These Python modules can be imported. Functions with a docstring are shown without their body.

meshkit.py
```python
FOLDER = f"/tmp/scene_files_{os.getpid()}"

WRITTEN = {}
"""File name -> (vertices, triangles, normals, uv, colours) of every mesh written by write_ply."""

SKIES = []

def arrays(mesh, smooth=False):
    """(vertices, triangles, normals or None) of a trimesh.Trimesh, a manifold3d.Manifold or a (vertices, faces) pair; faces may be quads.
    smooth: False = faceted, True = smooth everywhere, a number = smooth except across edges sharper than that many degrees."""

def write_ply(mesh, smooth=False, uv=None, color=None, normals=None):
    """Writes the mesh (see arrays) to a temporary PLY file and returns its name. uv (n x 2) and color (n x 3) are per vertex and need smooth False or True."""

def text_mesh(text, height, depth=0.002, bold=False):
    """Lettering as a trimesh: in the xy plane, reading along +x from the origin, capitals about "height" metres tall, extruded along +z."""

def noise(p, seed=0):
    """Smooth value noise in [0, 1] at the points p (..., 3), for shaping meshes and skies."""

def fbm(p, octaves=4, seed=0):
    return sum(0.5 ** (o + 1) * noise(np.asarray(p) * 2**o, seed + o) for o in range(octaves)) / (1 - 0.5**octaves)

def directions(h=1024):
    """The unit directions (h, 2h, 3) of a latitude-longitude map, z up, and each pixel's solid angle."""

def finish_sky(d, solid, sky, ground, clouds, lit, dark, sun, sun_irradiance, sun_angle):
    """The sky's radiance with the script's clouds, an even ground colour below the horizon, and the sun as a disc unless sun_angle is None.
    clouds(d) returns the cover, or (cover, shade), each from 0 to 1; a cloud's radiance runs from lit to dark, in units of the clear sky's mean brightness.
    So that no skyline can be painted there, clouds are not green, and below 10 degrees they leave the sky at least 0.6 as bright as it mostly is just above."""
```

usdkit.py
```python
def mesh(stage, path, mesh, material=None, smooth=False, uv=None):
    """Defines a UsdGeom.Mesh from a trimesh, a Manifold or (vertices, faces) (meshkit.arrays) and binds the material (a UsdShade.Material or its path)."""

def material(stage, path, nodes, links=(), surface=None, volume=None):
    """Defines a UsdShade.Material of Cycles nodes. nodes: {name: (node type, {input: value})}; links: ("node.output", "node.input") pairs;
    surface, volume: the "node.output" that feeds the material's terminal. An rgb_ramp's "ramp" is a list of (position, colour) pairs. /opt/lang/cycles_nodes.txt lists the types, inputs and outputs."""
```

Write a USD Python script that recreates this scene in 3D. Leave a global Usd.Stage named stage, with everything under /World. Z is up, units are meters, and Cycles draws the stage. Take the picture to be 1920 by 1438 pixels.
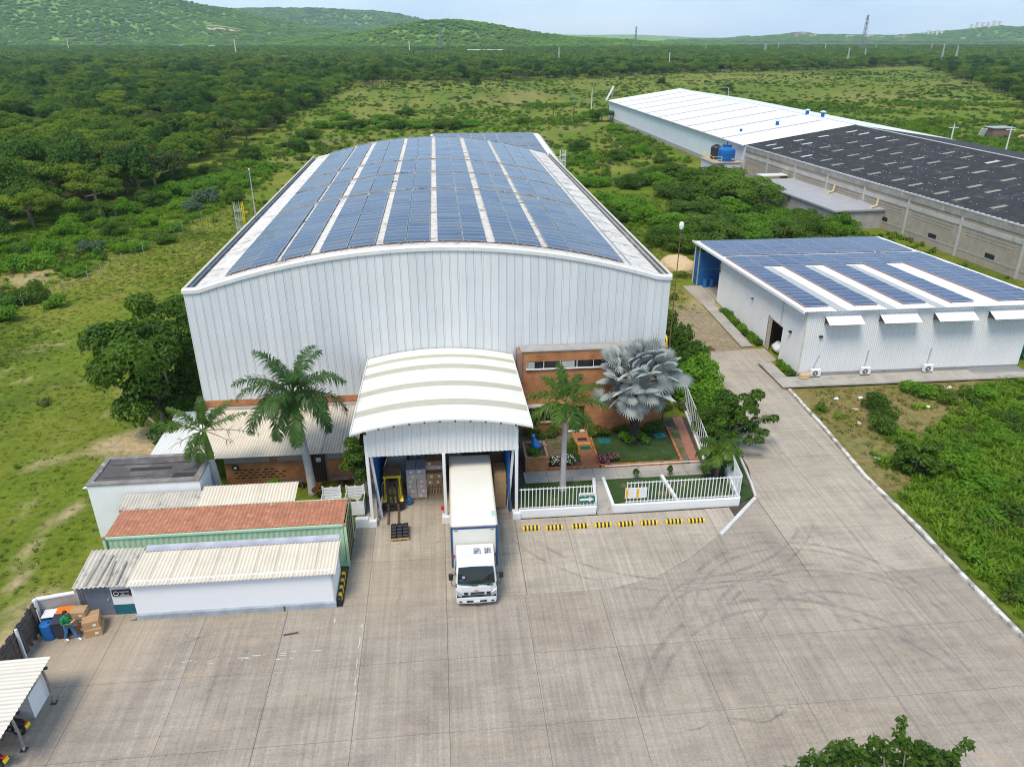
import math, random
import numpy as np, trimesh, usdkit, meshkit
from pxr import Usd, UsdGeom, UsdLux, UsdShade, Gf, Sdf, Vt

stage = Usd.Stage.CreateInMemory()
UsdGeom.SetStageUpAxis(stage, 'Z'); UsdGeom.SetStageMetersPerUnit(stage, 1.0)
stage.SetDefaultPrim(UsdGeom.Xform.Define(stage, '/World').GetPrim())
# ------------------------------------------------------------------ camera, sky, sun, exposure
CAM = np.array([0.0, 0.0, 26.0]); FPX = 1400.0
PITCH = math.atan(651 / FPX); HEAD = math.atan(149 * math.cos(PITCH) / FPX)
FWD = np.array([math.sin(HEAD) * math.cos(PITCH), math.cos(HEAD) * math.cos(PITCH), -math.sin(PITCH)])
RGT = np.array([math.cos(HEAD), -math.sin(HEAD), 0.0]); UPV = np.cross(RGT, FWD)
cam = UsdGeom.Camera.Define(stage, '/World/camera')
cam.CreateHorizontalApertureAttr(36.0); cam.CreateVerticalApertureAttr(36.0 * 766 / 1024)
cam.CreateFocalLengthAttr(36.0 * FPX / 1920); cam.CreateClippingRangeAttr(Gf.Vec2f(0.5, 60000))
cam.CreateExposureAttr(0.90)
cam.AddTransformOp().Set(Gf.Matrix4d(*RGT, 0, *UPV, 0, *(-FWD), 0, *CAM, 1))
SUN = np.array([-0.42, -0.62, 0.0]); ELEV = math.radians(60)
SUN = np.array([*(SUN[:2] / np.linalg.norm(SUN[:2]) * math.cos(ELEV)), math.sin(ELEV)])
ROT = math.atan2(SUN[0], SUN[1])
usdkit.material(stage, '/World/Looks/sky_look', {
    'sky': ('sky_texture', {'sky_type': 'single_scattering', 'sun_disc': False, 'sun_elevation': ELEV, 'sun_rotation': ROT, 'aerosol_density': 0.5}),
    'tc': ('texture_coordinate', {}), 'map': ('mapping', {'scale': (1.6, 1.6, 4.0)}),
    'n': ('noise_texture', {'scale': 1.5, 'detail': 5.0, 'roughness': 0.55}),
    'r': ('map_range', {'from_min': 0.3, 'from_max': 0.62, 'to_min': 0.55, 'to_max': 0.88, 'clamp': True}),
    'mix': ('mix_color', {'b': (2.05, 2.8, 3.75)}),
    'bg': ('background_shader', {'strength': 0.142})},
    [('tc.generated', 'map.vector'), ('map.vector', 'n.vector'), ('n.fac', 'r.value'), ('r.result', 'mix.fac'), ('sky.color', 'mix.a'), ('mix.result', 'bg.color')],
    surface='bg.background')
dome = UsdLux.DomeLight.Define(stage, '/World/sky')
UsdShade.MaterialBindingAPI.Apply(dome.GetPrim()).Bind(UsdShade.Material.Get(stage, '/World/Looks/sky_look'))
dome.GetPrim().SetCustomDataByKey('kind', 'structure')
sun = UsdLux.DistantLight.Define(stage, '/World/sun')
sun.CreateNormalizeAttr(True); sun.CreateIntensityAttr(0.48); sun.CreateAngleAttr(20.0); sun.CreateColorAttr(Gf.Vec3f(1.0, 0.91, 0.77))
z_ = SUN; x_ = np.cross([0, 0, 1.0], z_); x_ /= np.linalg.norm(x_); y_ = np.cross(z_, x_)
sun.AddTransformOp().Set(Gf.Matrix4d(*x_, 0, *y_, 0, *z_, 0, 0, 0, 300, 1))

# ------------------------------------------------------------------ prims
taken = {}
def path_of(name, parent=None):
    base = (str(parent.GetPath()) if parent else '/World') + '/' + name
    k = taken.get(base, 0); taken[base] = k + 1
    return base if k == 0 else '%s_%03d' % (base, k)
def tag(p, label=None, cat=None, group=None, kind=None):
    p = p.GetPrim() if hasattr(p, 'GetPrim') else p
    for k, v in (('label', label), ('category', cat), ('group', group), ('kind', kind)):
        if v: p.SetCustomDataByKey(k, v)
    return p
def thing(name, label, cat, loc=(0, 0, 0), rotz=0.0, scale=None, group=None, ref=None):
    x = UsdGeom.Xform.Define(stage, path_of(name)); p = x.GetPrim()
    if ref is not None: p.GetReferences().AddInternalReference(ref.GetPath())
    def op(n, f):
        a = p.GetAttribute('xformOp:' + n)
        return UsdGeom.XformOp(a) if a else f()
    T = op('translate', x.AddTranslateOp); R = op('rotateZ', x.AddRotateZOp); S = op('scale', x.AddScaleOp)
    T.Set(Gf.Vec3d(*map(float, loc))); R.Set(float(math.degrees(rotz)))
    s = (1, 1, 1) if scale is None else ((scale,) * 3 if np.ndim(scale) == 0 else scale); S.Set(Gf.Vec3f(*map(float, s)))
    tag(p, label, cat, group)
    if ref is not None: p.SetInstanceable(True)
    return p
def obj(name, mesh, mat, parent=None, smooth=False, uv=None, label=None, cat=None, group=None, kind=None):
    if isinstance(mesh, MB): mesh = mesh.data()
    m = usdkit.mesh(stage, path_of(name, parent), mesh, mat, smooth=smooth, uv=uv)
    m.CreateDoubleSidedAttr(True)
    return tag(m, label, cat, group, kind)
def part(parent, name, mesh, mat, smooth=False, label=None, uv=None, kind=None):
    return obj(name, mesh, mat, parent, smooth, uv, label, kind=kind)
def struct(name, mesh, mat, smooth=False, kind='structure'):
    return obj(name, mesh, mat, None, smooth, kind=kind)
def copy(src, loc, rotz=0.0, scale=None, label=None, group=None, name=None):
    cd = src.GetCustomData()
    return thing(name or src.GetName().rstrip('0123456789').rstrip('_'), label or cd.get('label'), cd.get('category'), loc, rotz, scale, group or cd.get('group'), ref=src)

# ------------------------------------------------------------------ mesh builder
class MB:
    def __init__(s): s.v, s.f, s.n = [], [], 0
    def add(s, v, f):
        v = np.asarray(v, float).reshape(-1, 3); f = np.asarray(f, int)
        if f.shape[1] == 4: f = np.vstack([f[:, [0, 1, 2]], f[:, [0, 2, 3]]])
        s.v.append(v); s.f.append(f + s.n); s.n += len(v); return s
    def tm(s, m): return s.add(m.vertices, m.faces)
    def data(s): return np.vstack(s.v), np.vstack(s.f)
    def mesh(s): v, f = s.data(); return trimesh.Trimesh(v, f, process=False)
    def box(s, x0, x1, y0, y1, z0, z1, c=0.0):
        if x0 > x1: x0, x1 = x1, x0
        if y0 > y1: y0, y1 = y1, y0
        if z0 > z1: z0, z1 = z1, z0
        if c <= 0:
            v = [(x, y, z) for z in (z0, z1) for y in (y0, y1) for x in (x0, x1)]
            return s.add(v, [(0, 2, 3, 1), (4, 5, 7, 6), (0, 1, 5, 4), (2, 6, 7, 3), (0, 4, 6, 2), (1, 3, 7, 5)])
        c = min(c, (x1 - x0) * .49, (y1 - y0) * .49, (z1 - z0) * .49)
        P = []
        for sx in (0, 1):
            for sy in (0, 1):
                for sz in (0, 1):
                    X = x1 if sx else x0; Y = y1 if sy else y0; Z = z1 if sz else z0
                    dx = -c if sx else c; dy = -c if sy else c; dz = -c if sz else c
                    P += [(X, Y + dy, Z + dz), (X + dx, Y, Z + dz), (X + dx, Y + dy, Z)]
        return s.tm(trimesh.convex.convex_hull(np.array(P)))
    def hull(s, pts): return s.tm(trimesh.convex.convex_hull(np.asarray(pts, float)))
    def obox(s, cen, size, rz=0.0, rx=0.0, ry=0.0, c=0.0):
        b = MB().box(-size[0] / 2, size[0] / 2, -size[1] / 2, size[1] / 2, -size[2] / 2, size[2] / 2, c)
        v, f = b.data(); R = rot(rz, rx, ry); return s.add(v @ R.T + np.asarray(cen, float), f)
    def beam(s, a, b, w, h=None, up=(0, 0, 1)):
        a, b = np.asarray(a, float), np.asarray(b, float); d = b - a; L = np.linalg.norm(d); d /= L; h = h or w
        u = np.asarray(up, float)
        if abs(d @ u) > .98: u = np.array([1.0, 0, 0])
        r = np.cross(d, u); r /= np.linalg.norm(r); u = np.cross(r, d)
        v = [p + r * sx * w / 2 + u * sz * h / 2 for p in (a, b) for sx, sz in ((-1, -1), (1, -1), (1, 1), (-1, 1))]
        return s.add(v, [(0, 3, 2, 1), (4, 5, 6, 7), (0, 1, 5, 4), (1, 2, 6, 5), (2, 3, 7, 6), (3, 0, 4, 7)])
    def tube(s, pts, r, n=8, cap=True):
        P = np.asarray(pts, float); k = len(P); r = np.broadcast_to(np.asarray(r, float), (k,))
        T = np.gradient(P, axis=0); T /= np.maximum(np.linalg.norm(T, axis=1, keepdims=True), 1e-9)
        u = np.array([0, 0, 1.0]) if abs(T[0][2]) < .9 else np.array([1.0, 0, 0])
        rings = []
        for i in range(k):
            u = u - T[i] * (u @ T[i]); u /= np.linalg.norm(u); w = np.cross(T[i], u)
            a = np.arange(n) * 2 * np.pi / n
            rings.append(P[i] + r[i] * (np.cos(a)[:, None] * u + np.sin(a)[:, None] * w))
        v = np.vstack(rings); i, j = np.meshgrid(np.arange(k - 1), np.arange(n), indexing='ij')
        q = np.stack([i * n + j, i * n + (j + 1) % n, (i + 1) * n + (j + 1) % n, (i + 1) * n + j], -1).reshape(-1, 4)
        f = np.vstack([q[:, [0, 1, 2]], q[:, [0, 2, 3]]])
        if cap:
            v = np.vstack([v, P[0], P[-1]]); b = np.arange(n); e = (k - 1) * n
            f = np.vstack([f, np.stack([np.full(n, k * n), (b + 1) % n, b], 1), np.stack([np.full(n, k * n + 1), e + b, e + (b + 1) % n], 1)])
        return s.add(v, f)
    def lathe(s, prof, cen=(0, 0, 0), n=20, axis='z'):
        pr = np.asarray(prof, float); a = np.arange(n) * 2 * np.pi / n; k = len(pr)
        v = np.stack([pr[:, None, 0] * np.cos(a), pr[:, None, 0] * np.sin(a), np.repeat(pr[:, 1:2], n, 1)], -1).reshape(-1, 3)
        if axis == 'x': v = v[:, [2, 0, 1]]
        if axis == 'y': v = v[:, [1, 2, 0]]
        i, j = np.meshgrid(np.arange(k - 1), np.arange(n), indexing='ij')
        q = np.stack([i * n + j, i * n + (j + 1) % n, (i + 1) * n + (j + 1) % n, (i + 1) * n + j], -1).reshape(-1, 4)
        return s.add(v + np.asarray(cen, float), q)
    def sheet(s, P, t):
        """closed slab: grid P (nu,nv,3) and its copy moved by the vector t"""
        P = np.asarray(P, float); nu, nv = P.shape[:2]; A = P.reshape(-1, 3); N = nu * nv
        i, j = np.meshgrid(np.arange(nu - 1), np.arange(nv - 1), indexing='ij')
        q = np.stack([i * nv + j, (i + 1) * nv + j, (i + 1) * nv + j + 1, i * nv + j + 1], -1).reshape(-1, 4)
        rim = np.concatenate([np.arange(nv), (np.arange(1, nu)) * nv + nv - 1, (nu - 1) * nv + np.arange(nv - 2, -1, -1), np.arange(nu - 2, 0, -1) * nv])
        nx = np.roll(rim, -1)
        return s.add(np.vstack([A, A + np.asarray(t, float)]), np.vstack([q, q[:, ::-1] + N, np.stack([rim, rim + N, nx + N, nx], 1)]))
    def poly(s, pts, z0, z1, axis='z'):
        """convex or simple polygon pts (a,b) extruded along axis from z0 to z1"""
        from shapely.geometry import Polygon
        m = trimesh.creation.extrude_polygon(Polygon(pts), z1 - z0, engine='earcut'); v = np.array(m.vertices); v[:, 2] += z0
        if axis == 'x': v = v[:, [2, 0, 1]]
        if axis == 'y': v = v[:, [0, 2, 1]]
        return s.add(v, m.faces if axis != 'y' else m.faces[:, ::-1])
    def move(s, loc=(0, 0, 0), rz=0.0, sc=1.0):
        v, f = s.data(); s.v = [v * sc @ rot(rz).T + np.asarray(loc, float)]; s.f = [f]; return s
def rot(rz=0.0, rx=0.0, ry=0.0):
    c, s_ = math.cos(rz), math.sin(rz); A = np.array([[c, -s_, 0], [s_, c, 0], [0, 0, 1]])
    c, s_ = math.cos(rx), math.sin(rx); B = np.array([[1, 0, 0], [0, c, -s_], [0, s_, c]])
    c, s_ = math.cos(ry), math.sin(ry); C = np.array([[c, 0, s_], [0, 1, 0], [-s_, 0, c]])
    return A @ B @ C
def B(*a, **k): return MB().box(*a, **k)
def corrugated(p0, u, v, lu, lv, pitch=.2, amp=.03, steps=6, t=.012, sag=0.0, seed=0, nv=2):
    """sheet from corner p0: u = unit vector across the waves, v = unit vector along them"""
    p0, u, v = (np.asarray(a, float) for a in (p0, u, v)); n = np.cross(u, v); n /= np.linalg.norm(n)
    if n[2] < 0: n = -n
    k = max(2, int(lu / pitch * steps) + 1); a = np.linspace(0, lu, k); b = np.linspace(0, lv, nv)
    w = amp * np.cos(a / pitch * 2 * np.pi)
    P = p0 + a[:, None, None] * u + b[None, :, None] * v + (w[:, None, None] + 0 * b[None, :, None]) * n
    return MB().sheet(P, -n * t)

# ------------------------------------------------------------------ materials
LOOK = {}
def M(name, col, rough=.6, var=.12, scale=1.5, bump=0.0, bscale=40.0, metallic=0.0, spec=.4, stain=None, streak=None, coat=0.0, detail=5.0, emit=None):
    """a painted or mineral surface: base colour with two scales of noise, optional stains (colour, scale, from, to) and streaks (colour, (sx,sy,sz), from, to)"""
    if name in LOOK: return LOOK[name]
    col = np.asarray(col, float)
    N = {'g': ('geometry', {}), 'n': ('noise_texture', {'scale': scale, 'detail': detail, 'roughness': .6}),
         'r': ('rgb_ramp', {'ramp': [(.28, tuple(np.clip(col * (1 - var), 0, 1))), (.72, tuple(np.clip(col * (1 + var), 0, 1)))]}),
         'p': ('principled_bsdf', {'roughness': rough, 'metallic': metallic, 'specular_ior_level': spec, 'coat_weight': coat})}
    L = [('g.position', 'n.vector'), ('n.fac', 'r.fac')]; last = 'r.color'
    for i, st in enumerate([x for x in (stain if isinstance(stain, list) else [stain]) if x]):
        a, b, c = 'sn%d' % i, 'sr%d' % i, 'sm%d' % i
        N[a] = ('noise_texture', {'scale': st[1], 'detail': 6.0, 'roughness': .65}); N[b] = ('map_range', {'range_type': 'smoothstep', 'from_min': st[2], 'from_max': st[3], 'to_min': 0.0, 'to_max': st[4] if len(st) > 4 else 1.0, 'clamp': True})
        N[c] = ('mix_color', {'b': st[0]}); L += [('g.position', a + '.vector'), (a + '.fac', b + '.value'), (b + '.result', c + '.fac'), (last, c + '.a')]; last = c + '.result'
    for i, st in enumerate([x for x in (streak if isinstance(streak, list) else [streak]) if x]):
        m, a, b, c = 'km%d' % i, 'kn%d' % i, 'kr%d' % i, 'kx%d' % i
        N[m] = ('mapping', {'scale': st[1]}); N[a] = ('noise_texture', {'scale': 1.0, 'detail': 4.0, 'roughness': .6}); N[b] = ('map_range', {'range_type': 'smoothstep', 'from_min': st[2], 'from_max': st[3], 'to_min': 0.0, 'to_max': st[4] if len(st) > 4 else 1.0, 'clamp': True})
        N[c] = ('mix_color', {'b': st[0]}); L += [('g.position', m + '.vector'), (m + '.vector', a + '.vector'), (a + '.fac', b + '.value'), (b + '.result', c + '.fac'), (last, c + '.a')]; last = c + '.result'
    L.append((last, 'p.base_color'))
    if bump:
        N['bn'] = ('noise_texture', {'scale': bscale, 'detail': 3.0}); N['b'] = ('bump', {'strength': bump, 'distance': .02})
        L += [('g.position', 'bn.vector'), ('bn.fac', 'b.height'), ('b.normal', 'p.normal')]
    if emit: N['p'][1].update(emission_color=emit, emission_strength=1.0)
    LOOK[name] = usdkit.material(stage, '/World/Looks/' + name, N, L, surface='p.BSDF')
    return LOOK[name]
def foliage(name, dark, light, scale=.25, rough=.55, trans=.35, leafvar=.35):
    """leaf colour varies by leaf (island) and by place; some light passes through"""
    if name in LOOK: return LOOK[name]
    d, l = np.asarray(dark, float), np.asarray(light, float)
    N = {'g': ('geometry', {}), 'n': ('noise_texture', {'scale': scale, 'detail': 3.0, 'roughness': .6}),
         'm': ('math', {'math_type': 'multiply_add', 'value2': leafvar, 'value3': -leafvar / 2}), 'a': ('math', {'math_type': 'add'}),
         'r': ('rgb_ramp', {'ramp': [(.25, tuple(d)), (.5, tuple((d + l) / 2)), (.78, tuple(l))]}),
         'p': ('principled_bsdf', {'roughness': rough, 'specular_ior_level': .25}),
         't': ('translucent_bsdf', {}), 'x': ('mix_closure', {'fac': trans}),
         'h': ('hsv', {'saturation': 1.15, 'value': 1.5, 'hue': .485})}
    LOOK[name] = usdkit.material(stage, '/World/Looks/' + name, N, [('g.position', 'n.vector'), ('g.random_per_island', 'm.value1'), ('n.fac', 'a.value1'), ('m.value', 'a.value2'), ('a.value', 'r.fac'),
        ('r.color', 'p.base_color'), ('r.color', 'h.color'), ('h.color', 't.color'), ('p.BSDF', 'x.closure1'), ('t.BSDF', 'x.closure2')], surface='x.closure')
    return LOOK[name]
def brick(name, c1, c2, mortar, w=.25, h=.085, bump=.6):
    if name in LOOK: return LOOK[name]
    LOOK[name] = usdkit.material(stage, '/World/Looks/' + name, {
        'g': ('geometry', {}), 's': ('separate_xyz', {}), 'a': ('math', {'math_type': 'add'}), 'c': ('combine_xyz', {}),
        'b': ('brick_texture', {'scale': 1.0, 'brick_width': w, 'row_height': h, 'mortar_size': .008, 'mortar_smooth': .3, 'color1': c1, 'color2': c2, 'mortar': mortar, 'bias': -.1}),
        'n': ('noise_texture', {'scale': 1.2, 'detail': 5.0}), 'r': ('rgb_ramp', {'ramp': [(.3, (.72, .7, .68)), (.7, (1.1, 1.1, 1.1))]}),
        'm': ('mix_color', {'blend_type': 'multiply', 'fac': 1.0, 'use_clamp': False}), 'bu': ('bump', {'strength': bump, 'distance': .01, 'invert': True}), 'p': ('principled_bsdf', {'roughness': .85, 'specular_ior_level': .2})},
        [('g.position', 's.vector'), ('s.x', 'a.value1'), ('s.y', 'a.value2'), ('a.value', 'c.x'), ('s.z', 'c.y'), ('c.vector', 'b.vector'), ('g.position', 'n.vector'), ('n.fac', 'r.fac'),
         ('b.color', 'm.a'), ('r.color', 'm.b'), ('m.result', 'p.base_color'), ('b.fac', 'bu.height'), ('bu.normal', 'p.normal')], surface='p.BSDF')
    return LOOK[name]
WHITE = M('white_cladding', (.67, .67, .66), .45, .05, .6, stain=((.5, .5, .48), .35, .56, .8, .35), streak=((.52, .51, .47), (3.0, 3.0, .12), .58, .8, .45))
WHITE2 = M('white_cladding_cool', (.68, .68, .69), .4, .04, .5, streak=((.6, .6, .58), (2.5, 2.5, .15), .6, .82, .35))
TRIM = M('white_trim', (.64, .63, .61), .5, .08, 2.0, stain=((.35, .33, .29), 1.3, .6, .78, .5))
PAINT = M('white_paint', (.72, .72, .72), .5, .05, 1.0, stain=((.55, .53, .5), 2.0, .62, .8, .4))
CLEANWHITE = M('fresh_white_paint', (.74, .74, .77), .5, .02, .5)
ROOFWHITE = M('white_roof_sheet', (.70, .69, .665), .4, .05, .8, stain=((.45, .42, .38), 1.1, .58, .78, .5))
GREYROOF = M('weathered_roof_sheet', (.58, .555, .52), .55, .16, 1.2, stain=[((.16, .14, .13), 1.9, .55, .7, .8), ((.66, .64, .62), .7, .55, .7, .6)], streak=((.13, .12, .11), (.22, 5.0, 1.0), .57, .7, .75))
CREAM = M('cream_fibre_cement', (.66, .58, .47), .75, .10, 1.0, stain=((.38, .33, .27), 2.4, .6, .78, .5), bump=.15)
CREAMOLD = M('old_fibre_cement', (.52, .47, .40), .8, .15, 1.3, stain=((.2, .18, .16), 1.8, .54, .7, .7), bump=.2)
RUSTROOF = M('rusty_container_roof', (.40, .165, .095), .8, .22, 1.5, stain=[((.62, .42, .34), 3.0, .56, .72, .7), ((.22, .07, .03), 2.0, .6, .75, .7)], bump=.15)
GREEN = M('faded_green_paint', (.43, .60, .41), .55, .08, 1.2, stain=((.40, .24, .10), 2.2, .63, .78, .6))
GREENDK = M('dark_green_paint', (.16, .27, .13), .6, .15, 1.5, stain=((.12, .12, .05), 2.0, .55, .7, .7))
BLACK = M('black_paint', (.02, .02, .022), .5, .2, 3.0)
RUBBER = M('rubber', (.022, .022, .024), .8, .2, 6.0)
YELLOW = M('yellow_paint', (.72, .47, .02), .5, .10, 3.0, stain=((.3, .2, .05), 4.0, .62, .76, .6))
FORKYEL = M('forklift_yellow', (.80, .58, .03), .4, .06, 2.0)
BLUE = M('blue_paint', (.015, .11, .33), .5, .15, 1.5)
BLUEPLASTIC = M('blue_plastic', (.01, .12, .38), .35, .10, 2.0, spec=.5)
STEEL = M('galvanised_steel', (.46, .47, .48), .45, .10, 3.0, metallic=.4)
DARKSTEEL = M('dark_steel', (.06, .06, .065), .5, .2, 3.0, metallic=.3)
RUST = M('rusty_steel', (.14, .07, .04), .7, .25, 5.0)
CARD = M('cardboard', (.42, .26, .13), .85, .10, 3.0)
CARDDK = M('cardboard_dark', (.30, .19, .11), .85, .12, 3.0)
WOOD = M('old_wood', (.11, .085, .07), .85, .30, 4.0, bump=.2)
PALLET = M('pallet_wood', (.45, .31, .17), .85, .18, 5.0)
CONC = M('old_concrete', (.36, .33, .29), .9, .16, .8, bump=.25, stain=[((.14, .13, .115), .9, .56, .74, .7), ((.5, .46, .4), 1.7, .58, .75, .6)])
GREYPLASTER = M('grey_plaster', (.34, .32, .30), .9, .15, 1.1, bump=.2, stain=((.14, .13, .12), 1.2, .57, .75, .7))
BRICK = brick('orange_brick', (.50, .205, .075), (.40, .15, .05), (.42, .29, .2))
GLASSDK = M('dark_window_glass', (.012, .014, .016), .08, .2, 1.0, spec=.6)
GREYFRAME = M('light_metal_frame', (.62, .62, .6), .45, .06, 2.0)
BARK = M('grey_bark', (.20, .17, .14), .9, .25, 4.0, bump=.4)
PALMTRUNK = M('pale_palm_trunk', (.46, .43, .42), .85, .14, 2.2, bump=.2, stain=((.26, .23, .2), 3.0, .6, .75, .5))
PAINTRED = M('red_plastic', (.55, .02, .015), .4, .1, 2.0)
SAND = M('sand', (.55, .40, .23), .95, .14, 2.0, bump=.3)
def text(s, height, cen, rz, normal_tilt=None, bold=True, depth=.004):
    """lettering standing upright, reading along +x before rotation; cen = middle of the line"""
    m = meshkit.text_mesh(s, height, depth, bold); v = np.array(m.vertices); c = (v.min(0) + v.max(0)) / 2; v = v - [c[0], c[1], 0]
    v = np.stack([v[:, 0], -v[:, 2], v[:, 1]], -1)
    if normal_tilt is not None: v = v @ rot(0, normal_tilt).T
    return MB().add(v @ rot(rz).T + np.asarray(cen, float), m.faces)
# ------------------------------------------------------------------ ground, one sheet to the horizon
from shapely.geometry import Polygon, Point, LineString, box as sbox
from shapely import contains_xy, affinity
def fbm(x, y, s, seed=0, octv=4):
    return meshkit.fbm(np.stack([np.asarray(x, float) * s + 900, np.asarray(y, float) * s + 900, np.full(np.shape(x), seed * 7.3)], -1), octv, seed)
def sstep(a, b, x): t = np.clip((x - a) / (b - a), 0, 1); return t * t * (3 - 2 * t)
def seg_dist(x, y, pts):
    d = np.full(np.shape(x), 1e9)
    for (ax, ay), (bx, by) in zip(pts[:-1], pts[1:]):
        t = np.clip(((x - ax) * (bx - ax) + (y - ay) * (by - ay)) / max((bx - ax) ** 2 + (by - ay) ** 2, 1e-9), 0, 1)
        d = np.minimum(d, np.hypot(x - ax - t * (bx - ax), y - ay - t * (by - ay)))
    return d
def lines(parts):
    out = []
    for a, b, st in parts: out += list(np.arange(a, b, st))
    return np.array(out + [parts[-1][1]])
far = [40 * 1.17 ** i for i in range(1, 34)]
gx = np.concatenate([-120 - np.cumsum(far)[::-1], lines([(-120, -46, 1.6), (-46, 52, .7), (52, 150, 1.6)]), 150 + np.cumsum(far)])
gy = np.concatenate([lines([(-40, 18, 4), (18, 100, .7), (100, 300, 1.6)]), 300 + np.cumsum(far)])
gx = gx[np.abs(gx) < 9500]; gy = gy[gy < 9500]
X, Y = np.meshgrid(gx, gy, indexing='ij')
n1, n2, n3 = fbm(X, Y, .045, 1), fbm(X, Y, .22, 2), fbm(X, Y, .9, 3)
n4 = fbm(X, Y, .012, 4)
def lerp(c, d, t): return c + (np.asarray(d) - c) * t[..., None]
C = np.empty(X.shape + (3,)); C[:] = (.128, .172, .018)
C = lerp(C, (.21, .215, .030), sstep(.42, .65, .6 * n1 + .4 * n2))                 # yellower grass
C = lerp(C, (.23, .19, .07), sstep(.56, .72, .45 * n1 + .35 * n2 + .2 * n3 + .06) * .7)   # dry patches
C = lerp(C, (.05, .085, .014), sstep(.55, .7, fbm(X, Y, .11, 9)) * .6)
farfield = ((Y > 165) & (X > -44)).astype(float)
C = lerp(C, (.185, .20, .04), farfield * sstep(.5, .68, .7 * n4 + .3 * n1) * .7)
nf = fbm(X, Y, .16, 12); C = lerp(C, (.095, .16, .018), farfield * sstep(.5, .66, nf) * .75); C = lerp(C, (.25, .20, .085), farfield * sstep(.56, .7, fbm(X, Y, .075, 13)) * .4)
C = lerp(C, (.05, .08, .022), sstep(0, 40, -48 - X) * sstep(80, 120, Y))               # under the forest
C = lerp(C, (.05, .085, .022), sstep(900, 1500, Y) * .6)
dirt = np.maximum.reduce([
    1 - sstep(.0, .7, seg_dist(X, Y, [(-22.6, 41.2), (-23.4, 38.6), (-23.6, 35.9), (-22.7, 33), (-21.4, 29.9), (-20.9, 27), (-21, 22)]) + (n2 - .5) * 2.0 + (n3 - .5) + .25),
    1 - sstep(.5, 2.1, seg_dist(X, Y, [(-21.5, 49.5), (-20.5, 47.3), (-23.5, 48.2)]) + (n2 - .5) * 2.5),
    .6 * (1 - sstep(-.6, .7, seg_dist(X, Y, [(-24, 47.5), (-27.5, 46.4)]) + (n2 - .5) * 5.5 + (n3 - .5) * 1.5)),
    .6 * sstep(.60, .72, .55 * n3 + .45 * n2) * ((X < -16) & (X > -50) & (Y < 75)),
    .8 * (1 - sstep(.3, 1.8, seg_dist(X, Y, [(-20.8, 32), (-21.3, 20)]) + (n2 - .5) * 2.5)),
    .9 * (1 - sstep(.5, 3.5, np.hypot(X - 29.5, Y - 87) + (n2 - .5) * 5)),
    .55 * (1 - sstep(1, 5, np.hypot((X - 36.5) / 1.5, Y - 46.8) + (n2 - .5) * 7)),
    .7 * (1 - sstep(.5, 2.5, np.hypot((X - 43.5) / 1.6, Y - 51.2) + (n2 - .5) * 4)),
    .6 * (1 - sstep(.5, 2.0, np.hypot((X - 28.5) / .8, (Y - 42) / 3) + (n2 - .5) * 3)),
    .6 * sstep(.58, .70, .5 * n2 + .5 * n1) * ((np.abs(X) < 70) & (Y < 105))])
C = lerp(C, (.46, .35, .21), np.clip(dirt, 0, 1))
C = lerp(C, (.085, .075, .062), ((X > -20.2) & (X < 26.9) & (Y < 48.5) & (Y > 5) & ~((X < -5.7) & (Y > 30.4))).astype(float))
lotdry = contains_xy(Polygon([(27.4, 52.4), (43.5, 52.4), (39, 48.5), (35, 45.5), (31, 42), (29.0, 38), (27.2, 38)]).buffer(.6), X, Y) * sstep(.3, .55, .5 * n2 + .5 * n3)
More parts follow.
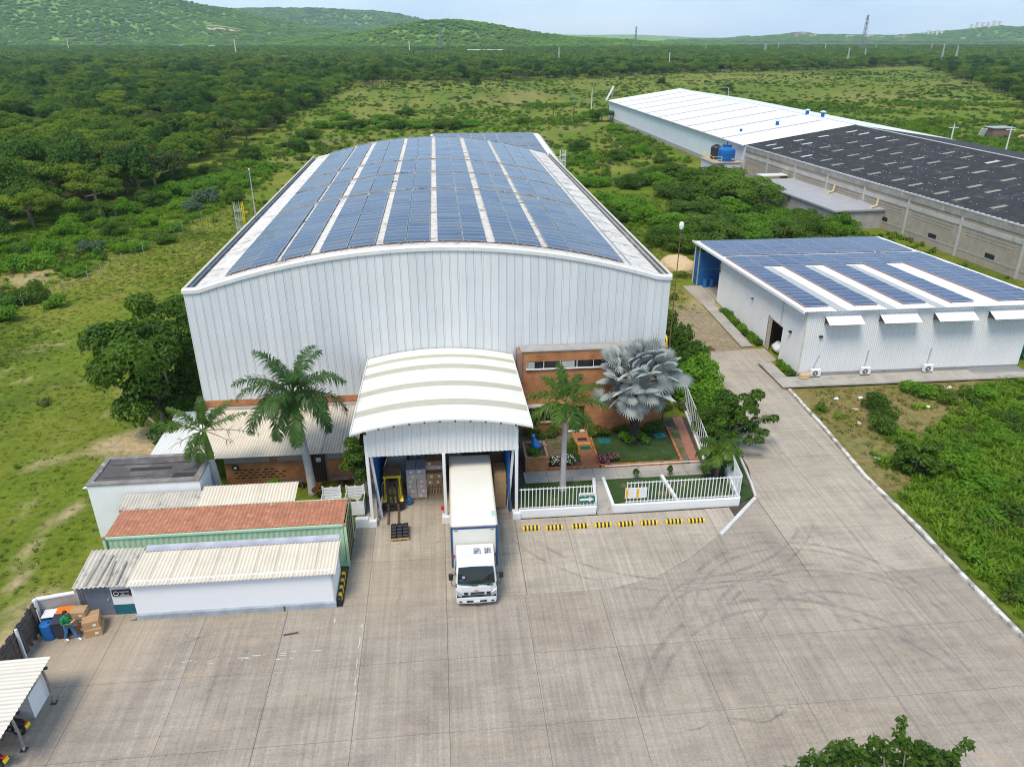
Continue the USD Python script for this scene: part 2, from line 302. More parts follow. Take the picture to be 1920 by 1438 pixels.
lot_ = ((X > 27.6) & (X < 62) & (Y < 52.3) & (Y > 8)).astype(float); C = lerp(C, (.095, .145, .015), lot_ * (1 - lotdry) * .85)
C = lerp(C, (.22, .165, .07), lotdry * .85)
gravel = sstep(-.3, .5, X - 20.0) * (1 - sstep(-.2, .4, X - 27.4)) * sstep(-.3, .3, Y - 49.2) * (1 - sstep(70, 76, Y)) * sstep(.2, .5, n3 + .25)
C = lerp(C, (.30, .235, .165), gravel)
C *= (.82 + .36 * n3)[..., None]
Z = -.03 + .10 * (n1 - .5) * sstep(3, 12, np.maximum(np.abs(X - 3) - 30, 0) + np.maximum(Y - 62, 0))
V = np.stack([X, Y, Z], -1).reshape(-1, 3); nu, nv = X.shape
ii, jj = np.meshgrid(np.arange(nu - 1), np.arange(nv - 1), indexing='ij')
Q = np.stack([ii * nv + jj, (ii + 1) * nv + jj, (ii + 1) * nv + jj + 1, ii * nv + jj + 1], -1).reshape(-1, 4)
GROUND = usdkit.material(stage, '/World/Looks/ground_soil_and_grass', {
    'a': ('attribute', {'attribute': 'tint'}), 'g': ('geometry', {}), 'n': ('noise_texture', {'scale': 2.2, 'detail': 8.0, 'roughness': .7}),
    'r': ('rgb_ramp', {'ramp': [(.28, (.50, .55, .45)), (.5, (.95, .97, .9)), (.66, (1.25, 1.18, 1.1)), (.76, (1.75, 1.4, 1.5))]}), 'm': ('mix_color', {'blend_type': 'multiply', 'fac': 1.0, 'use_clamp': False}),
    'bn': ('noise_texture', {'scale': 5.0, 'detail': 6.0, 'roughness': .7}), 'b': ('bump', {'strength': .8, 'distance': .12}), 'p': ('principled_bsdf', {'roughness': .95, 'specular_ior_level': .1})},
    [('g.position', 'n.vector'), ('n.fac', 'r.fac'), ('a.color', 'm.a'), ('r.color', 'm.b'), ('m.result', 'p.base_color'), ('g.position', 'bn.vector'), ('bn.fac', 'b.height'), ('b.normal', 'p.normal')], surface='p.BSDF')
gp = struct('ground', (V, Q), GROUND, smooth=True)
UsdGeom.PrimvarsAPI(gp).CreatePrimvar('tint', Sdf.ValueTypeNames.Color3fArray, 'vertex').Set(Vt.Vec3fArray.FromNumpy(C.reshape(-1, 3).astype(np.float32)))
field_tint = (gx, gy, C, dirt, gravel)

# ------------------------------------------------------------------ hills
HILL = foliage('hillside_canopy', (.11, .21, .028), (.23, .37, .055), scale=.02, trans=.0, leafvar=.1)
def hill(name, ridge, front, back, amp, seed):
    R = np.array(ridge, float); t = np.concatenate([[0], np.cumsum(np.hypot(*np.diff(R[:, :2], axis=0).T))])
    s = np.arange(0, t[-1], 22.0); rx, ry, rz = (np.interp(s, t, R[:, k]) for k in range(3))
    kk = 4 if amp > 15 else 1; k = np.ones(2 * kk + 1) / (2 * kk + 1); rz = np.convolve(np.pad(rz, kk, 'edge'), k, 'valid') * (1 if amp > 15 else 1.3)
    d = np.arange(-front, back + 1, 22.0); h = np.where(d < 0, .5 + .5 * np.cos(np.pi * np.clip(d / front, -1, 0)), .5 + .5 * np.cos(np.pi * np.clip(d / back, 0, 1)))
    un = np.stack([rx, ry], -1) / np.hypot(rx, ry)[:, None]
    XX = rx[:, None] + un[:, None, 0] * d; YY = ry[:, None] + un[:, None, 1] * d
    big = fbm(XX, YY, .0042, seed, 3) - .5
    rid = np.abs(fbm(XX, YY, .0022, seed + 5, 2) - .5)
    ZZ = -6 + (rz[:, None] + 6 + big * amp * h[None] * (np.abs(d) > 40)) * h - rid * amp * 1.6 * h * (1 - h) * 3 + fbm(XX, YY, .06, seed + 2, 2) * 5
    P = np.stack([XX, YY, ZZ], -1); a, b = P.shape[:2]
    i, j = np.meshgrid(np.arange(a - 1), np.arange(b - 1), indexing='ij')
    struct(name, (P.reshape(-1, 3), np.stack([i * b + j, (i + 1) * b + j, (i + 1) * b + j + 1, i * b + j + 1], -1).reshape(-1, 4)), HILL, smooth=True)
    return P
H1 = hill('hill_large', [(-2600, 2300, 190), (-1521, 2586, 205), (-1303, 2702, 160), (-1107, 2788, 149), (-898, 2863, 130), (-814, 2887, 113), (-719, 2913, 98), (-535, 2952, 68), (-358, 2979, 44), (-98, 2998, 8), (60, 2998, -6)], 850, 700, 55, 1)
H2 = hill('hill_behind', [(-1500, 4360, 120), (-1179, 4446, 136), (-1103, 4466, 142), (-867, 4518, 152), (-527, 4570, 147), (-259, 4593, 137), (-86, 4599, 112), (58, 4600, 60), (264, 4592, 10), (420, 4585, -5)], 900, 700, 50, 2)
H3 = hill('hill_near', [(-420, 1855, -5), (-252, 1883, 16), (-157, 1894, 29), (-73, 1899, 41), (-12, 1900, 54), (37, 1900, 60), (85, 1898, 53), (183, 1891, 36), (244, 1884, 22), (353, 1867, 15), (483, 1838, 9), (700, 1760, -5)], 330, 500, 22, 3)
H4 = hill('hill_town', [(1200, 4450, -6), (1419, 4376, 0), (1631, 4301, 4), (1657, 4291, 14), (1710, 4270, 8), (1863, 4206, 18), (1930, 4176, 28), (1992, 4147, 17), (2173, 4054, 15), (2327, 3968, 12), (2413, 3916, 18), (2480, 3874, 26), (2552, 3827, 30), (2690, 3731, 46), (2789, 3658, 42), (3073, 3423, 34), (3600, 3000, 30)], 700, 900, 14, 4)
H5 = hill('hill_distant_low', [(300, 4900, 6), (600, 4900, 26), (900, 4850, 22), (1200, 4760, 24), (1500, 4700, 12), (1900, 4600, 8)], 500, 500, 12, 6)

# ------------------------------------------------------------------ concrete yard: one slab per pour
def yard_look(name, base, warm):
    arcs = [(18.53, 24.1, 6.86, .17), (18.53, 24.1, 6.35, .13), (18.53, 24.1, 4.7, .15), (17.9, 26.1, 6.9, .18), (17.9, 26.1, 6.3, .14), (14.3, 25.1, 5.45, .15), (14.3, 25.1, 4.9, .12), (15.5, 20.5, 8.0, .2), (15.5, 20.5, 7.3, .15), (12.5, 40.0, 9.6, .14), (12.3, 39.8, 10.3, .12)]
    N = {'g': ('geometry', {}), 's': ('separate_xyz', {}),
         'n1': ('noise_texture', {'scale': .35, 'detail': 7.0, 'roughness': .62}), 'n2': ('noise_texture', {'scale': 9.0, 'detail': 5.0, 'roughness': .7}),
         'mp': ('mapping', {'scale': (5.0, .10, 1.0)}), 'n3': ('noise_texture', {'scale': 1.0, 'detail': 5.0, 'roughness': .75}),
         'mp2': ('mapping', {'scale': (.35, 3.2, 1.0), 'rotation': (0, 0, .12)}), 'n4': ('noise_texture', {'scale': 1.0, 'detail': 5.0, 'roughness': .7}),
         'r1': ('rgb_ramp', {'ramp': [(.25, tuple(np.array(base) * .74)), (.5, base), (.78, warm)]}),
         'r2': ('rgb_ramp', {'ramp': [(.3, (.80, .80, .80)), (.7, (1.16, 1.15, 1.14))]}), 'r3': ('rgb_ramp', {'ramp': [(.34, (.80, .79, .78)), (.5, (1.0, 1.0, 1.0)), (.66, (1.18, 1.18, 1.18))]}),
         'r4': ('rgb_ramp', {'ramp': [(.34, (.84, .83, .83)), (.55, (1.0, 1.0, 1.0)), (.75, (1.08, 1.08, 1.08))]}),
         'm2': ('mix_color', {'blend_type': 'multiply', 'fac': 1.0, 'use_clamp': False}), 'm3': ('mix_color', {'blend_type': 'multiply', 'fac': .85, 'use_clamp': False}), 'm4': ('mix_color', {'blend_type': 'multiply', 'fac': .8, 'use_clamp': False}),
         'ns': ('noise_texture', {'scale': .9, 'detail': 8.0, 'roughness': .7}), 'rs': ('map_range', {'range_type': 'smoothstep', 'from_min': .60, 'from_max': .78, 'to_min': 0.0, 'to_max': .62, 'clamp': True}), 'ms': ('mix_color', {'b': (.085, .08, .075)}),
         'np': ('noise_texture', {'scale': .55, 'detail': 6.0, 'roughness': .6}), 'rp': ('map_range', {'range_type': 'smoothstep', 'from_min': .58, 'from_max': .75, 'to_min': 0.0, 'to_max': .5, 'clamp': True}), 'mpx': ('mix_color', {'b': (.44, .33, .22)}),
         'nt': ('noise_texture', {'scale': .8, 'detail': 5.0, 'roughness': .7}), 'rt': ('map_range', {'range_type': 'smoothstep', 'from_min': .36, 'from_max': .60, 'to_min': 0.0, 'to_max': .40, 'clamp': True}),
         'mt': ('mix_color', {'b': (.10, .095, .09)}), 'p': ('principled_bsdf', {'roughness': .88, 'specular_ior_level': .2}), 'bu': ('bump', {'strength': .35, 'distance': .01})}
    L = [('g.position', 's.vector'), ('g.position', 'n1.vector'), ('g.position', 'n2.vector'), ('g.position', 'mp.vector'), ('mp.vector', 'n3.vector'), ('g.position', 'mp2.vector'), ('mp2.vector', 'n4.vector'), ('g.position', 'ns.vector'), ('g.position', 'nt.vector'), ('g.position', 'np.vector'),
         ('n1.fac', 'r1.fac'), ('n2.fac', 'r2.fac'), ('n3.fac', 'r3.fac'), ('n4.fac', 'r4.fac'), ('r1.color', 'm2.a'), ('r2.color', 'm2.b'), ('m2.result', 'm3.a'), ('r3.color', 'm3.b'), ('m3.result', 'm4.a'), ('r4.color', 'm4.b'),
         ('np.fac', 'rp.value'), ('rp.result', 'mpx.fac'), ('m4.result', 'mpx.a'), ('ns.fac', 'rs.value'), ('rs.result', 'ms.fac'), ('mpx.result', 'ms.a'), ('nt.fac', 'rt.value'), ('ms.result', 'mt.a'), ('mt.result', 'p.base_color'), ('n2.fac', 'bu.height'), ('bu.normal', 'p.normal')]
    N.update({'vd': ('noise_texture', {'scale': .5, 'detail': 4.0}), 'va': ('vector_math', {'math_type': 'multiply_add', 'vector2': (2.2, 2.2, 0.0)}), 'vo': ('voronoi_texture', {'feature': 'distance_to_edge', 'scale': .17}), 'vl': ('map_range', {'range_type': 'smoothstep', 'from_min': .0006, 'from_max': .0026, 'to_min': 1.0, 'to_max': 0.0, 'clamp': True}),
        'vn': ('noise_texture', {'scale': .22, 'detail': 2.0}), 'vm': ('map_range', {'range_type': 'smoothstep', 'from_min': .56, 'from_max': .64, 'to_min': 0.0, 'to_max': .5, 'clamp': True}), 'vk': ('math', {'math_type': 'multiply'}), 'mc': ('mix_color', {'b': (.07, .06, .052)})})
    L += [('g.position', 'vd.vector'), ('vd.color', 'va.vector1'), ('g.position', 'va.vector3'), ('va.vector', 'vo.vector'), ('vo.distance', 'vl.value'), ('g.position', 'vn.vector'), ('vn.fac', 'vm.value'), ('vl.result', 'vk.value1'), ('vm.result', 'vk.value2'), ('vk.value', 'mc.fac'), ('mt.result', 'mc.a'), ('mc.result', 'p.base_color')]
    L.remove(('mt.result', 'p.base_color'))
    prev = 'rp.result'
    for k, (cx, cy, r0, r1, amt) in enumerate(((-16.8, 27.6, 1.0, 4.5, .75), (-3.0, 31.2, .8, 4.2, .45), (-18.6, 24.8, .5, 2.6, .6))):
        a = 'd%d' % k; N[a + 'c'] = ('combine_xyz', {'x': cx, 'y': cy, 'z': 0.0}); N[a + 'd'] = ('vector_math', {'math_type': 'distance'}); N[a + 'r'] = ('map_range', {'range_type': 'smoothstep', 'from_min': r0, 'from_max': r1, 'to_min': amt, 'to_max': 0.0, 'clamp': True}); N[a + 'm'] = ('math', {'math_type': 'multiply'}); N[a + 'x'] = ('math', {'math_type': 'maximum'})
        L += [('g.position', a + 'd.vector1'), (a + 'c.vector', a + 'd.vector2'), (a + 'd.value', a + 'r.value'), (a + 'r.result', a + 'm.value1'), ('n1.fac', a + 'm.value2'), (prev, a + 'x.value1'), (a + 'm.value', a + 'x.value2')]; prev = a + 'x.value'
    L.remove(('rp.result', 'mpx.fac')); L.append((prev, 'mpx.fac'))
    last = None
    for k, (cx, cy, r, w) in enumerate(arcs):                        # tyre tracks left by turning lorries
        a = 'k%d' % k
        N[a + 'c'] = ('combine_xyz', {'x': cx, 'y': cy, 'z': 0.0}); N[a + 'd'] = ('vector_math', {'math_type': 'distance'}); N[a + 's'] = ('math', {'math_type': 'subtract', 'value2': r}); N[a + 'a'] = ('math', {'math_type': 'absolute'})
        N[a + 'r'] = ('map_range', {'range_type': 'smoothstep', 'from_min': w * .3, 'from_max': w * 1.05, 'to_min': 1.0, 'to_max': 0.0, 'clamp': True})
        lo, hi = (cy + 1.0, cy + 4.0) if cy < 30 else (36.0, 33.0)
        N[a + 'y'] = ('map_range', {'range_type': 'smoothstep', 'from_min': min(lo, hi), 'from_max': max(lo, hi), 'to_min': 0.12 if cy < 30 else 1.0, 'to_max': 1.0 if cy < 30 else 0.0, 'clamp': True}); N[a + 'z'] = ('math', {'math_type': 'multiply'}); L += [('s.y', a + 'y.value'), (a + 'r.result', a + 'z.value1'), (a + 'y.result', a + 'z.value2')]
        L += [('g.position', a + 'd.vector1'), (a + 'c.vector', a + 'd.vector2'), (a + 'd.value', a + 's.value1'), (a + 's.value', a + 'a.value1'), (a + 'a.value', a + 'r.value')]
        if last:
            N[a + 'x'] = ('math', {'math_type': 'maximum'}); L += [(last, a + 'x.value1'), (a + 'z.value', a + 'x.value2')]; last = a + 'x.value'
        else: last = a + 'z.value'
    N['tm'] = ('math', {'math_type': 'multiply'}); L += [(last, 'tm.value1'), ('rt.result', 'tm.value2'), ('tm.value', 'mt.fac')]
    LOOK[name] = usdkit.material(stage, '/World/Looks/' + name, N, L, surface='p.BSDF'); return LOOK[name]
YARD = [yard_look('yard_concrete_%s' % n, b, w) for n, b, w in (('grey', (.325, .278, .228), (.38, .329, .27)), ('brown', (.33, .279, .223), (.388, .332, .265)), ('pale', (.338, .291, .239), (.388, .338, .277)))]
BAYC = [yard_look('bay_concrete_%s' % n, b, w) for n, b, w in (('pale', (.40, .348, .285), (.45, .395, .325)), ('beige', (.385, .334, .27), (.44, .384, .312)))]
yard = UsdGeom.Xform.Define(stage, path_of('concrete_yard')).GetPrim(); tag(yard, kind='structure')
rng = np.random.default_rng(5)
def slabs(region, xs, ys, looks, top=0.0, gap=.016, name='concrete_slab', parent=None):
    for i in range(len(xs) - 1):
        for j in range(len(ys) - 1):
            c = sbox(xs[i], ys[j], xs[i + 1], ys[j + 1]).intersection(region).buffer(-gap / 2, join_style=2)
            for g in getattr(c, 'geoms', [c]):
                if g.is_empty or g.area < .05: continue
                dz = rng.uniform(-.003, .003)
                m = trimesh.creation.extrude_polygon(g, .1, engine='earcut'); m.apply_translation([0, 0, top - .1 + dz])
                part(parent or yard, name, MB().tm(m), looks[int(rng.integers(len(looks)))])
xs = [-19.9, -16.3, -12.3, -8.35, -4.45, -.45, 3.55, 7.45, 11.2, 14.9, 18.85, 22.95, 26.72]
slabs(Polygon([(-19.9, 10), (26.72, 10), (26.72, 30), (-19.9, 30)]), xs, [10, 14, 18, 22, 26, 30], YARD)
bay = Polygon([(3.69, 30), (8.1, 30), (10.7, 30.75), (12.8, 32), (15.25, 33.95), (15.25, 36.55), (3.69, 36.55)])
slabs(Polygon([(-19.8, 30), (-16, 30), (-15.7, 30.1), (-15.7, 30.55), (-18.1, 30.55), (-19.8, 30.1)]), [-19.9, -16.3, -15], [30, 31], YARD[1:2])
slabs(bay, [3.69, 6.65, 9.62, 12.37, 15.3], [30, 36.6], BAYC)
slabs(Polygon([(8.1, 30), (10.7, 30.75), (12.8, 32), (15.25, 33.95), (18.85, 37.5), (18.85, 30)]), [8, 11.2, 14.9, 18.9], [30, 34, 38], YARD[:1])
slabs(sbox(15.25, 34.0, 16.8, 36.6).difference(Polygon([(15.25, 33.95), (18.85, 37.5), (20, 30), (15, 30)])), [15, 17], [33, 37], BAYC)
slabs(sbox(-5.65, 30, 3.68, 47.9), [-5.65, -4.45, -.45, 3.68], [30, 33.4, 36.7, 40.5, 44.3, 47.9], BAYC[1:] + YARD[2:])
road = Polygon([(18.87, 30), (26.75, 30), (26.75, 40), (27.2, 46), (27.4, 52.3), (27.0, 57.6), (29.2, 58.2), (29.2, 61.1), (27.0, 60.9), (23.2, 60.6), (22.7, 54), (22.2, 49.2), (20.3, 49.2), (19.75, 41), (18.87, 37.5)])
slabs(road, [18.87, 22.9, 26.7, 30], [30, 34, 38, 42, 46, 49.2, 54, 62], [BAYC[1]])
paving = UsdGeom.Xform.Define(stage, path_of('pavement')).GetPrim(); tag(paving, kind='structure')
slabs(sbox(4.75, 40.35, 17.0, 41.75), np.linspace(4.75, 17, 9), [40.35, 41.05, 41.75], [CONC], .06, .02, 'paving_slab', paving)
slabs(sbox(8.68, 36.6, 9.66, 40.33), [8.68, 9.66], [36.6, 37.9, 39.1, 40.33], [CONC], .04, .02, 'paving_slab', paving)
slabs(Polygon([(27.35, 73.5), (27.35, 80), (33, 80), (33, 75), (29.2, 74.6), (28.9, 73.4)]), [27, 29.5, 33], [73, 77, 80], BAYC, .08, .03, 'paving_slab', paving)
slabs(Polygon([(27.1, 61.4), (28.2, 61.4), (28.7, 73.4), (27.45, 73.4)]), [26, 30], [61.4, 64.4, 67.4, 70.4, 73.4], [CONC], .14, .03, 'paving_slab', paving)
slabs(Polygon([(27.12, 52.4), (49, 52.4), (49, 54.3), (28.3, 54.3), (28.3, 57.4), (27.12, 57.4)]), np.linspace(27, 49, 8), [52.4, 54.3, 57.5], [CONC], .22, .02, 'paving_slab', paving)
BRICKPATH = brick('brick_paving', (.42, .17, .07), (.34, .12, .05), (.28, .18, .12), .22, .11, .3)
def xybrick(name, a, b, m, w, h):
    LOOK[name] = usdkit.material(stage, '/World/Looks/' + name, {'g': ('geometry', {}), 'b': ('brick_texture', {'scale': 1.0, 'brick_width': w, 'row_height': h, 'mortar_size': .006, 'color1': a, 'color2': b, 'mortar': m}), 'p': ('principled_bsdf', {'roughness': .85}), 'bu': ('bump', {'strength': .4, 'distance': .008, 'invert': True})},
        [('g.position', 'b.vector'), ('b.color', 'p.base_color'), ('b.fac', 'bu.height'), ('bu.normal', 'p.normal')], surface='p.BSDF'); return LOOK[name]
PATHB = xybrick('brick_path_paving', (.40, .165, .07), (.32, .125, .05), (.24, .15, .09), .22, .11)
PATHR = xybrick('red_paver_path', (.34, .15, .10), (.29, .125, .085), (.2, .13, .1), .4, .4)
struct('brick_path', MB().poly([(8.85, 41.78), (9.85, 41.78), (10.0, 46.9), (9.0, 46.9)], -.05, .06), PATHB)
struct('side_path', MB().poly([(16.05, 41.78), (16.72, 41.78), (17.5, 48.4), (16.75, 48.4)], -.05, .05), PATHR)
# kerbs, piece by piece
KERB = M('whitewashed_kerb', (.62, .60, .56), .85, .1, 1.5, bump=.2, stain=[((.27, .24, .20), 1.6, .46, .6, .9), ((.10, .11, .05), 1.1, .56, .7, .8)])
KERB2 = M('white_kerb', (.56, .54, .51), .8, .1, 1.5, stain=((.35, .32, .28), 1.6, .54, .7, .8))
def kerb(label, pts, w=.24, h=.16, L=1.6, mat=KERB):
    t = thing('kerb', label, 'kerb'); P = np.array(pts, float)
    for a, b in zip(P[:-1], P[1:]):
        n = max(1, round(np.linalg.norm(b - a) / L)); d = (b - a) / np.linalg.norm(b - a)
        for k in range(n):
            p, q = a + (b - a) * k / n, a + (b - a) * (k + 1) / n
            mb = MB().obox([*(p + q) / 2, h / 2 - .03], (np.linalg.norm(q - p) - .012, w * rng.uniform(.93, 1.05), h + .06), math.atan2(d[1], d[0]) + rng.normal(0, .006), c=.025)
            part(t, 'kerb_stone', mb, mat)
kerb('long worn whitewashed kerb between the access road and the weedy lot', [(26.85, 14), (26.85, 29.5), (27.0, 33.6), (26.85, 39), (27.35, 45.8), (27.6, 52.2)])
kerb('short angled whitewashed kerb beside the parking stops at the fence corner', [(15.35, 33.95), (18.75, 37.35)], .24, .13, 1.2, KERB2)
kerb('whitewashed kerb along the grass strip by the white fence corner', [(18.85, 37.55), (19.2, 39.2), (19.7, 42.5)], .16, .12, 1.0, KERB2)
pmk = MB(); pr_ = np.random.default_rng(17)                          # worn white paint left on the concrete
for cx, cy, sx, sy, n_ in ((-12.4, 26.9, 1.6, .12, 16), (-10.0, 27.0, 1.4, .10, 12), (-7.6, 27.1, 1.5, .03, 10), (-7.6, 26.75, 1.3, .03, 9), (-4.6, 27.6, .06, 1.2, 9), (-4.5, 25.2, .05, .7, 5), (-18.3, 26.3, .5, .4, 6), (-5.9, 29.0, .05, .05, 2)):
    for k in range(int(n_ * .6)):
        x, y, w, h = cx + pr_.normal(0, sx * .6), cy + pr_.normal(0, sy), pr_.uniform(.04, .34) if sx > sy else pr_.uniform(.02, .06), pr_.uniform(.015, .05) if sx > sy else pr_.uniform(.1, .5)
        a = pr_.uniform(.5, 1, 6); q = np.arange(6) * np.pi / 3; P_ = [(x + w * a[i] * math.cos(q[i]), y + h * a[i] * math.sin(q[i]), .0075 + k * 1e-5) for i in range(6)]
        pmk.add(P_ + [(px_, py_, .004) for px_, py_, _ in P_], [(0, i, i + 1) for i in range(1, 5)] + [(i, i + 6, (i + 1) % 6 + 6) for i in range(6)] + [(i, (i + 1) % 6 + 6, (i + 1) % 6) for i in range(6)])
struct('worn_paint', pmk, M('worn_white_paint', (.50, .47, .42), .9, .15, 5.0))
# ------------------------------------------------------------------ solar panels
def solar_look(name, cell, dust, rough=.16):
    LOOK[name] = usdkit.material(stage, '/World/Looks/' + name, {
        'uv': ('uvmap', {'attribute': 'st'}), 's': ('separate_xyz', {}),
        'u1': ('math', {'math_type': 'subtract', 'value2': .5}), 'u2': ('math', {'math_type': 'absolute'}), 'u3': ('math', {'math_type': 'greater_than', 'value2': .488}),
        'v1': ('math', {'math_type': 'subtract', 'value2': .5}), 'v2': ('math', {'math_type': 'absolute'}), 'v3': ('math', {'math_type': 'greater_than', 'value2': .466}), 'f': ('math', {'math_type': 'maximum'}),
        'cu': ('math', {'math_type': 'multiply', 'value2': 10.0}), 'cu2': ('math', {'math_type': 'fraction'}), 'cu3': ('math', {'math_type': 'less_than', 'value2': .06}),
        'cv': ('math', {'math_type': 'multiply', 'value2': 6.0}), 'cv2': ('math', {'math_type': 'fraction'}), 'cv3': ('math', {'math_type': 'less_than', 'value2': .06}), 'cf': ('math', {'math_type': 'maximum'}),
        'g': ('geometry', {}), 'n': ('noise_texture', {'scale': .33, 'detail': 6.0}), 'nr': ('map_range', {'from_min': .35, 'from_max': .7, 'to_min': .0, 'to_max': .8, 'clamp': True}),
        'dm': ('mix_color', {'a': cell, 'b': dust}), 'cm': ('mix_color', {'b': (.10, .13, .2)}), 'fm': ('mix_color', {'b': (.33, .35, .38)}), 'p': ('principled_bsdf', {'roughness': rough, 'specular_ior_level': .22})},
        [('uv.UV', 's.vector'), ('s.x', 'u1.value1'), ('u1.value', 'u2.value1'), ('u2.value', 'u3.value1'), ('s.y', 'v1.value1'), ('v1.value', 'v2.value1'), ('v2.value', 'v3.value1'), ('u3.value', 'f.value1'), ('v3.value', 'f.value2'),
         ('s.x', 'cu.value1'), ('cu.value', 'cu2.value1'), ('cu2.value', 'cu3.value1'), ('s.y', 'cv.value1'), ('cv.value', 'cv2.value1'), ('cv2.value', 'cv3.value1'), ('cu3.value', 'cf.value1'), ('cv3.value', 'cf.value2'),
         ('g.position', 'n.vector'), ('n.fac', 'nr.value'), ('nr.result', 'dm.fac'), ('dm.result', 'cm.a'), ('cf.value', 'cm.fac'), ('cm.result', 'fm.a'), ('f.value', 'fm.fac'), ('fm.result', 'p.base_color')], surface='p.BSDF')
    return LOOK[name]
SOLAR = [solar_look('solar_cells_%s' % n, c, d) for n, c, d in (('blue', (.016, .042, .09), (.055, .085, .135)), ('slate', (.03, .047, .08), (.09, .105, .135)), ('deep', (.010, .034, .09), (.04, .075, .13)), ('dusty', (.05, .058, .08), (.12, .12, .13)))]
SOLAR2 = [solar_look('solar_cells_%s' % n, c, d) for n, c, d in (('navy', (.010, .022, .075), (.03, .05, .12)), ('indigo', (.014, .028, .085), (.04, .06, .135)))]
def panel_mesh(p, u, v, t=.04):
    p, u, v = (np.asarray(a, float) for a in (p, u, v)); u = u + [0, 0, rng.normal(0, .012)]; v = v + [0, 0, rng.normal(0, .008)]; n = np.cross(u, v); n = n / np.linalg.norm(n); n = n if n[2] > 0 else -n
    top = [p, p + u, p + u + v, p + v]; low = [q - n * t for q in top]
    V = np.array(top + top + low); F = [(0, 1, 2), (0, 2, 3)]
    for a in range(4):
        b = (a + 1) % 4; F += [(4 + a, 8 + a, 8 + b), (4 + a, 8 + b, 4 + b)]
    F += [(8, 10, 9), (8, 11, 10)]
    return V, np.array(F), np.array([(0, 0), (1, 0), (1, 1), (0, 1)] + [(0, 0)] * 8, float)
def merged_panels(lst):
    V = np.vstack([m[0] for m in lst]); F = np.vstack([m[1] + 12 * k for k, m in enumerate(lst)]); U = np.vstack([m[2] for m in lst]); return V, F, U

# ------------------------------------------------------------------ main warehouse hall with the arched roof
FY = 48.0; HX0, HX1 = -16.72, 15.55
def hz(x): return np.where(np.abs(x + .52) < 15.3, 13.55 - .0104 * (np.asarray(x, float) + .52) ** 2, 11.12)
hall = thing('warehouse', 'large white ribbed warehouse with arched roof covered in solar panels', 'warehouse')
nb = 60; e = np.linspace(HX0, HX1, nb + 1)
part(hall, 'backing_wall', MB().poly([(HX0 + .05, 0)] + [(x, float(hz(x)) - .12) for x in np.linspace(HX0 + .05, HX1 - .05, 40)] + [(HX1 - .05, 0)], FY + .05, FY + .2, 'y'), M('seam_shadow', (.42, .42, .42), .7))
CLAD = [M('hall_cladding_%d' % k, c, .42, .05, .5, stain=((.52, .52, .49), .3, .58, .85, .3), streak=((.5, .49, .45), (3.5, 3.5, .1), .60, .82, .5)) for k, c in enumerate(((.59, .61, .625), (.615, .63, .64), (.57, .59, .605)))]
for a, b in zip(e[:-1], e[1:]):
    g = .011; a2, b2 = a + g, b - g; m_ = (a2 + b2) / 2
    prof = [(a2, FY), (a2 + .05, FY - .03), (a2 + .09, FY), (m_ - .03, FY), (m_, FY - .006), (m_ + .03, FY), (b2, FY)]
    P = np.array([[(x, y, 3.2), (x, y, float(hz(x)) - .1)] for x, y in prof])
    part(hall, 'wall_panel', MB().sheet(P, (0, .05, 0)), CLAD[int(rng.integers(3))])
part(hall, 'brick_band', B(HX0 + .02, HX1 - .02, FY - .05, FY + .02, 0, 3.2), BRICK)
for x0, nm in ((HX0, 1), (HX1, -1)):
    for k in range(12):
        ya, yb = FY + .2 + k * 4.9, FY + .2 + (k + 1) * 4.9
        part(hall, 'side_panel', B(x0, x0 + .1 * nm, ya + .01, yb - .01, 0, 11.0), WHITE)
part(hall, 'rear_wall', MB().poly([(HX0 + .05, 0)] + [(x, float(hz(x)) - .15) for x in np.linspace(HX0 + .05, HX1 - .05, 30)] + [(HX1 - .05, 0)], 106.6, 106.8, 'y'), WHITE)
ys_ = np.arange(FY + .1, 107.0, .0625); xs_ = np.linspace(-16.1, 14.96, 29)
P = np.stack(np.broadcast_arrays(xs_[:, None], ys_[None], hz(xs_)[:, None] + .034 * np.cos(ys_[None] * 2 * np.pi / .25)), -1)
roof = part(hall, 'roof', MB().sheet(P, (0, 0, -.02)), GREYROOF)
for s, x0 in ((1, HX0), (-1, HX1)):                                   # eaves gutters
    part(roof, 'gutter', MB().poly([(x0, 11.12), (x0 + s * .06, 11.12), (x0 + s * .06, 10.86), (x0 + s * .55, 10.86), (x0 + s * .55, 11.10), (x0 + s * .6, 11.10), (x0 + s * .6, 10.8), (x0, 10.8)], FY + .12, 107, 'y'), M('dark_gutter', (.10, .10, .10), .6, .25, 1.0, stain=((.3, .29, .27), .9, .5, .7, .8)))
    part(roof, 'gutter_lip', B(x0 - .03, x0 + .13, FY + .05, 107, 11.121, 11.26, .03), M('cream_flashing', (.62, .57, .47), .5, .1, 1.0))
xx = np.linspace(HX0 - .05, HX1 + .05, 13)                           # coping over the front wall, in lengths
for a, b in zip(xx[:-1], xx[1:]):
    q = np.linspace(a + .004, b - .004, 6); zz = hz(q) + .03
    part(hall, 'coping', MB().sheet(np.stack([np.stack([q, 0 * q + FY - .12, zz - .22], -1), np.stack([q, 0 * q + FY - .13, zz], -1), np.stack([q, 0 * q + FY + .05, zz + .08], -1), np.stack([q, 0 * q + FY + .38, zz + .05], -1)], 1), (0, .03, -.03)), TRIM)
colx = [(-14.22, -12.62), (-12.58, -10.95), (-10.6, -8.7), (-8.02, -6.2), (-6.1, -4.36), (-3.84, -2.34), (-2.28, -.73), (-.22, 1.45), (1.51, 3.06), (3.6, 5.14), (5.2, 6.77), (7.2, 8.8), (8.92, 10.63), (10.7, 12.45)]
blocks = [(49.25, 67.75, 18), (68.45, 76.85, 8), (77.45, 85.3, 8), (86.0, 105.7, 19)]
front, rest = [], []
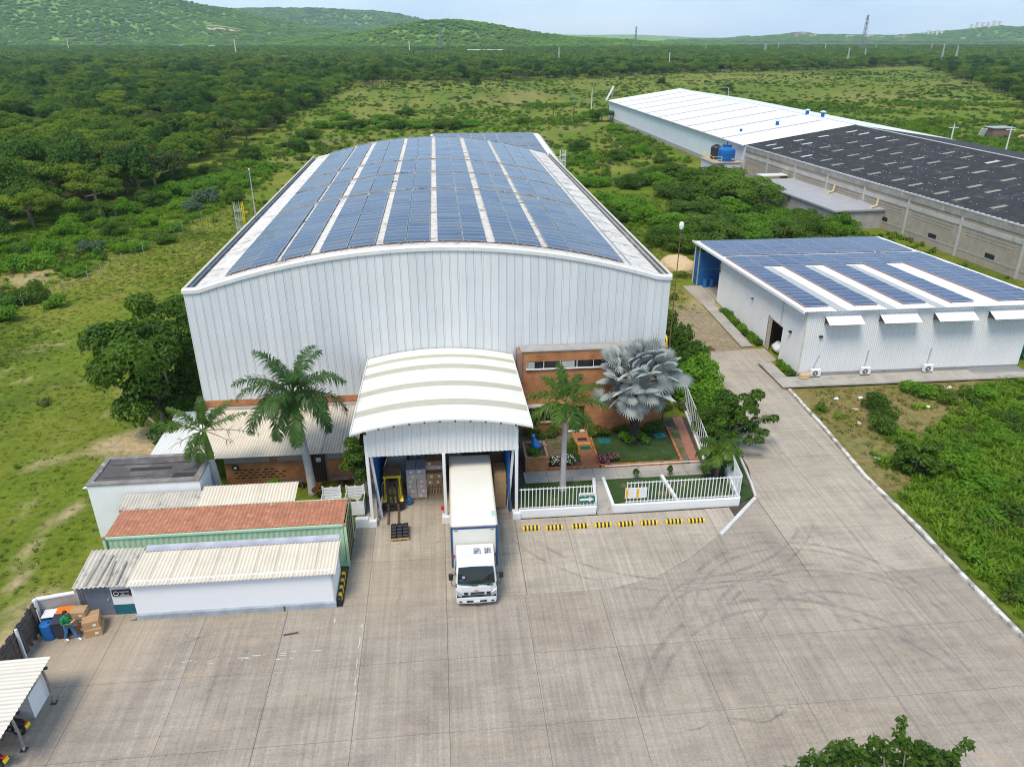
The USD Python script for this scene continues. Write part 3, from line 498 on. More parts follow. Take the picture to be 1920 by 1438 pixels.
for bi, (y0, y1, n) in enumerate(blocks):
    w = (y1 - y0) / n
    for r in range(n):
        for a, b in colx:
            za, zb = float(hz(a)) + .17, float(hz(b)) + .17
            (front if len(front) < 300 else rest).append(panel_mesh((a, y0 + r * w, za), (b - a, 0, zb - za), (0, w - .012, 0)))
for m in front:
    part(roof, 'solar_panel', (m[0], m[1]), SOLAR[int(rng.choice(4, p=[.45, .27, .2, .08]))], uv=m[2])
for k in range(3):
    m = merged_panels(rest[k::3]) if k == 0 else None
m = merged_panels(rest); part(roof, 'solar_panel_field', (m[0], m[1]), SOLAR[0], uv=m[2], kind='stuff')
def arc_beam(y, w, h, dz, x0=-14.2, x1=12.5, y2=None):
    q = np.linspace(x0, x1, 26); mb = MB()
    for a, b in zip(q[:-1], q[1:]): mb.beam((a, y, float(hz(a)) + dz), (b, y, float(hz(b)) + dz), w, h)
    return mb
for y in (68.1, 77.15, 85.65, 105.9): part(roof, 'cable_tray', arc_beam(y, .2, .09, .17), M('dusty_tray', (.34, .31, .26), .6, .25, 2.0, stain=((.1, .09, .08), 1.5, .5, .65, .9)))
part(roof, 'front_rail', arc_beam(49.1, .05, .05, .1), RUST)
for a, b in colx:                                                    # mounting rails that show at the front edge
    for x in (a + .35, b - .35): part(roof, 'mounting_rail', MB().beam((x, 48.95, float(hz(x)) + .09), (x, 107, float(hz(x)) + .09), .05, .06), STEEL)
part(roof, 'conduit', MB().tube([(12.95, 49, float(hz(12.95)) + .12), (12.95, 104, float(hz(12.95)) + .12)], .035, 6), STEEL)
for k in range(9):                                                   # clamps and stained laps between the panel columns
    x = float(rng.choice([-10.78, -8.35, -4.1, -.47, 3.33, 6.98])); y = rng.uniform(50, 100)
    part(roof, 'roof_clip', MB().obox((x, y, float(hz(x)) + .05), (.42, .06, .04)), DARKSTEEL)
for k, y in enumerate(np.linspace(52, 100, 14)): part(roof, 'walkway_strut', MB().beam((13.0, y, float(hz(13)) + .06), (14.7, y + .3, float(hz(14.7)) + .06), .04, .04), STEEL)

# rear lower building with its own flat solar roof
rear = thing('rear_annex', 'flat solar roofed annex attached behind the arched warehouse', 'annex')
part(rear, 'wall', B(-.6, 16.6, 107.2, 131, 0, 9.3), WHITE)
R0 = np.array([-1.0, 107.1, 9.75]); ru = np.array([18.2, 0, 0]); rv = np.array([0, 25.0, 1.25])
rr = part(rear, 'roof', corrugated(R0, (0, 25 / 25.03, 1.25 / 25.03), (1, 0, 0), 25.03, 18.2, .5, .03, 4, .02), ROOFWHITE)
part(rear, 'side_roof', corrugated((15.75, 103.9, 9.55), (0, .9987, .05), (1, 0, 0), 4.0, 1.6, .5, .03, 4, .02), ROOFWHITE)
for i in range(8):
    for j in range(22):
        if x > 17.5: continue
        x = .35 + i * 2.12; y = .5 + j * 1.1 + (j > 10) * .3
        if y > 24.2 or x > 16.8: continue
        p = R0 + (x, y, y * .05 + .16); mm = panel_mesh(p, (2.05, 0, 0), (0, 1.07, .0535)); part(rr, 'solar_panel', (mm[0], mm[1]), SOLAR[3 if (i + j) % 3 else 1], uv=mm[2])
for k in range(20): part(rr, 'eave_bracket', MB().beam((17.0, 107.6 + k * 1.24, 9.68 + k * .062), (17.55, 107.6 + k * 1.24, 9.64 + k * .062), .12, .1), ROOFWHITE)
# ladders with safety cages
def ladder(label, x, y, z0, z1, side, rail, cage):
    t = thing('caged_ladder', label, 'ladder')
    for dy in (-.25, .25): part(t, 'rail', MB().tube([(x, y + dy, z0), (x, y + dy, z1)], .035, 6), rail)
    for k in range(int((z1 - z0) / .35)): part(t, 'rung', MB().tube([(x, y - .25, z0 + .2 + k * .35), (x, y + .25, z0 + .2 + k * .35)], .02, 5), rail)
    a = np.linspace(-np.pi / 2, np.pi / 2, 9)
    for z in np.arange(z0 + 1.2, z1 + .01, .75): part(t, 'hoop', MB().tube([(x + side * .75 * math.cos(q), y + .42 * math.sin(q), z) for q in a], .03, 5), cage)
    for q in (-1.1, -.5, 0, .5, 1.1): part(t, 'cage_bar', MB().tube([(x + side * .75 * math.cos(q), y + .42 * math.sin(q), z0 + 1.2), (x + side * .75 * math.cos(q), y + .42 * math.sin(q), z1)], .022, 5), cage)
    part(t, 'bracket', MB().beam((x, y, z1 - .9), (x - side * .45, y, z1 - .9), .06), rail)
ladder('yellow ladder in a grey safety cage on the near eave left of the warehouse', -17.15, 67.6, 6.5, 12.9, -1, YELLOW, STEEL)
ladder('pale ladder cage at the far right eave of the warehouse', 16.5, 103.2, 5.0, 12.1, 1, M('cream_paint', (.62, .58, .42), .5), PAINT)
rod = thing('lightning_rod', 'thin grey lightning mast standing on the warehouse eave beside the caged ladder', 'mast', (-16.62, 69.7, 11.2))
part(rod, 'mast', MB().tube([(0, 0, 0), (0, 0, 2.2), (0, 0, 4.1)], [.06, .045, .03], 8), STEEL); part(rod, 'tip', MB().tm(trimesh.creation.icosphere(1, .07).apply_translation([0, 0, 4.12])), PAINT); part(rod, 'base_plate', B(-.12, .12, -.12, .12, -.02, .05), STEEL)
lp = thing('lamp_post', 'tall thin rusty lamp pole with white lamp at the warehouse front right corner', 'lamp', (15.85, 47.9, 0))
part(lp, 'pole', MB().tube([(0, 0, 0), (0, 0, 9), (.05, 0, 14.5)], [.05, .04, .03], 8), RUST); part(lp, 'lamp_head', MB().lathe([(.02, .0), (.12, .08), (.17, .3), (.14, .48), (.02, .55)], (.05, 0, 14.35), 12), PAINT); part(lp, 'bracket', MB().beam((0, 0, 9.4), (-.35, .15, 9.4), .05), RUST)

# ------------------------------------------------------------------ loading porch
porch = thing('loading_porch', 'white arched loading porch with striped roof in front of the warehouse', 'loading bay')
def pz_(x, y): return 6.5 - (y - 36.1) * .054 + .65 * (1 - ((x + .35) / 4.95) ** 2)
bnd = [36.1, 37.1, 38.15, 38.95, 39.9, 41.05, 41.8, 43.0, 44.0, 44.8, 46.1, 46.7, 47.93]
GRN = {38.15, 41.05, 44.0, 46.1}
TRANSL = M('translucent_roof_sheet', (.45, .425, .33), .45, .07, 2.0); PWHITE = M('porch_roof_sheet', (.72, .69, .61), .42, .03, .8, stain=((.6, .57, .5), 1.2, .62, .8, .35))
pr = part(porch, 'roof_frame', MB().sheet(np.array([[(x, y, float(pz_(x, y)) - .07) for y in (36.2, 47.9)] for x in np.linspace(-5.2, 4.5, 14)]), (0, 0, -.05)), GREYFRAME)
for y0, y1 in zip(bnd[:-1], bnd[1:]):
    yy = np.arange(y0 + .006, y1 + .03, .055); q = np.linspace(-5.3, 4.6, 15)
    P = np.array([[(x, y, float(pz_(x, y)) + .012 * math.cos(y * 2 * math.pi / .22)) for y in yy] for x in q])
    part(pr, 'roof_sheet', MB().sheet(P, (0, 0, -.012)), TRANSL if y0 in GRN else PWHITE)
for x in (-5.32, 4.62): part(pr, 'verge_trim', MB().beam((x, 36.05, float(pz_(x, 36.05)) - .03), (x, 47.93, float(pz_(x, 47.93)) - .03), .06, .2), TRIM)
q = np.linspace(-5.3, 4.6, 15); mb = MB()
for a, b in zip(q[:-1], q[1:]): mb.beam((a, 36.08, float(pz_(a, 36.1)) - .03), (b, 36.08, float(pz_(b, 36.1)) - .03), .05, .1)
part(pr, 'front_trim', mb, TRIM)
for k in range(11):
    x = -4.6 + k * .83; part(pr, 'roof_bolt', B(x - .05, x + .05, 36.03, 36.1, float(pz_(x, 36.1)) - .14, float(pz_(x, 36.1)) - .05), DARKSTEEL)
gz_, n = 4.62, 17
ge = np.linspace(-4.55, 3.88, n + 1)
for a, b in zip(ge[:-1], ge[1:]):
    q = np.linspace(a + .004, b - .004, 9); P = np.array([[(x, 36.8 + .022 * math.cos((x + 4.55) / .248 * 2 * math.pi), gz_), (x, 36.8 + .022 * math.cos((x + 4.55) / .248 * 2 * math.pi), float(pz_(x, 36.8)) - .13)] for x in q])
    part(porch, 'gable_panel', MB().sheet(P, (0, .012, 0)), WHITE)
part(porch, 'lintel', B(-4.6, 3.95, 36.86, 37.0, 4.62, 4.85), GREYFRAME)
for x in (-4.62, -.34, 3.82):
    part(porch, 'post', B(x - .09, x + .09, 36.78, 36.96, .3, 6.0 if abs(x + .34) > 1 else 4.62, .015), PAINT); part(porch, 'post_footing', B(x - .24, x + .24, 36.6, 37.08, -.05, .42, .02), PAINT)
for x, s in ((-4.5, 1), (3.72, -1)): part(porch, 'rear_post', MB().beam((x + s * .35, 37.6, 0), (x, 37.0, 5.6), .14), PAINT); part(porch, 'rear_post', B(x - .08, x + .08, 42, 42.16, 0, 6.1), PAINT); part(porch, 'side_beam', B(x - .07, x + .07, 37, 47.9, 5.5, 5.7), GREYFRAME)
wv = np.linspace(37.25, 47.8, 60)                                    # blue side curtains
for x, s in ((-4.35, .06), (3.4, .09)): part(porch, 'side_curtain', MB().sheet(np.array([[(x + s * math.sin(y * 2.6) + s * .4 * math.sin(y * 7), y, z) for z in (.15, 2, 4, 5.5)] for y in wv]), (.02, 0, 0)), BLUE, smooth=40)
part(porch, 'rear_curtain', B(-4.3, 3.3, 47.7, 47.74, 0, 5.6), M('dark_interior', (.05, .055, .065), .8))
part(porch, 'junction_box', B(-.62, -.44, 36.82, 36.94, .75, 1.05, .03), PAINTRED)
part(porch, 'side_wall_sill', B(-5.6, -4.86, 36.65, 36.95, 0, .55), PAINT)

# ------------------------------------------------------------------ brick office
off = thing('brick_office', 'orange brick two storey office front beside the loading porch', 'office building')
part(off, 'wall', MB().poly([(5.25, 0), (8.66, 0), (8.66, 2.06), (9.76, 2.06), (9.76, 0), (15.4, 0), (15.4, 6.35), (5.25, 6.35)], 47.0, 47.94, 'y'), BRICK)
part(off, 'roof_slab', B(5.15, 15.45, 46.94, 47.94, 6.352, 6.47, .02), GREYPLASTER)
part(off, 'side_pier', B(4.9, 5.248, 46.9, 47.9, 0, 6.35), M('dusky_render', (.28, .17, .13), .9, .15))
w = part(off, 'strip_window', B(5.55, 14.9, 46.975, 47.02, 5.12, 5.62), GLASSDK)
for k in range(9): part(w, 'mullion', B(5.55 + k * 1.165, 5.6 + k * 1.165, 46.955, 46.98, 5.12, 5.62), GREYFRAME)
part(w, 'sill', B(5.5, 14.95, 46.88, 46.974, 5.04, 5.118), PAINT)
for k, x in enumerate((5.65, 8.0)): part(w, 'blind', B(x, x + (.45 if k == 0 else .9), 46.965, 46.974, 5.16, 5.6), M('blind_grey', (.42, .42, .4), .7))
w = part(off, 'lower_window', B(5.6, 8.15, 46.975, 47.02, .98, 1.98), GLASSDK); part(w, 'sill', B(5.5, 8.6, 46.88, 46.974, .88, .978), M('cream_sill', (.6, .5, .4), .7))
for x in (6.4, 7.3): part(w, 'mullion', B(x, x + .05, 46.955, 46.98, .98, 1.98), DARKSTEEL)
part(off, 'window_canopy', B(5.4, 8.4, 46.5, 46.99, 2.3, 2.36), M('thatch_grey', (.5, .46, .42), .9, .2, 8.0))
d = part(off, 'door', B(8.7, 9.72, 47.1, 47.16, .02, 2.04), M('maroon_glass_door', (.02, .008, .01), .15, .2, spec=.6)); part(d, 'frame', B(8.68, 8.78, 47.06, 47.12, .02, 2.04), DARKSTEEL); part(d, 'notice', B(9.05, 9.36, 47.08, 47.1, 1.62, 1.86), PAINT); part(d, 'handle', B(8.86, 8.9, 47.02, 47.1, .9, 1.15), STEEL)
part(off, 'threshold', B(8.6, 9.85, 46.85, 47.09, .0, .1), PAINT)
part(off, 'sign', B(5.3, 6.3, 46.93, 46.98, 2.05, 2.28), M('dark_green_sign', (.01, .14, .06), .5))
part(off, 'yellow_pipe', MB().tube([(15.3, 46.9, 6.4), (15.3, 46.9, 6.9), (15.35, 47.3, 7.1)], .06, 8), YELLOW)

# ------------------------------------------------------------------ canteen lean-to left of the porch
can = thing('canteen', 'low brick canteen with cream corrugated lean-to roof left of the porch', 'canteen')
w = part(can, 'wall', MB().poly([(-14.1, 0), (-8.75, 0), (-8.75, 1.66), (-14.1, 1.66)], 41.9, 42.1, 'y'), BRICK); part(can, 'wall', B(-7.85, -5.0, 41.9, 42.1, 0, 1.66), BRICK)
part(can, 'upper_band', B(-14.1, -11.32, 41.94, 42.08, 1.662, 2.4), GREYPLASTER); part(can, 'upper_band', B(-10.9, -8.8, 41.94, 42.08, 1.662, 2.4), GREYPLASTER); part(can, 'upper_band', B(-7.8, -5.0, 41.94, 42.08, 1.662, 2.4), GREYPLASTER)
part(can, 'pier', B(-11.3, -10.92, 41.86, 42.0, 1.663, 2.4), BRICK)
LATT = xybrick('lattice', (.03, .012, .01), (.03, .012, .01), (.16, .09, .07), .22, .12)
d = part(can, 'lattice_door', B(-8.72, -7.88, 41.95, 41.99, .05, 2.3), M('lattice_dark', (.022, .01, .008), .7)); part(d, 'notice', B(-8.45, -8.15, 41.9, 41.93, 1.5, 1.8), PAINT)
for k in range(6): part(d, 'bar', B(-8.72 + k * .16, -8.69 + k * .16, 41.92, 41.95, .05, 2.3), M('lattice_brown', (.15, .08, .06), .7))
for k in range(13): part(d, 'bar', B(-8.72, -7.88, 41.905, 41.92, .1 + k * .17, .13 + k * .17), LOOK['lattice_brown'])
part(can, 'frame', B(-7.86, -7.78, 41.86, 42, 0, 2.3), M('grey_brown_frame', (.2, .16, .14), .8))
for k in range(30):
    r_, c_ = divmod(k, 8); x = -13.6 + c_ * .42 + (r_ % 2) * .2 + rng.uniform(-.05, .05)
    if x < -10.6: part(can, 'vent_brick', B(x, x + .26, 41.88, 41.92, .55 + r_ * .19, .62 + r_ * .19), M('dark_vent', (.06, .025, .015), .9))
for r0, r1, m_, nm in ((-16.2, -8.0, CREAM, 'roof'), (-7.98, -5.75, CREAMOLD, 'roof'), (-18.5, -16.22, ROOFWHITE, 'roof')):
    n = max(1, round((r1 - r0) / 1.0))
    for k in range(n):
        a = r0 + (r1 - r0) * k / n; L_ = (r1 - r0) / n
        part(can, 'roof_sheet', corrugated((a + .004, 41.3, 2.42), (1, 0, 0), (0, .9994, .034), L_ - .008, 6.3, .177, .022, 5, .012), m_)
part(can, 'gutter_wall', B(-16.4, -5.5, 47.55, 47.9, 2.45, 2.72), GREYPLASTER)
disc = thing('wall_clock', 'round black and white disc mounted on the canteen brick wall', 'disc', (-13.45, 41.86, 1.38)); part(disc, 'rim', MB().lathe([(.0, -.03), (.2, -.03), (.21, 0), (.2, .03), (0, .03)], n=24, axis='y'), BLACK); part(disc, 'face', MB().lathe([(0, -.045), (.1, -.045), (.1, -.03), (0, -.03)], n=20, axis='y'), PAINT)
t = thing('bench_table', 'long dark brown bench against the canteen wall', 'bench', (-10.2, 41.35, 0)); part(t, 'top', B(-.9, 1.0, -.2, .2, .5, .56, .01), WOOD)
for x in (-.75, .85): part(t, 'leg', B(x - .05, x + .05, -.15, .15, 0, .5), WOOD)
t = thing('bench_table', 'short dark table standing right of the canteen door', 'table', (-6.9, 41.3, 0)); part(t, 'top', B(-.55, .55, -.3, .3, .62, .68, .01), WOOD); part(t, 'leg', B(-.08, .08, -.1, .1, 0, .62), WOOD)
t = thing('lattice_gate', 'small white slatted gate beside the tree at the canteen end', 'gate', (-17.2, 47.2, 0))
for k in range(7): part(t, 'slat', B(-.7 + k * .22, -.6 + k * .22, 0, .05, .3, 2.3), PAINT)
part(t, 'rail', B(-.75, .8, .05, .09, .5, .6), PAINT); part(t, 'rail', B(-.75, .8, .05, .09, 2.0, 2.1), PAINT)
# ------------------------------------------------------------------ white block house with the dark flat roof
wb = thing('block_house', 'white rendered block house with dark patched flat roof', 'building')
RENDER = M('white_render', (.74, .74, .75), .8, .06, .7, bump=.12, stain=((.5, .5, .5), 1.0, .58, .8, .5), streak=((.33, .32, .3), (1.6, 1.6, .22), .6, .8, .5))
part(wb, 'wall', B(-20.0, -13.98, 37.05, 40.0, 0, 3.5), RENDER)
ROOFDK = M('bitumen_roof', (.095, .085, .085), .9, .2, .9, stain=((.17, .155, .15), .6, .5, .62, .8))
part(wb, 'roof_deck', B(-19.7, -14.3, 37.35, 39.75, 3.502, 3.53), ROOFDK)
PARAP = M('stained_parapet', (.20, .185, .17), .9, .3, 1.5, stain=((.45, .43, .4), 1.7, .55, .7, .9))
part(wb, 'parapet', B(-20.05, -13.93, 36.98, 37.33, 3.5, 3.62, .02), PARAP); part(wb, 'parapet', B(-20.05, -13.93, 39.77, 40.05, 3.5, 3.62, .02), PARAP); part(wb, 'parapet', B(-20.05, -19.72, 37.335, 39.765, 3.5, 3.62, .02), PARAP); part(wb, 'parapet', B(-14.28, -13.93, 37.335, 39.765, 3.5, 3.62, .02), PARAP)
for x0, x1, y0, y1 in ((-15.6, -14.4, 37.5, 37.95), (-18.2, -15.9, 38.4, 38.75), (-19.5, -15.0, 39.1, 39.2), (-15.2, -14.6, 38.2, 38.3), (-19.4, -16.8, 37.75, 37.82)): part(wb, 'roof_patch', B(x0, x1, y0, y1, 3.53, 3.536 + (x1 > -14.5) * .002), M('fresh_bitumen', (.035, .03, .032), .8))
part(wb, 'drain_spout', MB().poly([(-20.3, 3.3), (-20.0, 3.42), (-20.0, 3.3)], 37.1, 37.3, 'y'), PAINT)
# ------------------------------------------------------------------ lean-to roof behind the container
t = thing('lean_to_roof', 'cream corrugated lean-to roof behind the rust topped container', 'roof')
for k in range(9):
    x = -18.0 + k * 1.045; part(t, 'roof_sheet', corrugated((x, 35.62, 2.75), (1, 0, 0), (0, .985, .17), 1.04, 1.25 if k < 4 else 1.6, .177, .03, 5, .012), CREAM if k > 3 else CREAMOLD)
for x in (-17.8, -13, -8.75): part(t, 'post', B(x - .05, x + .05, 36.4, 36.5, 0, 2.8), GREEN)
# ------------------------------------------------------------------ shipping container
c = thing('shipping_container', 'pale green shipping container with a rust red roof', 'container', (-11.74, 34.45, 0))
L2, W2, HH = 6.09, 1.22, 2.72
for s in (-1, 1):
    q = np.arange(-L2 + .1, L2 - .1, .035); wv_ = np.clip(np.sin(q * 2 * np.pi / .28) * 1.8, -1, 1) * .018
    part(c, 'side_wall', MB().sheet(np.array([[(x, s * (W2 - .04) + w_ * s, z) for z in (.16, HH - .12)] for x, w_ in zip(q, wv_)]), (0, -s * .01, 0)), GREEN)
    part(c, 'bottom_rail', B(-L2, L2, s * W2 - .06, s * W2 + .02, 0.02, .17), GREEN); part(c, 'top_rail', B(-L2, L2, s * W2 - .06, s * W2 + .02, HH - .12, HH), GREEN)
    for x in (-L2, L2): part(c, 'corner_post', B(x - .07, x + .07, s * W2 - .07, s * W2 + .03, 0, HH + .01), GREEN); part(c, 'corner_casting', B(x - .09, x + .09, s * W2 - .09, s * W2 + .05, HH - .1, HH + .02), M('rusty_edge', (.3, .2, .1), .8, .3, 4.0))
q = np.arange(-L2 + .05, L2 - .04, .026)
part(c, 'roof', MB().sheet(np.array([[(x, y, HH + .016 * math.sin(x * 2 * math.pi / .21)) for y in (-W2 + .06, W2 - .06)] for x in q]), (0, 0, -.01)), RUSTROOF)
part(c, 'end_wall', B(-L2 + .02, -L2 + .06, -W2 + .07, W2 - .07, .16, HH - .1), GREEN)
for s in (-1, 1):
    d = part(c, 'door', B(L2 - .03, L2 + .02, s * .02, s * (W2 - .08), .17, HH - .12), GREENDK)
    for k in (.3, .85): part(d, 'lock_rod', MB().tube([(L2 + .05, s * k, .1), (L2 + .05, s * k, HH - .08)], .025, 6), RUST)
# ------------------------------------------------------------------ white shed in front of it
sh = thing('white_shed', 'long low white shed with cream corrugated roof at the yard edge', 'shed')
part(sh, 'front_wall', B(-15.58, -5.98, 30.12, 30.24, .3, 2.24), CLEANWHITE); part(sh, 'end_wall', MB().poly([(30.25, 0.02), (32.4, .02), (32.4, 2.33), (30.25, 2.18)], -6.1, -5.98, 'x'), RENDER); part(sh, 'end_wall', MB().poly([(30.25, 0.02), (32.4, .02), (32.4, 2.33), (30.25, 2.18)], -15.58, -15.46, 'x'), RENDER)
part(sh, 'rear_wall', B(-15.46, -6.1, 32.3, 32.4, 0, 2.3), RENDER)
part(sh, 'plinth', B(-15.6, -5.95, 29.98, 30.26, -.05, .298, .015), M('bluish_plinth', (.30, .34, .38), .8, .25, 1.2, stain=[((.13, .12, .11), 1.5, .58, .72, .8), ((.6, .6, .6), 2.3, .57, .7, .7)]))
for k in range(10):
    x = -15.66 + k * .985; part(sh, 'roof_sheet', corrugated((x, 29.84, 2.2 + .006 * (k % 2)), (1, 0, 0), (0, .9975, .07), .99, 2.62, .177, .028, 6, .012), CREAM)
part(sh, 'ridge_flashing', MB().poly([(32.25, 2.40), (32.5, 2.40), (32.62, 2.54), (32.58, 2.56), (32.46, 2.44), (32.25, 2.44)], -15.5, -5.85, 'x'), M('blue_grey_flashing', (.36, .37, .43), .6, .2, 1.5))
part(sh, 'corner_trim', B(-6.06, -5.96, 30.08, 30.12, .3, 2.22), M('dull_grey_trim', (.45, .45, .46), .6))
part(sh, 'down_pipe', MB().tube([(-8.5, 29.95, .0), (-8.5, 29.95, .32)], .03, 6), RUST)
bs = thing('corner_guard', 'yellow and black striped guard at the right end of the white shed', 'guard')
for k in range(9):
    y0 = 30.1 + k * .27; part(bs, 'stripe', B(-5.9, -5.72, y0, y0 + .265, 0, .42, .02), YELLOW if k % 2 else BLACK)
# ------------------------------------------------------------------ small store with grey door
st = thing('store_room', 'small store with mossy old corrugated roof and grey steel door', 'store room')
part(st, 'wall', B(-16.75, -15.62, 30.5, 30.62, .62, 2.05), RENDER); part(st, 'painted_dado', B(-16.75, -15.62, 30.5, 30.62, .0, .618), M('teal_paint', (.01, .12, .16), .6, .12, 1.0, stain=((.4, .4, .38), 1.6, .6, .72, .8)))
part(st, 'side_wall', B(-18.15, -18.05, 30.5, 32.6, 0, 2.1), GREYPLASTER); part(st, 'rear_wall', B(-18.05, -15.62, 32.5, 32.6, 0, 2.3), GREYPLASTER)
d = part(st, 'door', B(-18.02, -16.78, 30.52, 30.58, .02, 2.02), M('grey_blue_steel', (.16, .185, .235), .5, .12, 1.5)); part(d, 'panel', B(-17.8, -17.0, 30.5, 30.52, 1.15, 1.85, .005), LOOK['grey_blue_steel']); part(d, 'handle', B(-16.98, -16.9, 30.47, 30.52, .9, 1.02), STEEL)
for k in range(3):
    x = -18.2 + k * .86; part(st, 'roof_sheet', corrugated((x, 30.05, 2.1 + .012 * (k % 2)), (1, 0, 0), (0, .992, .12), .87, 2.6, .22, .04, 6, .014), CREAMOLD)
for k in range(4): x = -17.6 + k * .47; part(st, 'batten', MB().beam((x, 30.1, 2.19), (x + rng.uniform(-.1, .1), 31.6 + rng.uniform(0, .9), 2.19 + .2), .09, .04), M('grey_timber', (.30, .27, .24), .9, .3, 3.0))
sg = thing('store_sign', 'black sign with white ring and lettering beside the grey steel door', 'sign', (-16.2, 30.44, 1.38)); part(sg, 'board', B(-.45, .45, -.02, .02, -.18, .18), BLACK); a = np.linspace(0, 2 * np.pi, 25); part(sg, 'ring', MB().tube([(-.26 + .115 * math.cos(q), -.03, .115 * math.sin(q)) for q in a], .017, 6), PAINT)
part(sg, 'lettering', text('ALMACEN', .065, (.12, -.02, .075), 0), PAINT); part(sg, 'lettering', text('DE', .055, (.05, -.02, -.03), 0), PAINT); part(sg, 'lettering', text('RESIDUOS', .06, (.12, -.02, -.13), 0), PAINT)
part(sg, 'end_patch', B(.36, .44, -.024, -.02, -.17, .1), M('maroon', (.12, .01, .02), .6))
# yard wall, plank fence, clutter
yw = thing('yard_wall', 'stained grey concrete yard wall behind the cardboard boxes', 'wall')
part(yw, 'wall', MB().poly([(-19.95, 29.98), (-18.3, 30.32), (-18.3, 30.47), (-19.95, 30.13)], 0, 1.58), GREYPLASTER); part(yw, 'cap', MB().poly([(-19.98, 29.95), (-18.28, 30.3), (-18.28, 30.49), (-19.98, 30.16)], 1.582, 1.66), PAINT); part(yw, 'return_wall', MB().poly([(-18.29, 30.3), (-18.16, 30.3), (-18.16, 31.4), (-18.29, 31.4)], 0, 1.9), GREYPLASTER); part(yw, 'end_post', B(-20.0, -19.86, 29.8, 29.97, 0, 1.75, .01), PAINT)
pf = thing('plank_fence', 'dark weathered plank fence along the left side of the yard', 'fence')
y = 29.75
while y > 23.5:
    w_ = rng.uniform(.13, .2); part(pf, 'plank', MB().obox((-19.93 + rng.normal(0, .012), y - w_ / 2, .85 + rng.uniform(-.06, .06)), (.035, w_ - .012, 1.65 + rng.uniform(-.18, .18)), rx=rng.normal(0, .02)), WOOD); y -= w_
for z in (.45, 1.35): part(pf, 'rail', MB().beam((-19.88, 29.75, z), (-19.88, 23.5, z), .05, .08), WOOD)
for y in (29.4, 27.9, 26.4, 24.9): part(pf, 'post', B(-19.86, -19.76, y - .05, y + .05, 0, 1.75), PAINT if y in (27.9,) else WOOD)
def carton(label, x, y, z, w, d, h, rz, m_=CARD):
    t = thing('cardboard_box', label, 'box', (x, y, z), rz)
    part(t, 'carton', B(-w / 2, w / 2, -d / 2, d / 2, 0, h, .01), m_); part(t, 'tape', B(-w / 2 - .002, w / 2 + .002, -.03, .03, h * .55, h + .004), M('packing_tape', (.46, .34, .2), .4)); part(t, 'label', B(w * .1, w * .3, -d / 2 - .004, -d / 2, h * .3, h * .6), PAINT)
carton('brown carton with white label at the front of the box pile by the wall', -17.35, 29.45, 0, .75, .85, .42, .25)
carton('brown carton resting on the front carton of the box pile', -17.42, 29.52, .42, .72, .85, .42, .3)
carton('wide brown carton lowest at the rear of the box pile', -18.02, 29.6, 0, .72, .55, .5, .05, CARDDK)
carton('flat brown carton in the middle of the rear box stack', -18.02, 29.7, .5, .72, .55, .28, .02, CARDDK)
carton('brown carton with dark print on top of the rear box stack', -18.0, 29.74, .78, .7, .55, .36, .03)
dr = thing('plastic_drum', 'blue plastic drum with white board on top by the plank fence', 'drum', (-19.3, 29.2, 0)); part(dr, 'body', MB().lathe([(0, 0), (.27, 0), (.3, .06), (.3, .3), (.31, .32), (.3, .35), (.3, .6), (.31, .62), (.3, .65), (.29, .86), (.2, .9), (0, .9)], n=24), BLUEPLASTIC, smooth=40); part(dr, 'bung', MB().lathe([(0, .9), (.05, .9), (.05, .94), (0, .94)], (.12, 0, 0), 10), BLACK)
wb_ = thing('white_board', 'white square board lying across the containers by the plank fence', 'board', (-19.2, 29.72, 1.0), .1); part(wb_, 'sheet', B(-.42, .42, -.3, .3, 0, .03, .005), PAINT)
tub = thing('plastic_drum', 'dark blue drum standing behind the front blue drum', 'drum', (-19.3, 29.72, 0)); part(tub, 'body', MB().lathe([(0, 0), (.28, 0), (.3, .05), (.3, .9), (.25, .98), (0, .98)], n=20), M('navy_plastic', (.015, .03, .09), .4), smooth=40)
wbn = thing('wheelie_bin', 'dark wheeled bin standing between the blue drum and the cartons', 'bin', (-18.72, 29.3, 0), .1); BIN = M('dark_bin', (.03, .035, .05), .5, .15)
part(wbn, 'body', MB().hull([(sx * (.24 + .05 * z), sy * (.28 + .06 * z), z) for sx in (-1, 1) for sy in (-1, 1) for z in (.08, .95)]), BIN); part(wbn, 'lid', MB().hull([(sx * .3, sy * .37, .96 + (.05 if sy > 0 else 0) + dz) for sx in (-1, 1) for sy in (-1, 1) for dz in (0, .05)]), BIN)
for s in (-1, 1): part(wbn, 'wheel', MB().lathe([(0, -.03), (.1, -.03), (.1, .03), (0, .03)], (s * .24, .3, .1), 14, 'x'), RUBBER)
oc = thing('orange_crate', 'bright orange lidded crate behind the dark wheeled bin', 'crate', (-18.65, 29.82, 0), .08); ORG = M('orange_plastic', (.75, .17, .01), .45, .06); part(oc, 'body', MB().hull([(sx * (.3 + .04 * z), sy * (.2 + .02 * z), z) for sx in (-1, 1) for sy in (-1, 1) for z in (0, 1.02)]), ORG); part(oc, 'lid', B(-.37, .37, -.24, .24, 1.02, 1.12, .02), ORG)
# loose things on the concrete
t = thing('scrap_bar', 'short dark metal bar lying on the concrete in front of the shed', 'bar', (-7.95, 28.3, .0), .15); part(t, 'bar', B(-.32, .32, -.03, .03, 0.005, .06, .01), DARKSTEEL); part(t, 'end_cap', B(.3, .36, -.04, .04, 0.005, .07, .01), RUST)
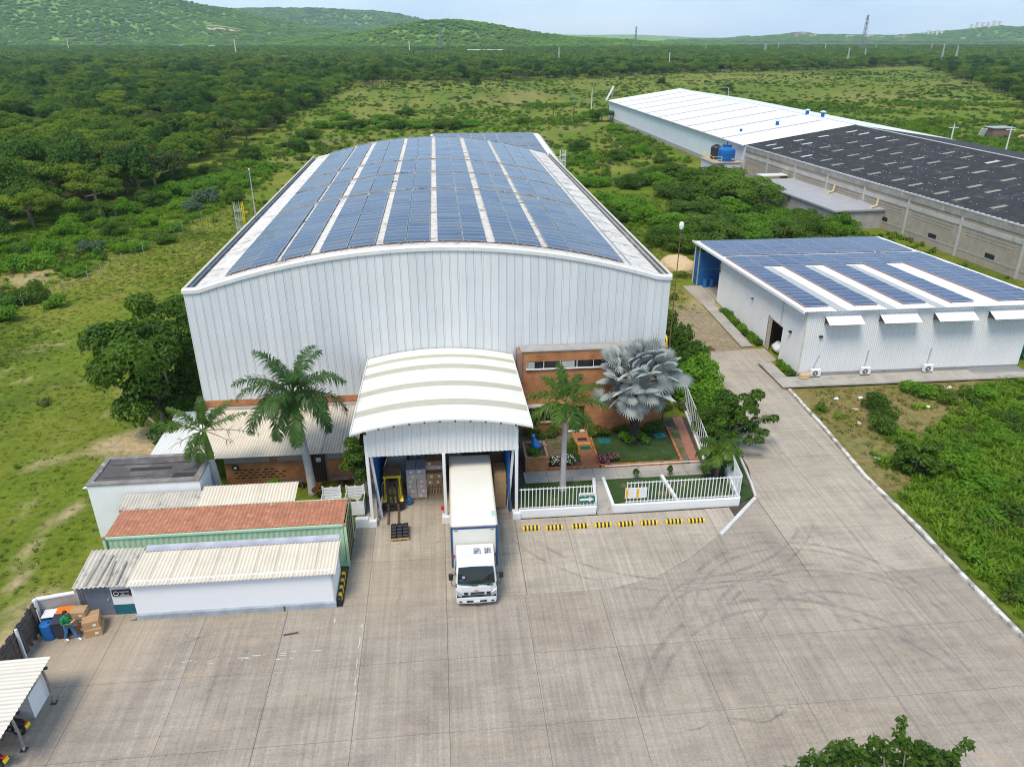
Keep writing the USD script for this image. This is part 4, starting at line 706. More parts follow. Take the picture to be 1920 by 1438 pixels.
# ------------------------------------------------------------------ scooter shelter bottom left
ss = thing('bike_shelter', 'open shelter with pale corrugated roof over parked motorcycles', 'shelter')
for k in range(5):
    y = 25.55 - k * .83; part(ss, 'roof_sheet', corrugated((-23.5, y - .82, 2.02 + .006 * (k % 2)), (0, 1, 0), (1, 0, .03), .82, 6.35, .2, .018, 6, .012, nv=3), M('shelter_roof', (.62, .56, .48), .6, .06, .7, stain=((.75, .74, .7), 3.0, .68, .74, .8)))
for x, y in ((-17.37, 25.15), (-17.5, 22.8)):
    p = part(ss, 'post', MB().tube([(x, y, 0), (x + .04, y, 1.0), (x - .05, y, 2.02)], .055, 10), M('peeling_post', (.28, .24, .22), .6, .3, 3.0, stain=((.6, .6, .6), 3.0, .55, .65, .9))); part(p, 'foot_plate', B(x - .13, x + .13, y - .12, y + .12, 0, .02), DARKSTEEL)
for y in (25.2, 22.9): part(ss, 'beam', B(-23.4, -17.2, y - .05, y + .05, 1.88, 1.97), DARKSTEEL)
for k in range(9): part(ss, 'wind_panel', B(-17.53, -17.5, 23.98 + k * .14, 24.11 + k * .14, .42, 1.6), WHITE)
for k in range(8): part(ss, 'wind_panel', B(-21.5, -17.56, 24.0, 24.03, .46 + k * .15, .60 + k * .15), M('shaded_sheet', (.45, .43, .45), .6))
# ------------------------------------------------------------------ white building with the solar roof on the right
sb = thing('solar_building', 'white corrugated building with blue solar panels on its sloping roof', 'building')
X0, X1, Y0, Y1 = 29.3, 48.95, 54.5, 74.2
def sz(y): return 5.97 - (y - 54.3) * .0436
n = 39; ee = np.linspace(X0, X1, n + 1)
def cladpart(parent, nm, a, b, z0, z1a, z1b, face, mat, pitch=.168, amp=.016):
    k = max(2, int((b - a) / pitch * 6)); q = np.linspace(a, b, k); o = amp * np.clip(1.6 * np.cos((q - X0) / pitch * 2 * np.pi), -1, 1)
    zt = np.linspace(z1a, z1b, k)
    P = np.array([[(x, face - w_, z0), (x, face - w_, z)] for x, w_, z in zip(q, o, zt)])
    return part(parent, nm, MB().sheet(P, (0, .01, 0)), mat)
for a, b in zip(ee[:-1], ee[1:]): cladpart(sb, 'wall_panel', a + .002, b - .002, .42, 5.86, 5.86, Y0, WHITE2)
part(sb, 'base_course', B(X0 + .02, X1 - .02, Y0 + .02, Y0 + .2, 0, .42), GREYPLASTER)
SIDEW = WHITE2
yl = [54.52, 55.5, 56.5, 57.4, 58.3]
def sideclad(a, b, z0):
    q = np.linspace(a, b, max(2, int((b - a) / .168 * 6))); o = .016 * np.clip(1.6 * np.cos(q / .168 * 2 * np.pi), -1, 1)
    part(sb, 'side_panel', MB().sheet(np.array([[(X0 - w_, y, z0), (X0 - w_, y, float(sz(y)) - .14)] for y, w_ in zip(q, o)]), (.01, 0, 0)), SIDEW)
for a in np.arange(54.52, 74.1, .986):
    b = min(a + .982, 74.2)
    if a < 58.2 and b > 58.2: sideclad(a, 58.3, .1)
    elif a > 58.2 and a < 60.9 and b <= 61.2: sideclad(a, b, 3.12) if a > 58.3 else None
    elif a < 60.9 and a > 58.2: sideclad(a, b, 3.12)
    else: sideclad(a, b, .1)
sideclad(58.31, 59.4, 3.12)
part(sb, 'corner_trim', B(X0 - .05, X0 + .05, Y0 - .05, Y0 + .05, .3, 5.8), M('ivory_trim', (.6, .57, .48), .6))
part(sb, 'side_base', B(X0 - .02, X0 + .1, 61.0, 74.2, 0, .12), GREYPLASTER)
part(sb, 'interior_back', B(X0 + 2.2, X0 + 2.3, 57, 62.5, 0, 3.4), M('dim_inside', (.12, .07, .05), .9)); part(sb, 'interior_ceiling', B(X0 + .1, X0 + 2.3, 57, 62.5, 3.4, 3.5), LOOK['dim_inside'])
for y in (57, 62.4): part(sb, 'interior_side', B(X0 + .1, X0 + 2.2, y, y + .1, 0, 3.4), LOOK['dim_inside'])
d = part(sb, 'door_frame', B(X0 - .08, X0 + .05, 60.92, 61.12, .05, 3.1), M('beige_frame', (.42, .37, .30), .7)); part(d, 'lintel', B(X0 - .06, X0 + .04, 58.3, 60.9, 3.05, 3.12), LOOK['beige_frame']); part(sb, 'sliding_door', B(X0 - .03, X0, 60.5, 60.9, .05, 3.0), LOOK['beige_frame'])
part(sb, 'rear_wall', B(X0, X1, 74.2, 74.3, 0, 5.0), WHITE2); part(sb, 'right_wall', B(X1 - .05, X1, Y0 + .05, 74.2, 0, 5.0), WHITE2)
def sroof(y0, y1, x0, x1, dz=0.0, mat=ROOFWHITE):
    return corrugated((x0, y0, sz(y0) + dz), (1, 0, 0), (0, 1, -.0436), x1 - x0, (y1 - y0), .25, .018, 4, .012, nv=2)
SROOF = M('bright_roof_sheet', (.78, .78, .79), .38, .04, .7, stain=((.62, .61, .6), .9, .6, .8, .4))
rf = part(sb, 'roof', sroof(54.1, 73.55, 28.75, 51.1), SROOF); rf2 = part(sb, 'rear_roof', sroof(73.75, 82.0, 28.75, 51.1, -.03), SROOF)
for y0, y1, r_ in ((54.05, 73.6, rf), (73.7, 82.05, rf2)): part(r_, 'verge_trim', MB().beam((28.72, y0, sz(y0) - .04), (28.72, y1, sz(y1) - .04), .1, .24), SROOF)
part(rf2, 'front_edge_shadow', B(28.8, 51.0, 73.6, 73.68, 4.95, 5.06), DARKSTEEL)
PW, PH = 2.06, 1.04; px0 = 29.35
for c_ in range(10):
    x = px0 + c_ * (PW + .04) + (.0 if c_ < 8 else .05)
    rows = range(0, 17) if c_ in (0, 2, 4, 6, 8, 9) else range(13, 17)
    for r in rows:
        y = 55.25 + r * (PH + .02); mm = panel_mesh((x, y, sz(y) + .13), (PW, 0, 0), (0, PH, -.0436 * PH)); part(rf, 'solar_panel', (mm[0], mm[1]), SOLAR2[int(rng.integers(2))], uv=mm[2])
    for r in range(7):
        y = 74.05 + r * (PH + .03); mm = panel_mesh((x, y, sz(y) + .10), (PW, 0, 0), (0, PH, -.0436 * PH)); part(rf2, 'solar_panel', (mm[0], mm[1]), SOLAR2[int(rng.integers(2))], uv=mm[2])
for c_ in (1, 3, 5): x = px0 + c_ * 2.1; part(rf, 'skylight_sheet', sroof(54.15, 68.6, x + .1, x + .95, .022), M('skylight_grey', (.40, .41, .40), .5, .08, 1.2))
for c_ in (0, 2, 4, 6, 8):
    x = px0 + c_ * 2.1 - .03; part(rf, 'mounting_rail', MB().beam((x, 55.1, sz(55.1) + .08), (x, 73.2, sz(73.2) + .08), .05, .09), M('reddish_rail', (.35, .2, .17), .6))
part(sb, 'conduit', MB().tube([(30.9, Y0 - .03, 2.0), (30.6, Y0 - .03, 1.1), (30.6, Y0 - .03, .5)], .03, 6), STEEL)
for x in (35.05, 40.6): part(sb, 'conduit', MB().tube([(x + .1, Y0 - .03, 2.3), (x, Y0 - .03, .9)], .035, 6), STEEL)
part(sb, 'wall_lamp', B(30.55, 30.85, Y0 - .2, Y0 - .02, 3.6, 3.75, .02), BLACK); part(sb, 'wall_lamp', B(X0 - .25, X0 - .02, 56.6, 56.85, 3.2, 3.35, .02), BLACK); part(sb, 'wall_lamp', B(X0 - .25, X0 - .02, 65.0, 65.2, 3.4, 3.5, .02), BLACK)
for k in range(4): part(sb, 'rear_post', B(28.95 + k * 7, 29.1 + k * 7, 81.5, 81.65, 0, 4.8), GREYFRAME)
part(sb, 'pipe', MB().tube([(29.2, 73.9, 4.9), (29.1, 73.9, 4.2), (29.2, 73.9, 3.4)], .05, 6), RUST)
bg = thing('blue_gate', 'tall blue sheet metal gate at the rear bay of the solar building', 'gate'); part(bg, 'panel', B(29.0, 31.9, 79.9, 79.95, .05, 1.95), BLUE); part(bg, 'panel', B(29.0, 31.9, 79.9, 79.95, 1.97, 3.9), BLUE); part(bg, 'side_panel', B(29.0, 29.05, 79.95, 81.4, .05, 3.9), BLUE); part(bg, 'post', B(28.88, 28.99, 79.85, 79.97, 0, 4.6), STEEL)
for k, (x, lab) in enumerate(((29.75, 'left of the two blue drums in front of the blue gate'), (30.5, 'right of the two blue drums in front of the blue gate'))):
    dr = thing('steel_drum', lab, 'drum', (x, 79.4, .08)); part(dr, 'body', MB().lathe([(0, 0), (.3, 0), (.3, .3), (.315, .32), (.3, .34), (.3, .62), (.315, .64), (.3, .66), (.3, .92), (0, .92)], n=20), BLUEPLASTIC); part(dr, 'rim', MB().lathe([(.28, .9), (.315, .9), (.315, .95), (.28, .95)], n=20), BLUE)
AWX = [(30.75, 33.75, 'awning nearest the corner of the solar building, above the first air conditioner'), (35.4, 38.6, 'second awning from the left corner on the solar building front'), (40.1, 43.55, 'third awning from the left corner on the solar building front'), (44.9, 48.4, 'rightmost of the four awnings on the solar building front')]
for x0, x1, lab in AWX:
    t = thing('awning', 'white sloping metal ' + lab, 'awning'); part(t, 'canopy', corrugated((x0, Y0 - 1.0, 4.98), (1, 0, 0), (0, .9, .436), x1 - x0, 1.05, .2, .015, 6, .012), SROOF)
    part(t, 'window', B(x0 + .1, x1 - .1, Y0 - .06, Y0 - .02, 4.75, 5.3), GLASSDK)
    for x in (x0 + .06, x1 - .06): part(t, 'side_cheek', MB().poly([(Y0 - .95, 4.97), (Y0 - .03, 4.75), (Y0 - .03, 5.36)], x - .01, x + .01, 'x'), DARKSTEEL); part(t, 'strut', MB().beam((x, Y0 - .02, 4.8), (x, Y0 - .9, 5.0), .03), STEEL)
def ac_unit(label, x):
    t = thing('air_conditioner', label, 'air conditioner', (x, Y0 - .42, .25), 0, group='outdoor air conditioners'); part(t, 'casing', B(-.42, .42, -.16, .16, .05, .68, .03), PAINT); part(t, 'fan_grille', MB().lathe([(0, -.02), (.2, -.025), (.24, 0), (.2, .02), (0, .02)], (-.1, -.175, .36), 20, 'y'), M('fan_grey', (.13, .13, .13), .6)); part(t, 'fan_hub', MB().lathe([(0, -.02), (.06, -.02), (.06, .02), (0, .02)], (-.1, -.21, .36), 12, 'y'), PAINT)
    for s in (-.3, .3): part(t, 'foot', B(s - .04, s + .04, -.16, .16, -.02, .05), DARKSTEEL)
    a = np.linspace(0, 2 * np.pi, 17); part(t, 'fan_ring', MB().tube([(-.1 + .24 * math.cos(q), -.18, .36 + .24 * math.sin(q)) for q in a], .012, 5), STEEL)
ac_unit('outdoor air conditioner nearest the corner beside the beige sacks', 30.6); ac_unit('middle outdoor air conditioner along the solar building front', 34.95); ac_unit('outdoor air conditioner farthest right, next to the floor grating', 40.5)
sk = thing('sack_pile', 'flattened beige sacks lying at the corner by the first air conditioner', 'sacks', (29.7, 54.0, .22), .1)
for k in range(3): part(sk, 'sack', MB().tm(trimesh.creation.icosphere(2, 1).apply_scale([.55, .32, .09]).apply_translation([.05 * k, .04 * k, .06 + .1 * k])), M('sack_cloth', (.5, .36, .2), .9, .15, 6.0), smooth=True)
bagm = trimesh.creation.icosphere(3, 1); v = bagm.vertices; v *= np.array([.55, .8, .5]); v += ((meshkit.fbm(v * 2.2 + 5, 3, 3) - .5) * .25)[:, None] * bagm.vertex_normals
bagm.vertices = v + [0, 0, .46]; bb = thing('bulk_bag', 'white bulk bag standing inside the side door of the solar building', 'bag', (30.0, 59.9, .05)); part(bb, 'sack', MB().tm(bagm), PAINT, smooth=True); part(bb, 'strap', MB().tube([(-.2, -.3, .85), (-.15, 0, 1.05), (-.2, .3, .85)], .02, 6), GREYFRAME)
gr = thing('floor_grating', 'grey steel floor grating at the right end of the solar building front', 'grating')
for k in range(4):
    x = 44.3 + k * 1.15; f_ = part(gr, 'frame', B(x, x + 1.1, 53.5, 53.54, .24, .3), STEEL); part(gr, 'frame', B(x, x + 1.1, 54.36, 54.4, .24, .3), STEEL)
    for j in range(10): part(gr, 'bar', B(x + j * .12, x + j * .12 + .03, 53.54, 54.36, .24, .29), STEEL)
pc = thing('manhole_cover', 'rusty square cover at the end of the gravel strip by the road', 'cover', (23.9, 61.4, 0), .1); part(pc, 'plate', B(-.6, .6, -.45, .45, 0.0, .08, .01), RUST)
for k in range(3): part(pc, 'rib', B(-.55, .55, -.35 + k * .3, -.3 + k * .3, .08, .1), RUST)
# ------------------------------------------------------------------ long warehouse on the right
lw = thing('long_warehouse', 'very long warehouse, white roof section behind, dark roof and block wall nearer', 'warehouse')
E0, E1, R0_, R1_ = np.array([61.67, 150.8]), np.array([58.9, 266.0]), np.array([85.4, 153.0]), np.array([84.0, 268.0])
D1, RD = np.array([70.3, 41.7]), np.array([86.3, 42.0])
def lwz(p): return 6.1
BLOCK = M('block_wall', (.36, .30, .235), .92, .14, .9, bump=.3, bscale=14, stain=[((.2, .18, .16), 1.0, .57, .75, .6), ((.44, .41, .37), .5, .55, .75, .5)])
LWHITE = M('long_wall_white', (.66, .69, .73), .5, .05, .4, streak=((.5, .5, .5), (2., 2., .15), .6, .8, .3))
def wallq(a, b, z0, z1, t=.15, off=0.0):
    a, b = np.asarray(a, float), np.asarray(b, float); d = (b - a) / np.linalg.norm(b - a); nrm = np.array([d[1], -d[0]]); nrm = nrm if nrm[0] > 0 else -nrm   # nrm points away from the camera (+x)
    a2, b2 = a - nrm * off, b - nrm * off
    P = [(*a2, z0), (*b2, z0), (*b2, z1), (*a2, z1)]; Q = [(p[0] + nrm[0] * t, p[1] + nrm[1] * t, p[2]) for p in P]
    return MB().add(P + Q, [(0, 1, 2, 3), (7, 6, 5, 4), (0, 4, 5, 1), (1, 5, 6, 2), (2, 6, 7, 3), (3, 7, 4, 0)])
n = 24
for k in range(n): part(lw, 'white_wall_panel', wallq(E0 + (E1 - E0) * k / n + (E1 - E0) / n * .004, E0 + (E1 - E0) * (k + 1) / n, 1.0, 6.0), LWHITE)
part(lw, 'white_wall_base', wallq(E0, E1, 0, 1.0, .2, .06), GREYPLASTER)
def at_y(y): return E0 + (D1 - E0) * (E0[1] - y) / (E0[1] - D1[1])
cols = [150.4, 141.0, 130.9, 120.6, 110.3, 99.9, 89.4, 79.1, 68.8, 58.5, 48.2]
for a, b in zip(cols[:-1], cols[1:]):
    part(lw, 'block_wall', wallq(at_y(a), at_y(b), 0, 5.1), BLOCK)
    part(lw, 'lower_beam', wallq(at_y(a - .3), at_y(b + .3), .95, 1.2, .1, .03), CONC)
    for j in range(7):                                                 # ventilation slits in the upper wall
        z = 2.75 + j * .2; part(lw, 'vent_course', wallq(at_y(a - 1.0), at_y(b + 1.2), z, z + .07, .05, .02), M('vent_brick', (.25, .21, .17), .9, .15, 2.0) if j % 2 else M('vent_brick_pale', (.42, .37, .31), .9, .15, 2.0))
    if a < 125:
        m_ = (a + b) / 2 - .6; part(lw, 'wall_window', wallq(at_y(m_ + .75), at_y(m_ - .75), 1.22, 1.78, .05, .04), M('black_opening', (.02, .018, .018), .8))
for y in cols: part(lw, 'wall_column', wallq(at_y(y + .2), at_y(y - .2), 0, 5.1, .2, .09), M('pale_column', (.46, .44, .41), .85, .1, 1.0, bump=.2))
part(lw, 'ring_beam', wallq(at_y(150.4), at_y(46), 4.0, 4.55, .1, .06), M('pale_beam', (.44, .42, .39), .85, .15, .7, stain=((.26, .24, .21), .8, .57, .72, .8)))
part(lw, 'eave_beam', wallq(at_y(150.4), at_y(46), 5.1, 5.95, .5, .1), M('dirty_eave_beam', (.30, .27, .24), .9, .25, .5, stain=((.5, .48, .45), .9, .55, .7, .8)))
part(lw, 'eave_coping', wallq(at_y(150.5), at_y(46), 5.95, 6.12, .7, .14), M('pale_coping', (.48, .46, .44), .85, .15, .6))
def quad_roof(e0, e1, r1, r0, ze, zr, pitch, amp, dz=0, steps=4):
    L = np.linalg.norm(np.array(e1) - e0); k = int(L / pitch * steps); t = np.linspace(0, 1, k)[:, None]
    A = np.asarray(e0) + (np.asarray(e1) - e0) * t; C_ = np.asarray(r0) + (np.asarray(r1) - r0) * t; w_ = amp * np.cos(t[:, 0] * L / pitch * 2 * np.pi)
    return MB().sheet(np.stack([np.column_stack([A, ze + w_ + dz]), np.column_stack([(A + C_) / 2, (ze + zr) / 2 + w_ + dz]), np.column_stack([C_, zr + w_ + dz])], 1), (0, 0, -.03))
LR = M('long_white_roof', (.74, .74, .745), .4, .03, .3, stain=((.6, .6, .6), .4, .6, .85, .4))
off_ = np.array([.35, 0])
nb_ = 10
for k in range(nb_):
    t0, t1 = k / nb_, (k + 1) / nb_
    part(lw, 'white_roof_bay', quad_roof(E0 - off_ + (E1 - E0) * (t0 + .001), E0 - off_ + (E1 - E0) * t1, R0_ + (R1_ - R0_) * t1, R0_ + (R1_ - R0_) * (t0 + .001), 6.12, 9.6, .8, .02), LR)
    if k: 
        a, b = E0 - off_ + (E1 - E0) * t0, R0_ + (R1_ - R0_) * t0
        part(lw, 'roof_gutter', MB().beam((*a, 6.14), (*(a + (b - a) * .93), 6.14 + 3.48 * .93), .6, .16), M('roof_seam_grey', (.38, .37, .36), .6))
part(lw, 'gutter', MB().beam((*(E0 - off_ * 1.3), 6.0), (*(E1 - off_ * 1.3), 6.0), .25, .2), STEEL)
F0, F1 = np.array([110.0, 156.0]), np.array([109.0, 270.0])
part(lw, 'far_slope', MB().sheet(np.array([[(*R0_, 9.58), (*F0, 6.0)], [(*R1_, 9.58), (*F1, 6.0)]]), (0, 0, -.05)), LR)
part(lw, 'far_gable', MB().add([(*E1, 0), (*R1_, 0), (*F1, 0), (*F1, 6.0), (*R1_, 9.5), (*E1, 6.0)], [(0, 1, 4), (0, 4, 5), (1, 2, 3), (1, 3, 4)]), LWHITE)
part(lw, 'gable_trim', MB().beam((*E1, 6.15), (*R1_, 9.65), .3, .25), LR); part(lw, 'ridge_cap', MB().beam((*R0_, 9.66), (*R1_, 9.66), .4, .08), LR)
DARKROOF = M('charcoal_roof', (.030, .030, .033), .9, .35, 1.2, stain=[((.065, .065, .068), .5, .5, .7, .8), ((.015, .015, .016), 1.4, .55, .72, .8)])
nd = 24; DE0, DR0 = E0 + [-.1, -.3], R0_ + [0, -.2]
for k in range(nd):
    t0, t1 = k / nd, (k + 1) / nd
    part(lw, 'dark_roof_bay', quad_roof(DE0 + (D1 - DE0) * (t0 + .0004), DE0 + (D1 - DE0) * t1, DR0 + (RD - DR0) * t1, DR0 + (RD - DR0) * (t0 + .0004), 6.08, 9.5, .9, .045), DARKROOF)
part(lw, 'dark_far_slope', MB().sheet(np.array([[(*DR0, 9.48), (110, 152, 6.0)], [(*RD, 9.48), (111, 42, 6.0)]]), (0, 0, -.05)), DARKROOF)
part(lw, 'ridge_strip', MB().beam((*DR0, 9.56), (*RD, 9.56), .35, .08), M('pale_ridge', (.55, .54, .52), .7, .15, .4)); part(lw, 'near_gable', wallq(D1, RD, 0, 6.0), BLOCK)
def dz_(x, y): t = (DE0[1] - y) / (DE0[1] - D1[1]); xe = DE0[0] + (D1[0] - DE0[0]) * t; xr = DR0[0] + (RD[0] - DR0[0]) * t; s = (x - xe) / (xr - xe); return 6.08 + 3.42 * s
SKY1 = M('skylight_cream', (.27, .25, .20), .6, .2, .6); SKY2 = M('skylight_white', (.55, .55, .55), .6, .1, .8)
for yy in np.arange(147.0, 46, -9.9):
    for q_, s in enumerate((.14, .37, .60, .83)):
        t = (DE0[1] - yy) / (DE0[1] - D1[1]); xe = DE0[0] + (D1[0] - DE0[0]) * t; xr = DR0[0] + (RD[0] - DR0[0]) * t; x = xe + (xr - xe) * s
        for y2, x2 in ((yy, x), (yy - 4.0 + rng.uniform(-.6, .6), x + .15)):
            if rng.random() < .16: continue
            x2 += rng.uniform(-.3, .3); P = np.array([[(x2 - .9, y2 - .3, dz_(x2 - 1, y2) + .07), (x2 - 1.0, y2 + .35, dz_(x2 - 1, y2) + .07)], [(x2 + 1.0, y2 - .35, dz_(x2 + 1, y2) + .07), (x2 + 1.0, y2 + .35, dz_(x2 + 1, y2) + .07)]])
            part(lw, 'skylight', MB().sheet(P, (0, 0, -.04)), SKY2 if (rng.random() < .10 or yy > 140) else SKY1)
bolts = MB()
for k in range(420):
    s, y = rng.uniform(.03, .97), rng.uniform(47, 149); t = (DE0[1] - y) / (DE0[1] - D1[1]); xe = DE0[0] + (D1[0] - DE0[0]) * t; xr = DR0[0] + (RD[0] - DR0[0]) * t; x = xe + (xr - xe) * round(s * 9) / 9
    bolts.obox((x, y, dz_(x, y) + .06), (.11, .11, .05))
part(lw, 'roof_fixings', bolts, SKY2, kind='stuff')
pm = MB()
for y, x in ((74, 74), (75.5, 75.2), (73, 76)): pm.obox((x, y, dz_(x, y) + .1), (2.2, 1.2, .04), rng.uniform(-.3, .3))
part(lw, 'roof_patch', pm, M('patch_pinkwhite', (.5, .44, .40), .8, .3, 1.0))
for x, y, z, s, lab in ((85.08, 174.6, 9.6, 1.0, 'blue roof ventilator on the white ridge, left of the ridge pair'), (86.3, 169.5, 9.6, 1.05, 'blue roof ventilator on the white ridge, right of the ridge pair'), (75.07, 167.4, 8.1, .95, 'blue roof ventilator halfway down the white roof'), (66.8, 167.0, 6.85, .7, 'small roof ventilator low on the white roof')):
    t = thing('roof_ventilator', lab, 'ventilator', (x, y, z), 0, s * .68); part(t, 'pipe', MB().lathe([(0, -.1), (.55, -.1), (.55, 1.3), (0, 1.3)], n=16), BLUE); part(t, 'cowl', MB().lathe([(.3, 1.3), (.95, 1.32), (.95, 1.55), (.3, 1.8), (0, 1.85)], n=16), M('pale_cyan', (.45, .62, .66), .5))
# tank stand
ts = thing('tank_platform', 'white walled platform with yellow railing under the blue water tank', 'platform', (58.6, 153.5, 0))
part(ts, 'base', B(-3.2, 2.6, -2.6, 4.6, 0, 2.7), M('lilac_white', (.55, .55, .62), .7, .1, 1.0)); part(ts, 'slab', B(-3.4, 2.7, -2.8, 4.8, 2.702, 2.86), M('salmon_slab', (.5, .36, .28), .8, .1, 1.0))
PY = M('pale_yellow_rail', (.66, .55, .25), .6, .1)
for z in (3.3, 3.9): part(ts, 'railing', MB().tube([(2.4, 4.6, z), (-3.2, 4.6, z), (-3.2, -2.6, z), (-1.5, -2.6, z)], .05, 6), PY)
for x, y in ((2.4, 4.6), (-.4, 4.6), (-3.2, 4.6), (-3.2, 2), (-3.2, 0), (-3.2, -2.6), (-1.5, -2.6)): part(ts, 'railing_post', MB().tube([(x, y, 2.86), (x, y, 3.95)], .06, 6), PY)
tk = thing('water_tank', 'large blue plastic water tank on the platform by the white wall', 'water tank', (58.7, 152.9, 2.87))
part(tk, 'body', MB().lathe([(0, 0), (1.62, 0), (1.72, .15), (1.75, 2.0), (1.65, 2.3), (1.0, 2.75), (.95, 2.78), (.95, 3.05)], n=28), BLUEPLASTIC, smooth=35); part(tk, 'lid', MB().lathe([(1.02, 3.03), (1.02, 3.16), (.5, 3.2), (0, 3.22)], n=24), M('dark_lid', (.02, .08, .16), .5)); part(tk, 'valve', MB().lathe([(.12, 3.2), (.12, 3.5), (.2, 3.55), (.2, 3.75), (0, 3.85)], n=12), BLUEPLASTIC); part(tk, 'label', B(.5, 1.1, -1.74, -1.68, .45, .58), PAINT)
for k in range(3): part(tk, 'rib', MB().lathe([(1.735, .45 + k * .5), (1.79, .48 + k * .5), (1.79, .54 + k * .5), (1.74, .57 + k * .5)], n=28), BLUEPLASTIC)
tk2 = thing('water_tank', 'black cylindrical tank behind the blue water tank', 'water tank', (57.5, 155.6, 2.87)); part(tk2, 'body', MB().lathe([(0, 0), (1.1, 0), (1.15, 2.3), (.9, 2.6), (0, 2.75)], n=24), M('black_plastic', (.035, .03, .035), .5), smooth=35); part(tk2, 'lid', MB().lathe([(.5, 2.65), (.5, 2.85), (0, 2.9)], n=18), BLACK)
la = thing('low_annex', 'low grey annex with pale flat roof against the block wall', 'annex')
part(la, 'wall', MB().poly([(55.2, 130), (64.2, 131), (67.0, 105.0), (57.6, 104.4)], 0, 2.7), GREYPLASTER); part(la, 'roof', MB().poly([(54.9, 130.3), (64.3, 131.3), (67.1, 104.7), (57.3, 104.1)], 2.702, 2.95), M('pale_flat_roof', (.34, .335, .34), .8, .1, .6, stain=((.35, .34, .33), .6, .55, .75, .6)))
part(la, 'white_canopy', MB().obox((60.5, 134, 3.1), (5.0, 2.4, .15), .1), ROOFWHITE); part(la, 'wall_box', B(57.0, 57.4, 112, 113, 1.8, 2.3), STEEL)
for y in (117.5, 106.0): part(la, 'pipe', MB().tube([(at_y(y)[0] - .5, y, 4.2), (at_y(y)[0] - .6, y, 3.2), (at_y(y)[0] - 2.0, y - 1, 3.1), (at_y(y)[0] - 2.1, y - 1, 1.0)], .14, 6), PY)
part(la, 'pipe', MB().tube([(56.6, 121, 2.6), (56.3, 121, 1.6), (56.3, 121, 0)], .14, 6), PY)
cs = thing('roof_chute', 'white leaning chute at the far left end of the long warehouse', 'chute', (58.2, 268, 0)); part(cs, 'chute', MB().beam((0, 0, 6.0), (2.4, 0, 10.6), 1.4, .3), ROOFWHITE); part(cs, 'stay', MB().beam((2.0, .2, 5.9), (2.0, .2, 9.2), .2), STEEL)
sp = thing('sand_heap', 'heap of pale sand beside the blue gate', 'sand heap', (29.3, 88.5, 0)); m_ = trimesh.creation.icosphere(4, 1.0); v = m_.vertices; v[:, 2] = np.maximum(v[:, 2], -.02); v *= [2.1, 2.8, 1.25]; v += ((meshkit.fbm(v * .8 + 9, 4, 2) - .5) * .7)[:, None] * [1, 1, .5] * (v[:, 2:3] > 0); m_.vertices = v - [0, 0, .05]; part(sp, 'heap', MB().tm(m_), SAND, smooth=True)

# ------------------------------------------------------------------ white fences, garden
def fence(label, walls, bars, rails, h0=.55):
    t = thing('picket_fence', label, 'fence')
    for a, b, h in walls:
        a, b = np.array(a, float), np.array(b, float); d = (b - a) / np.linalg.norm(b - a)
        part(t, 'low_wall', MB().obox([*(a + b) / 2, h / 2 - .02], (np.linalg.norm(b - a), .2, h + .04), math.atan2(d[1], d[0]), c=.015), PAINT)
    for a, b, n, z0, z1 in bars:
        a, b = np.array(a, float), np.array(b, float)
        for k in range(n):
            p = a + (b - a) * k / max(n - 1, 1); part(t, 'bar', B(p[0] - .022, p[0] + .022, p[1] - .022, p[1] + .022, z0, z1), PAINT)
    for a, b, z in rails: part(t, 'rail', MB().beam((*a, z), (*b, z), .04, .045), PAINT)
    return t
fence('white bar fence on a low wall with green arrow sign', [((3.95, 36.8), (8.62, 36.8), .52), ((8.62, 36.92), (9.15, 40.2), .35)], [((4.1, 36.8), (8.5, 36.8), 21, .5, 2.0)], [((4.0, 36.82), (8.6, 36.82), 1.9), ((4.0, 36.82), (8.6, 36.82), .62)])
fence('long white bar fence on a low wall with the notice board', [((9.66, 36.8), (17.5, 36.85), .52), ((9.72, 36.92), (9.75, 40.2), .36), ((13.8, 36.95), (13.6, 40.2), .3), ((17.5, 36.95), (17.95, 40.3), .5)], [((10.45, 36.82), (17.45, 36.86), 33, .5, 2.05), ((17.52, 37.1), (17.95, 40.2), 15, .5, 2.05)], [((10.4, 36.85), (17.5, 36.89), 1.95), ((10.4, 36.85), (17.5, 36.89), .64), ((17.54, 37), (17.97, 40.3), 1.95), ((9.8, 40.1), (17.9, 40.2), 1.2)])
fence('white bar fence along the red side path under the hedge', [((17.1, 42.0), (18.35, 51.2), .12)], [((17.1, 42.0), (18.35, 51.2), 17, .1, 1.95)], [((17.1, 42.0), (18.35, 51.2), 1.85), ((17.1, 42.0), (18.35, 51.2), .45)])
fence('short row of white pickets behind the rust roofed container', [], [((-8.9, 37.75), (-7.2, 37.8), 6, 0, 1.25)], [((-8.9, 37.77), (-7.2, 37.82), .8)])
sg = thing('arrow_sign', 'white and green ENTRADA arrow sign on the left fence', 'sign', (8.02, 36.74, 1.15)); part(sg, 'board', B(-.5, .5, -.015, .015, -.32, .36), PAINT); part(sg, 'green_field', B(-.49, .49, -.02, -.015, -.31, .12), M('sign_green', (.0, .16, .09), .5, .03)); part(sg, 'arrow', MB().poly([(-.44, -.17), (.12, -.17), (.12, -.27), (.44, -.09), (.12, .09), (.12, -.01), (-.44, -.01)], -.026, -.02, 'y'), CLEANWHITE); part(sg, 'lettering', text('ENTRADA', .13, (0, -.016, .17), 0), M('letter_green', (.02, .05, .05), .6, .05))
sg = thing('notice_board', 'white notice board with yellow columns on the right fence', 'sign', (10.98, 36.76, 1.3)); part(sg, 'board', B(-.66, .66, -.015, .015, -.36, .36), CLEANWHITE)
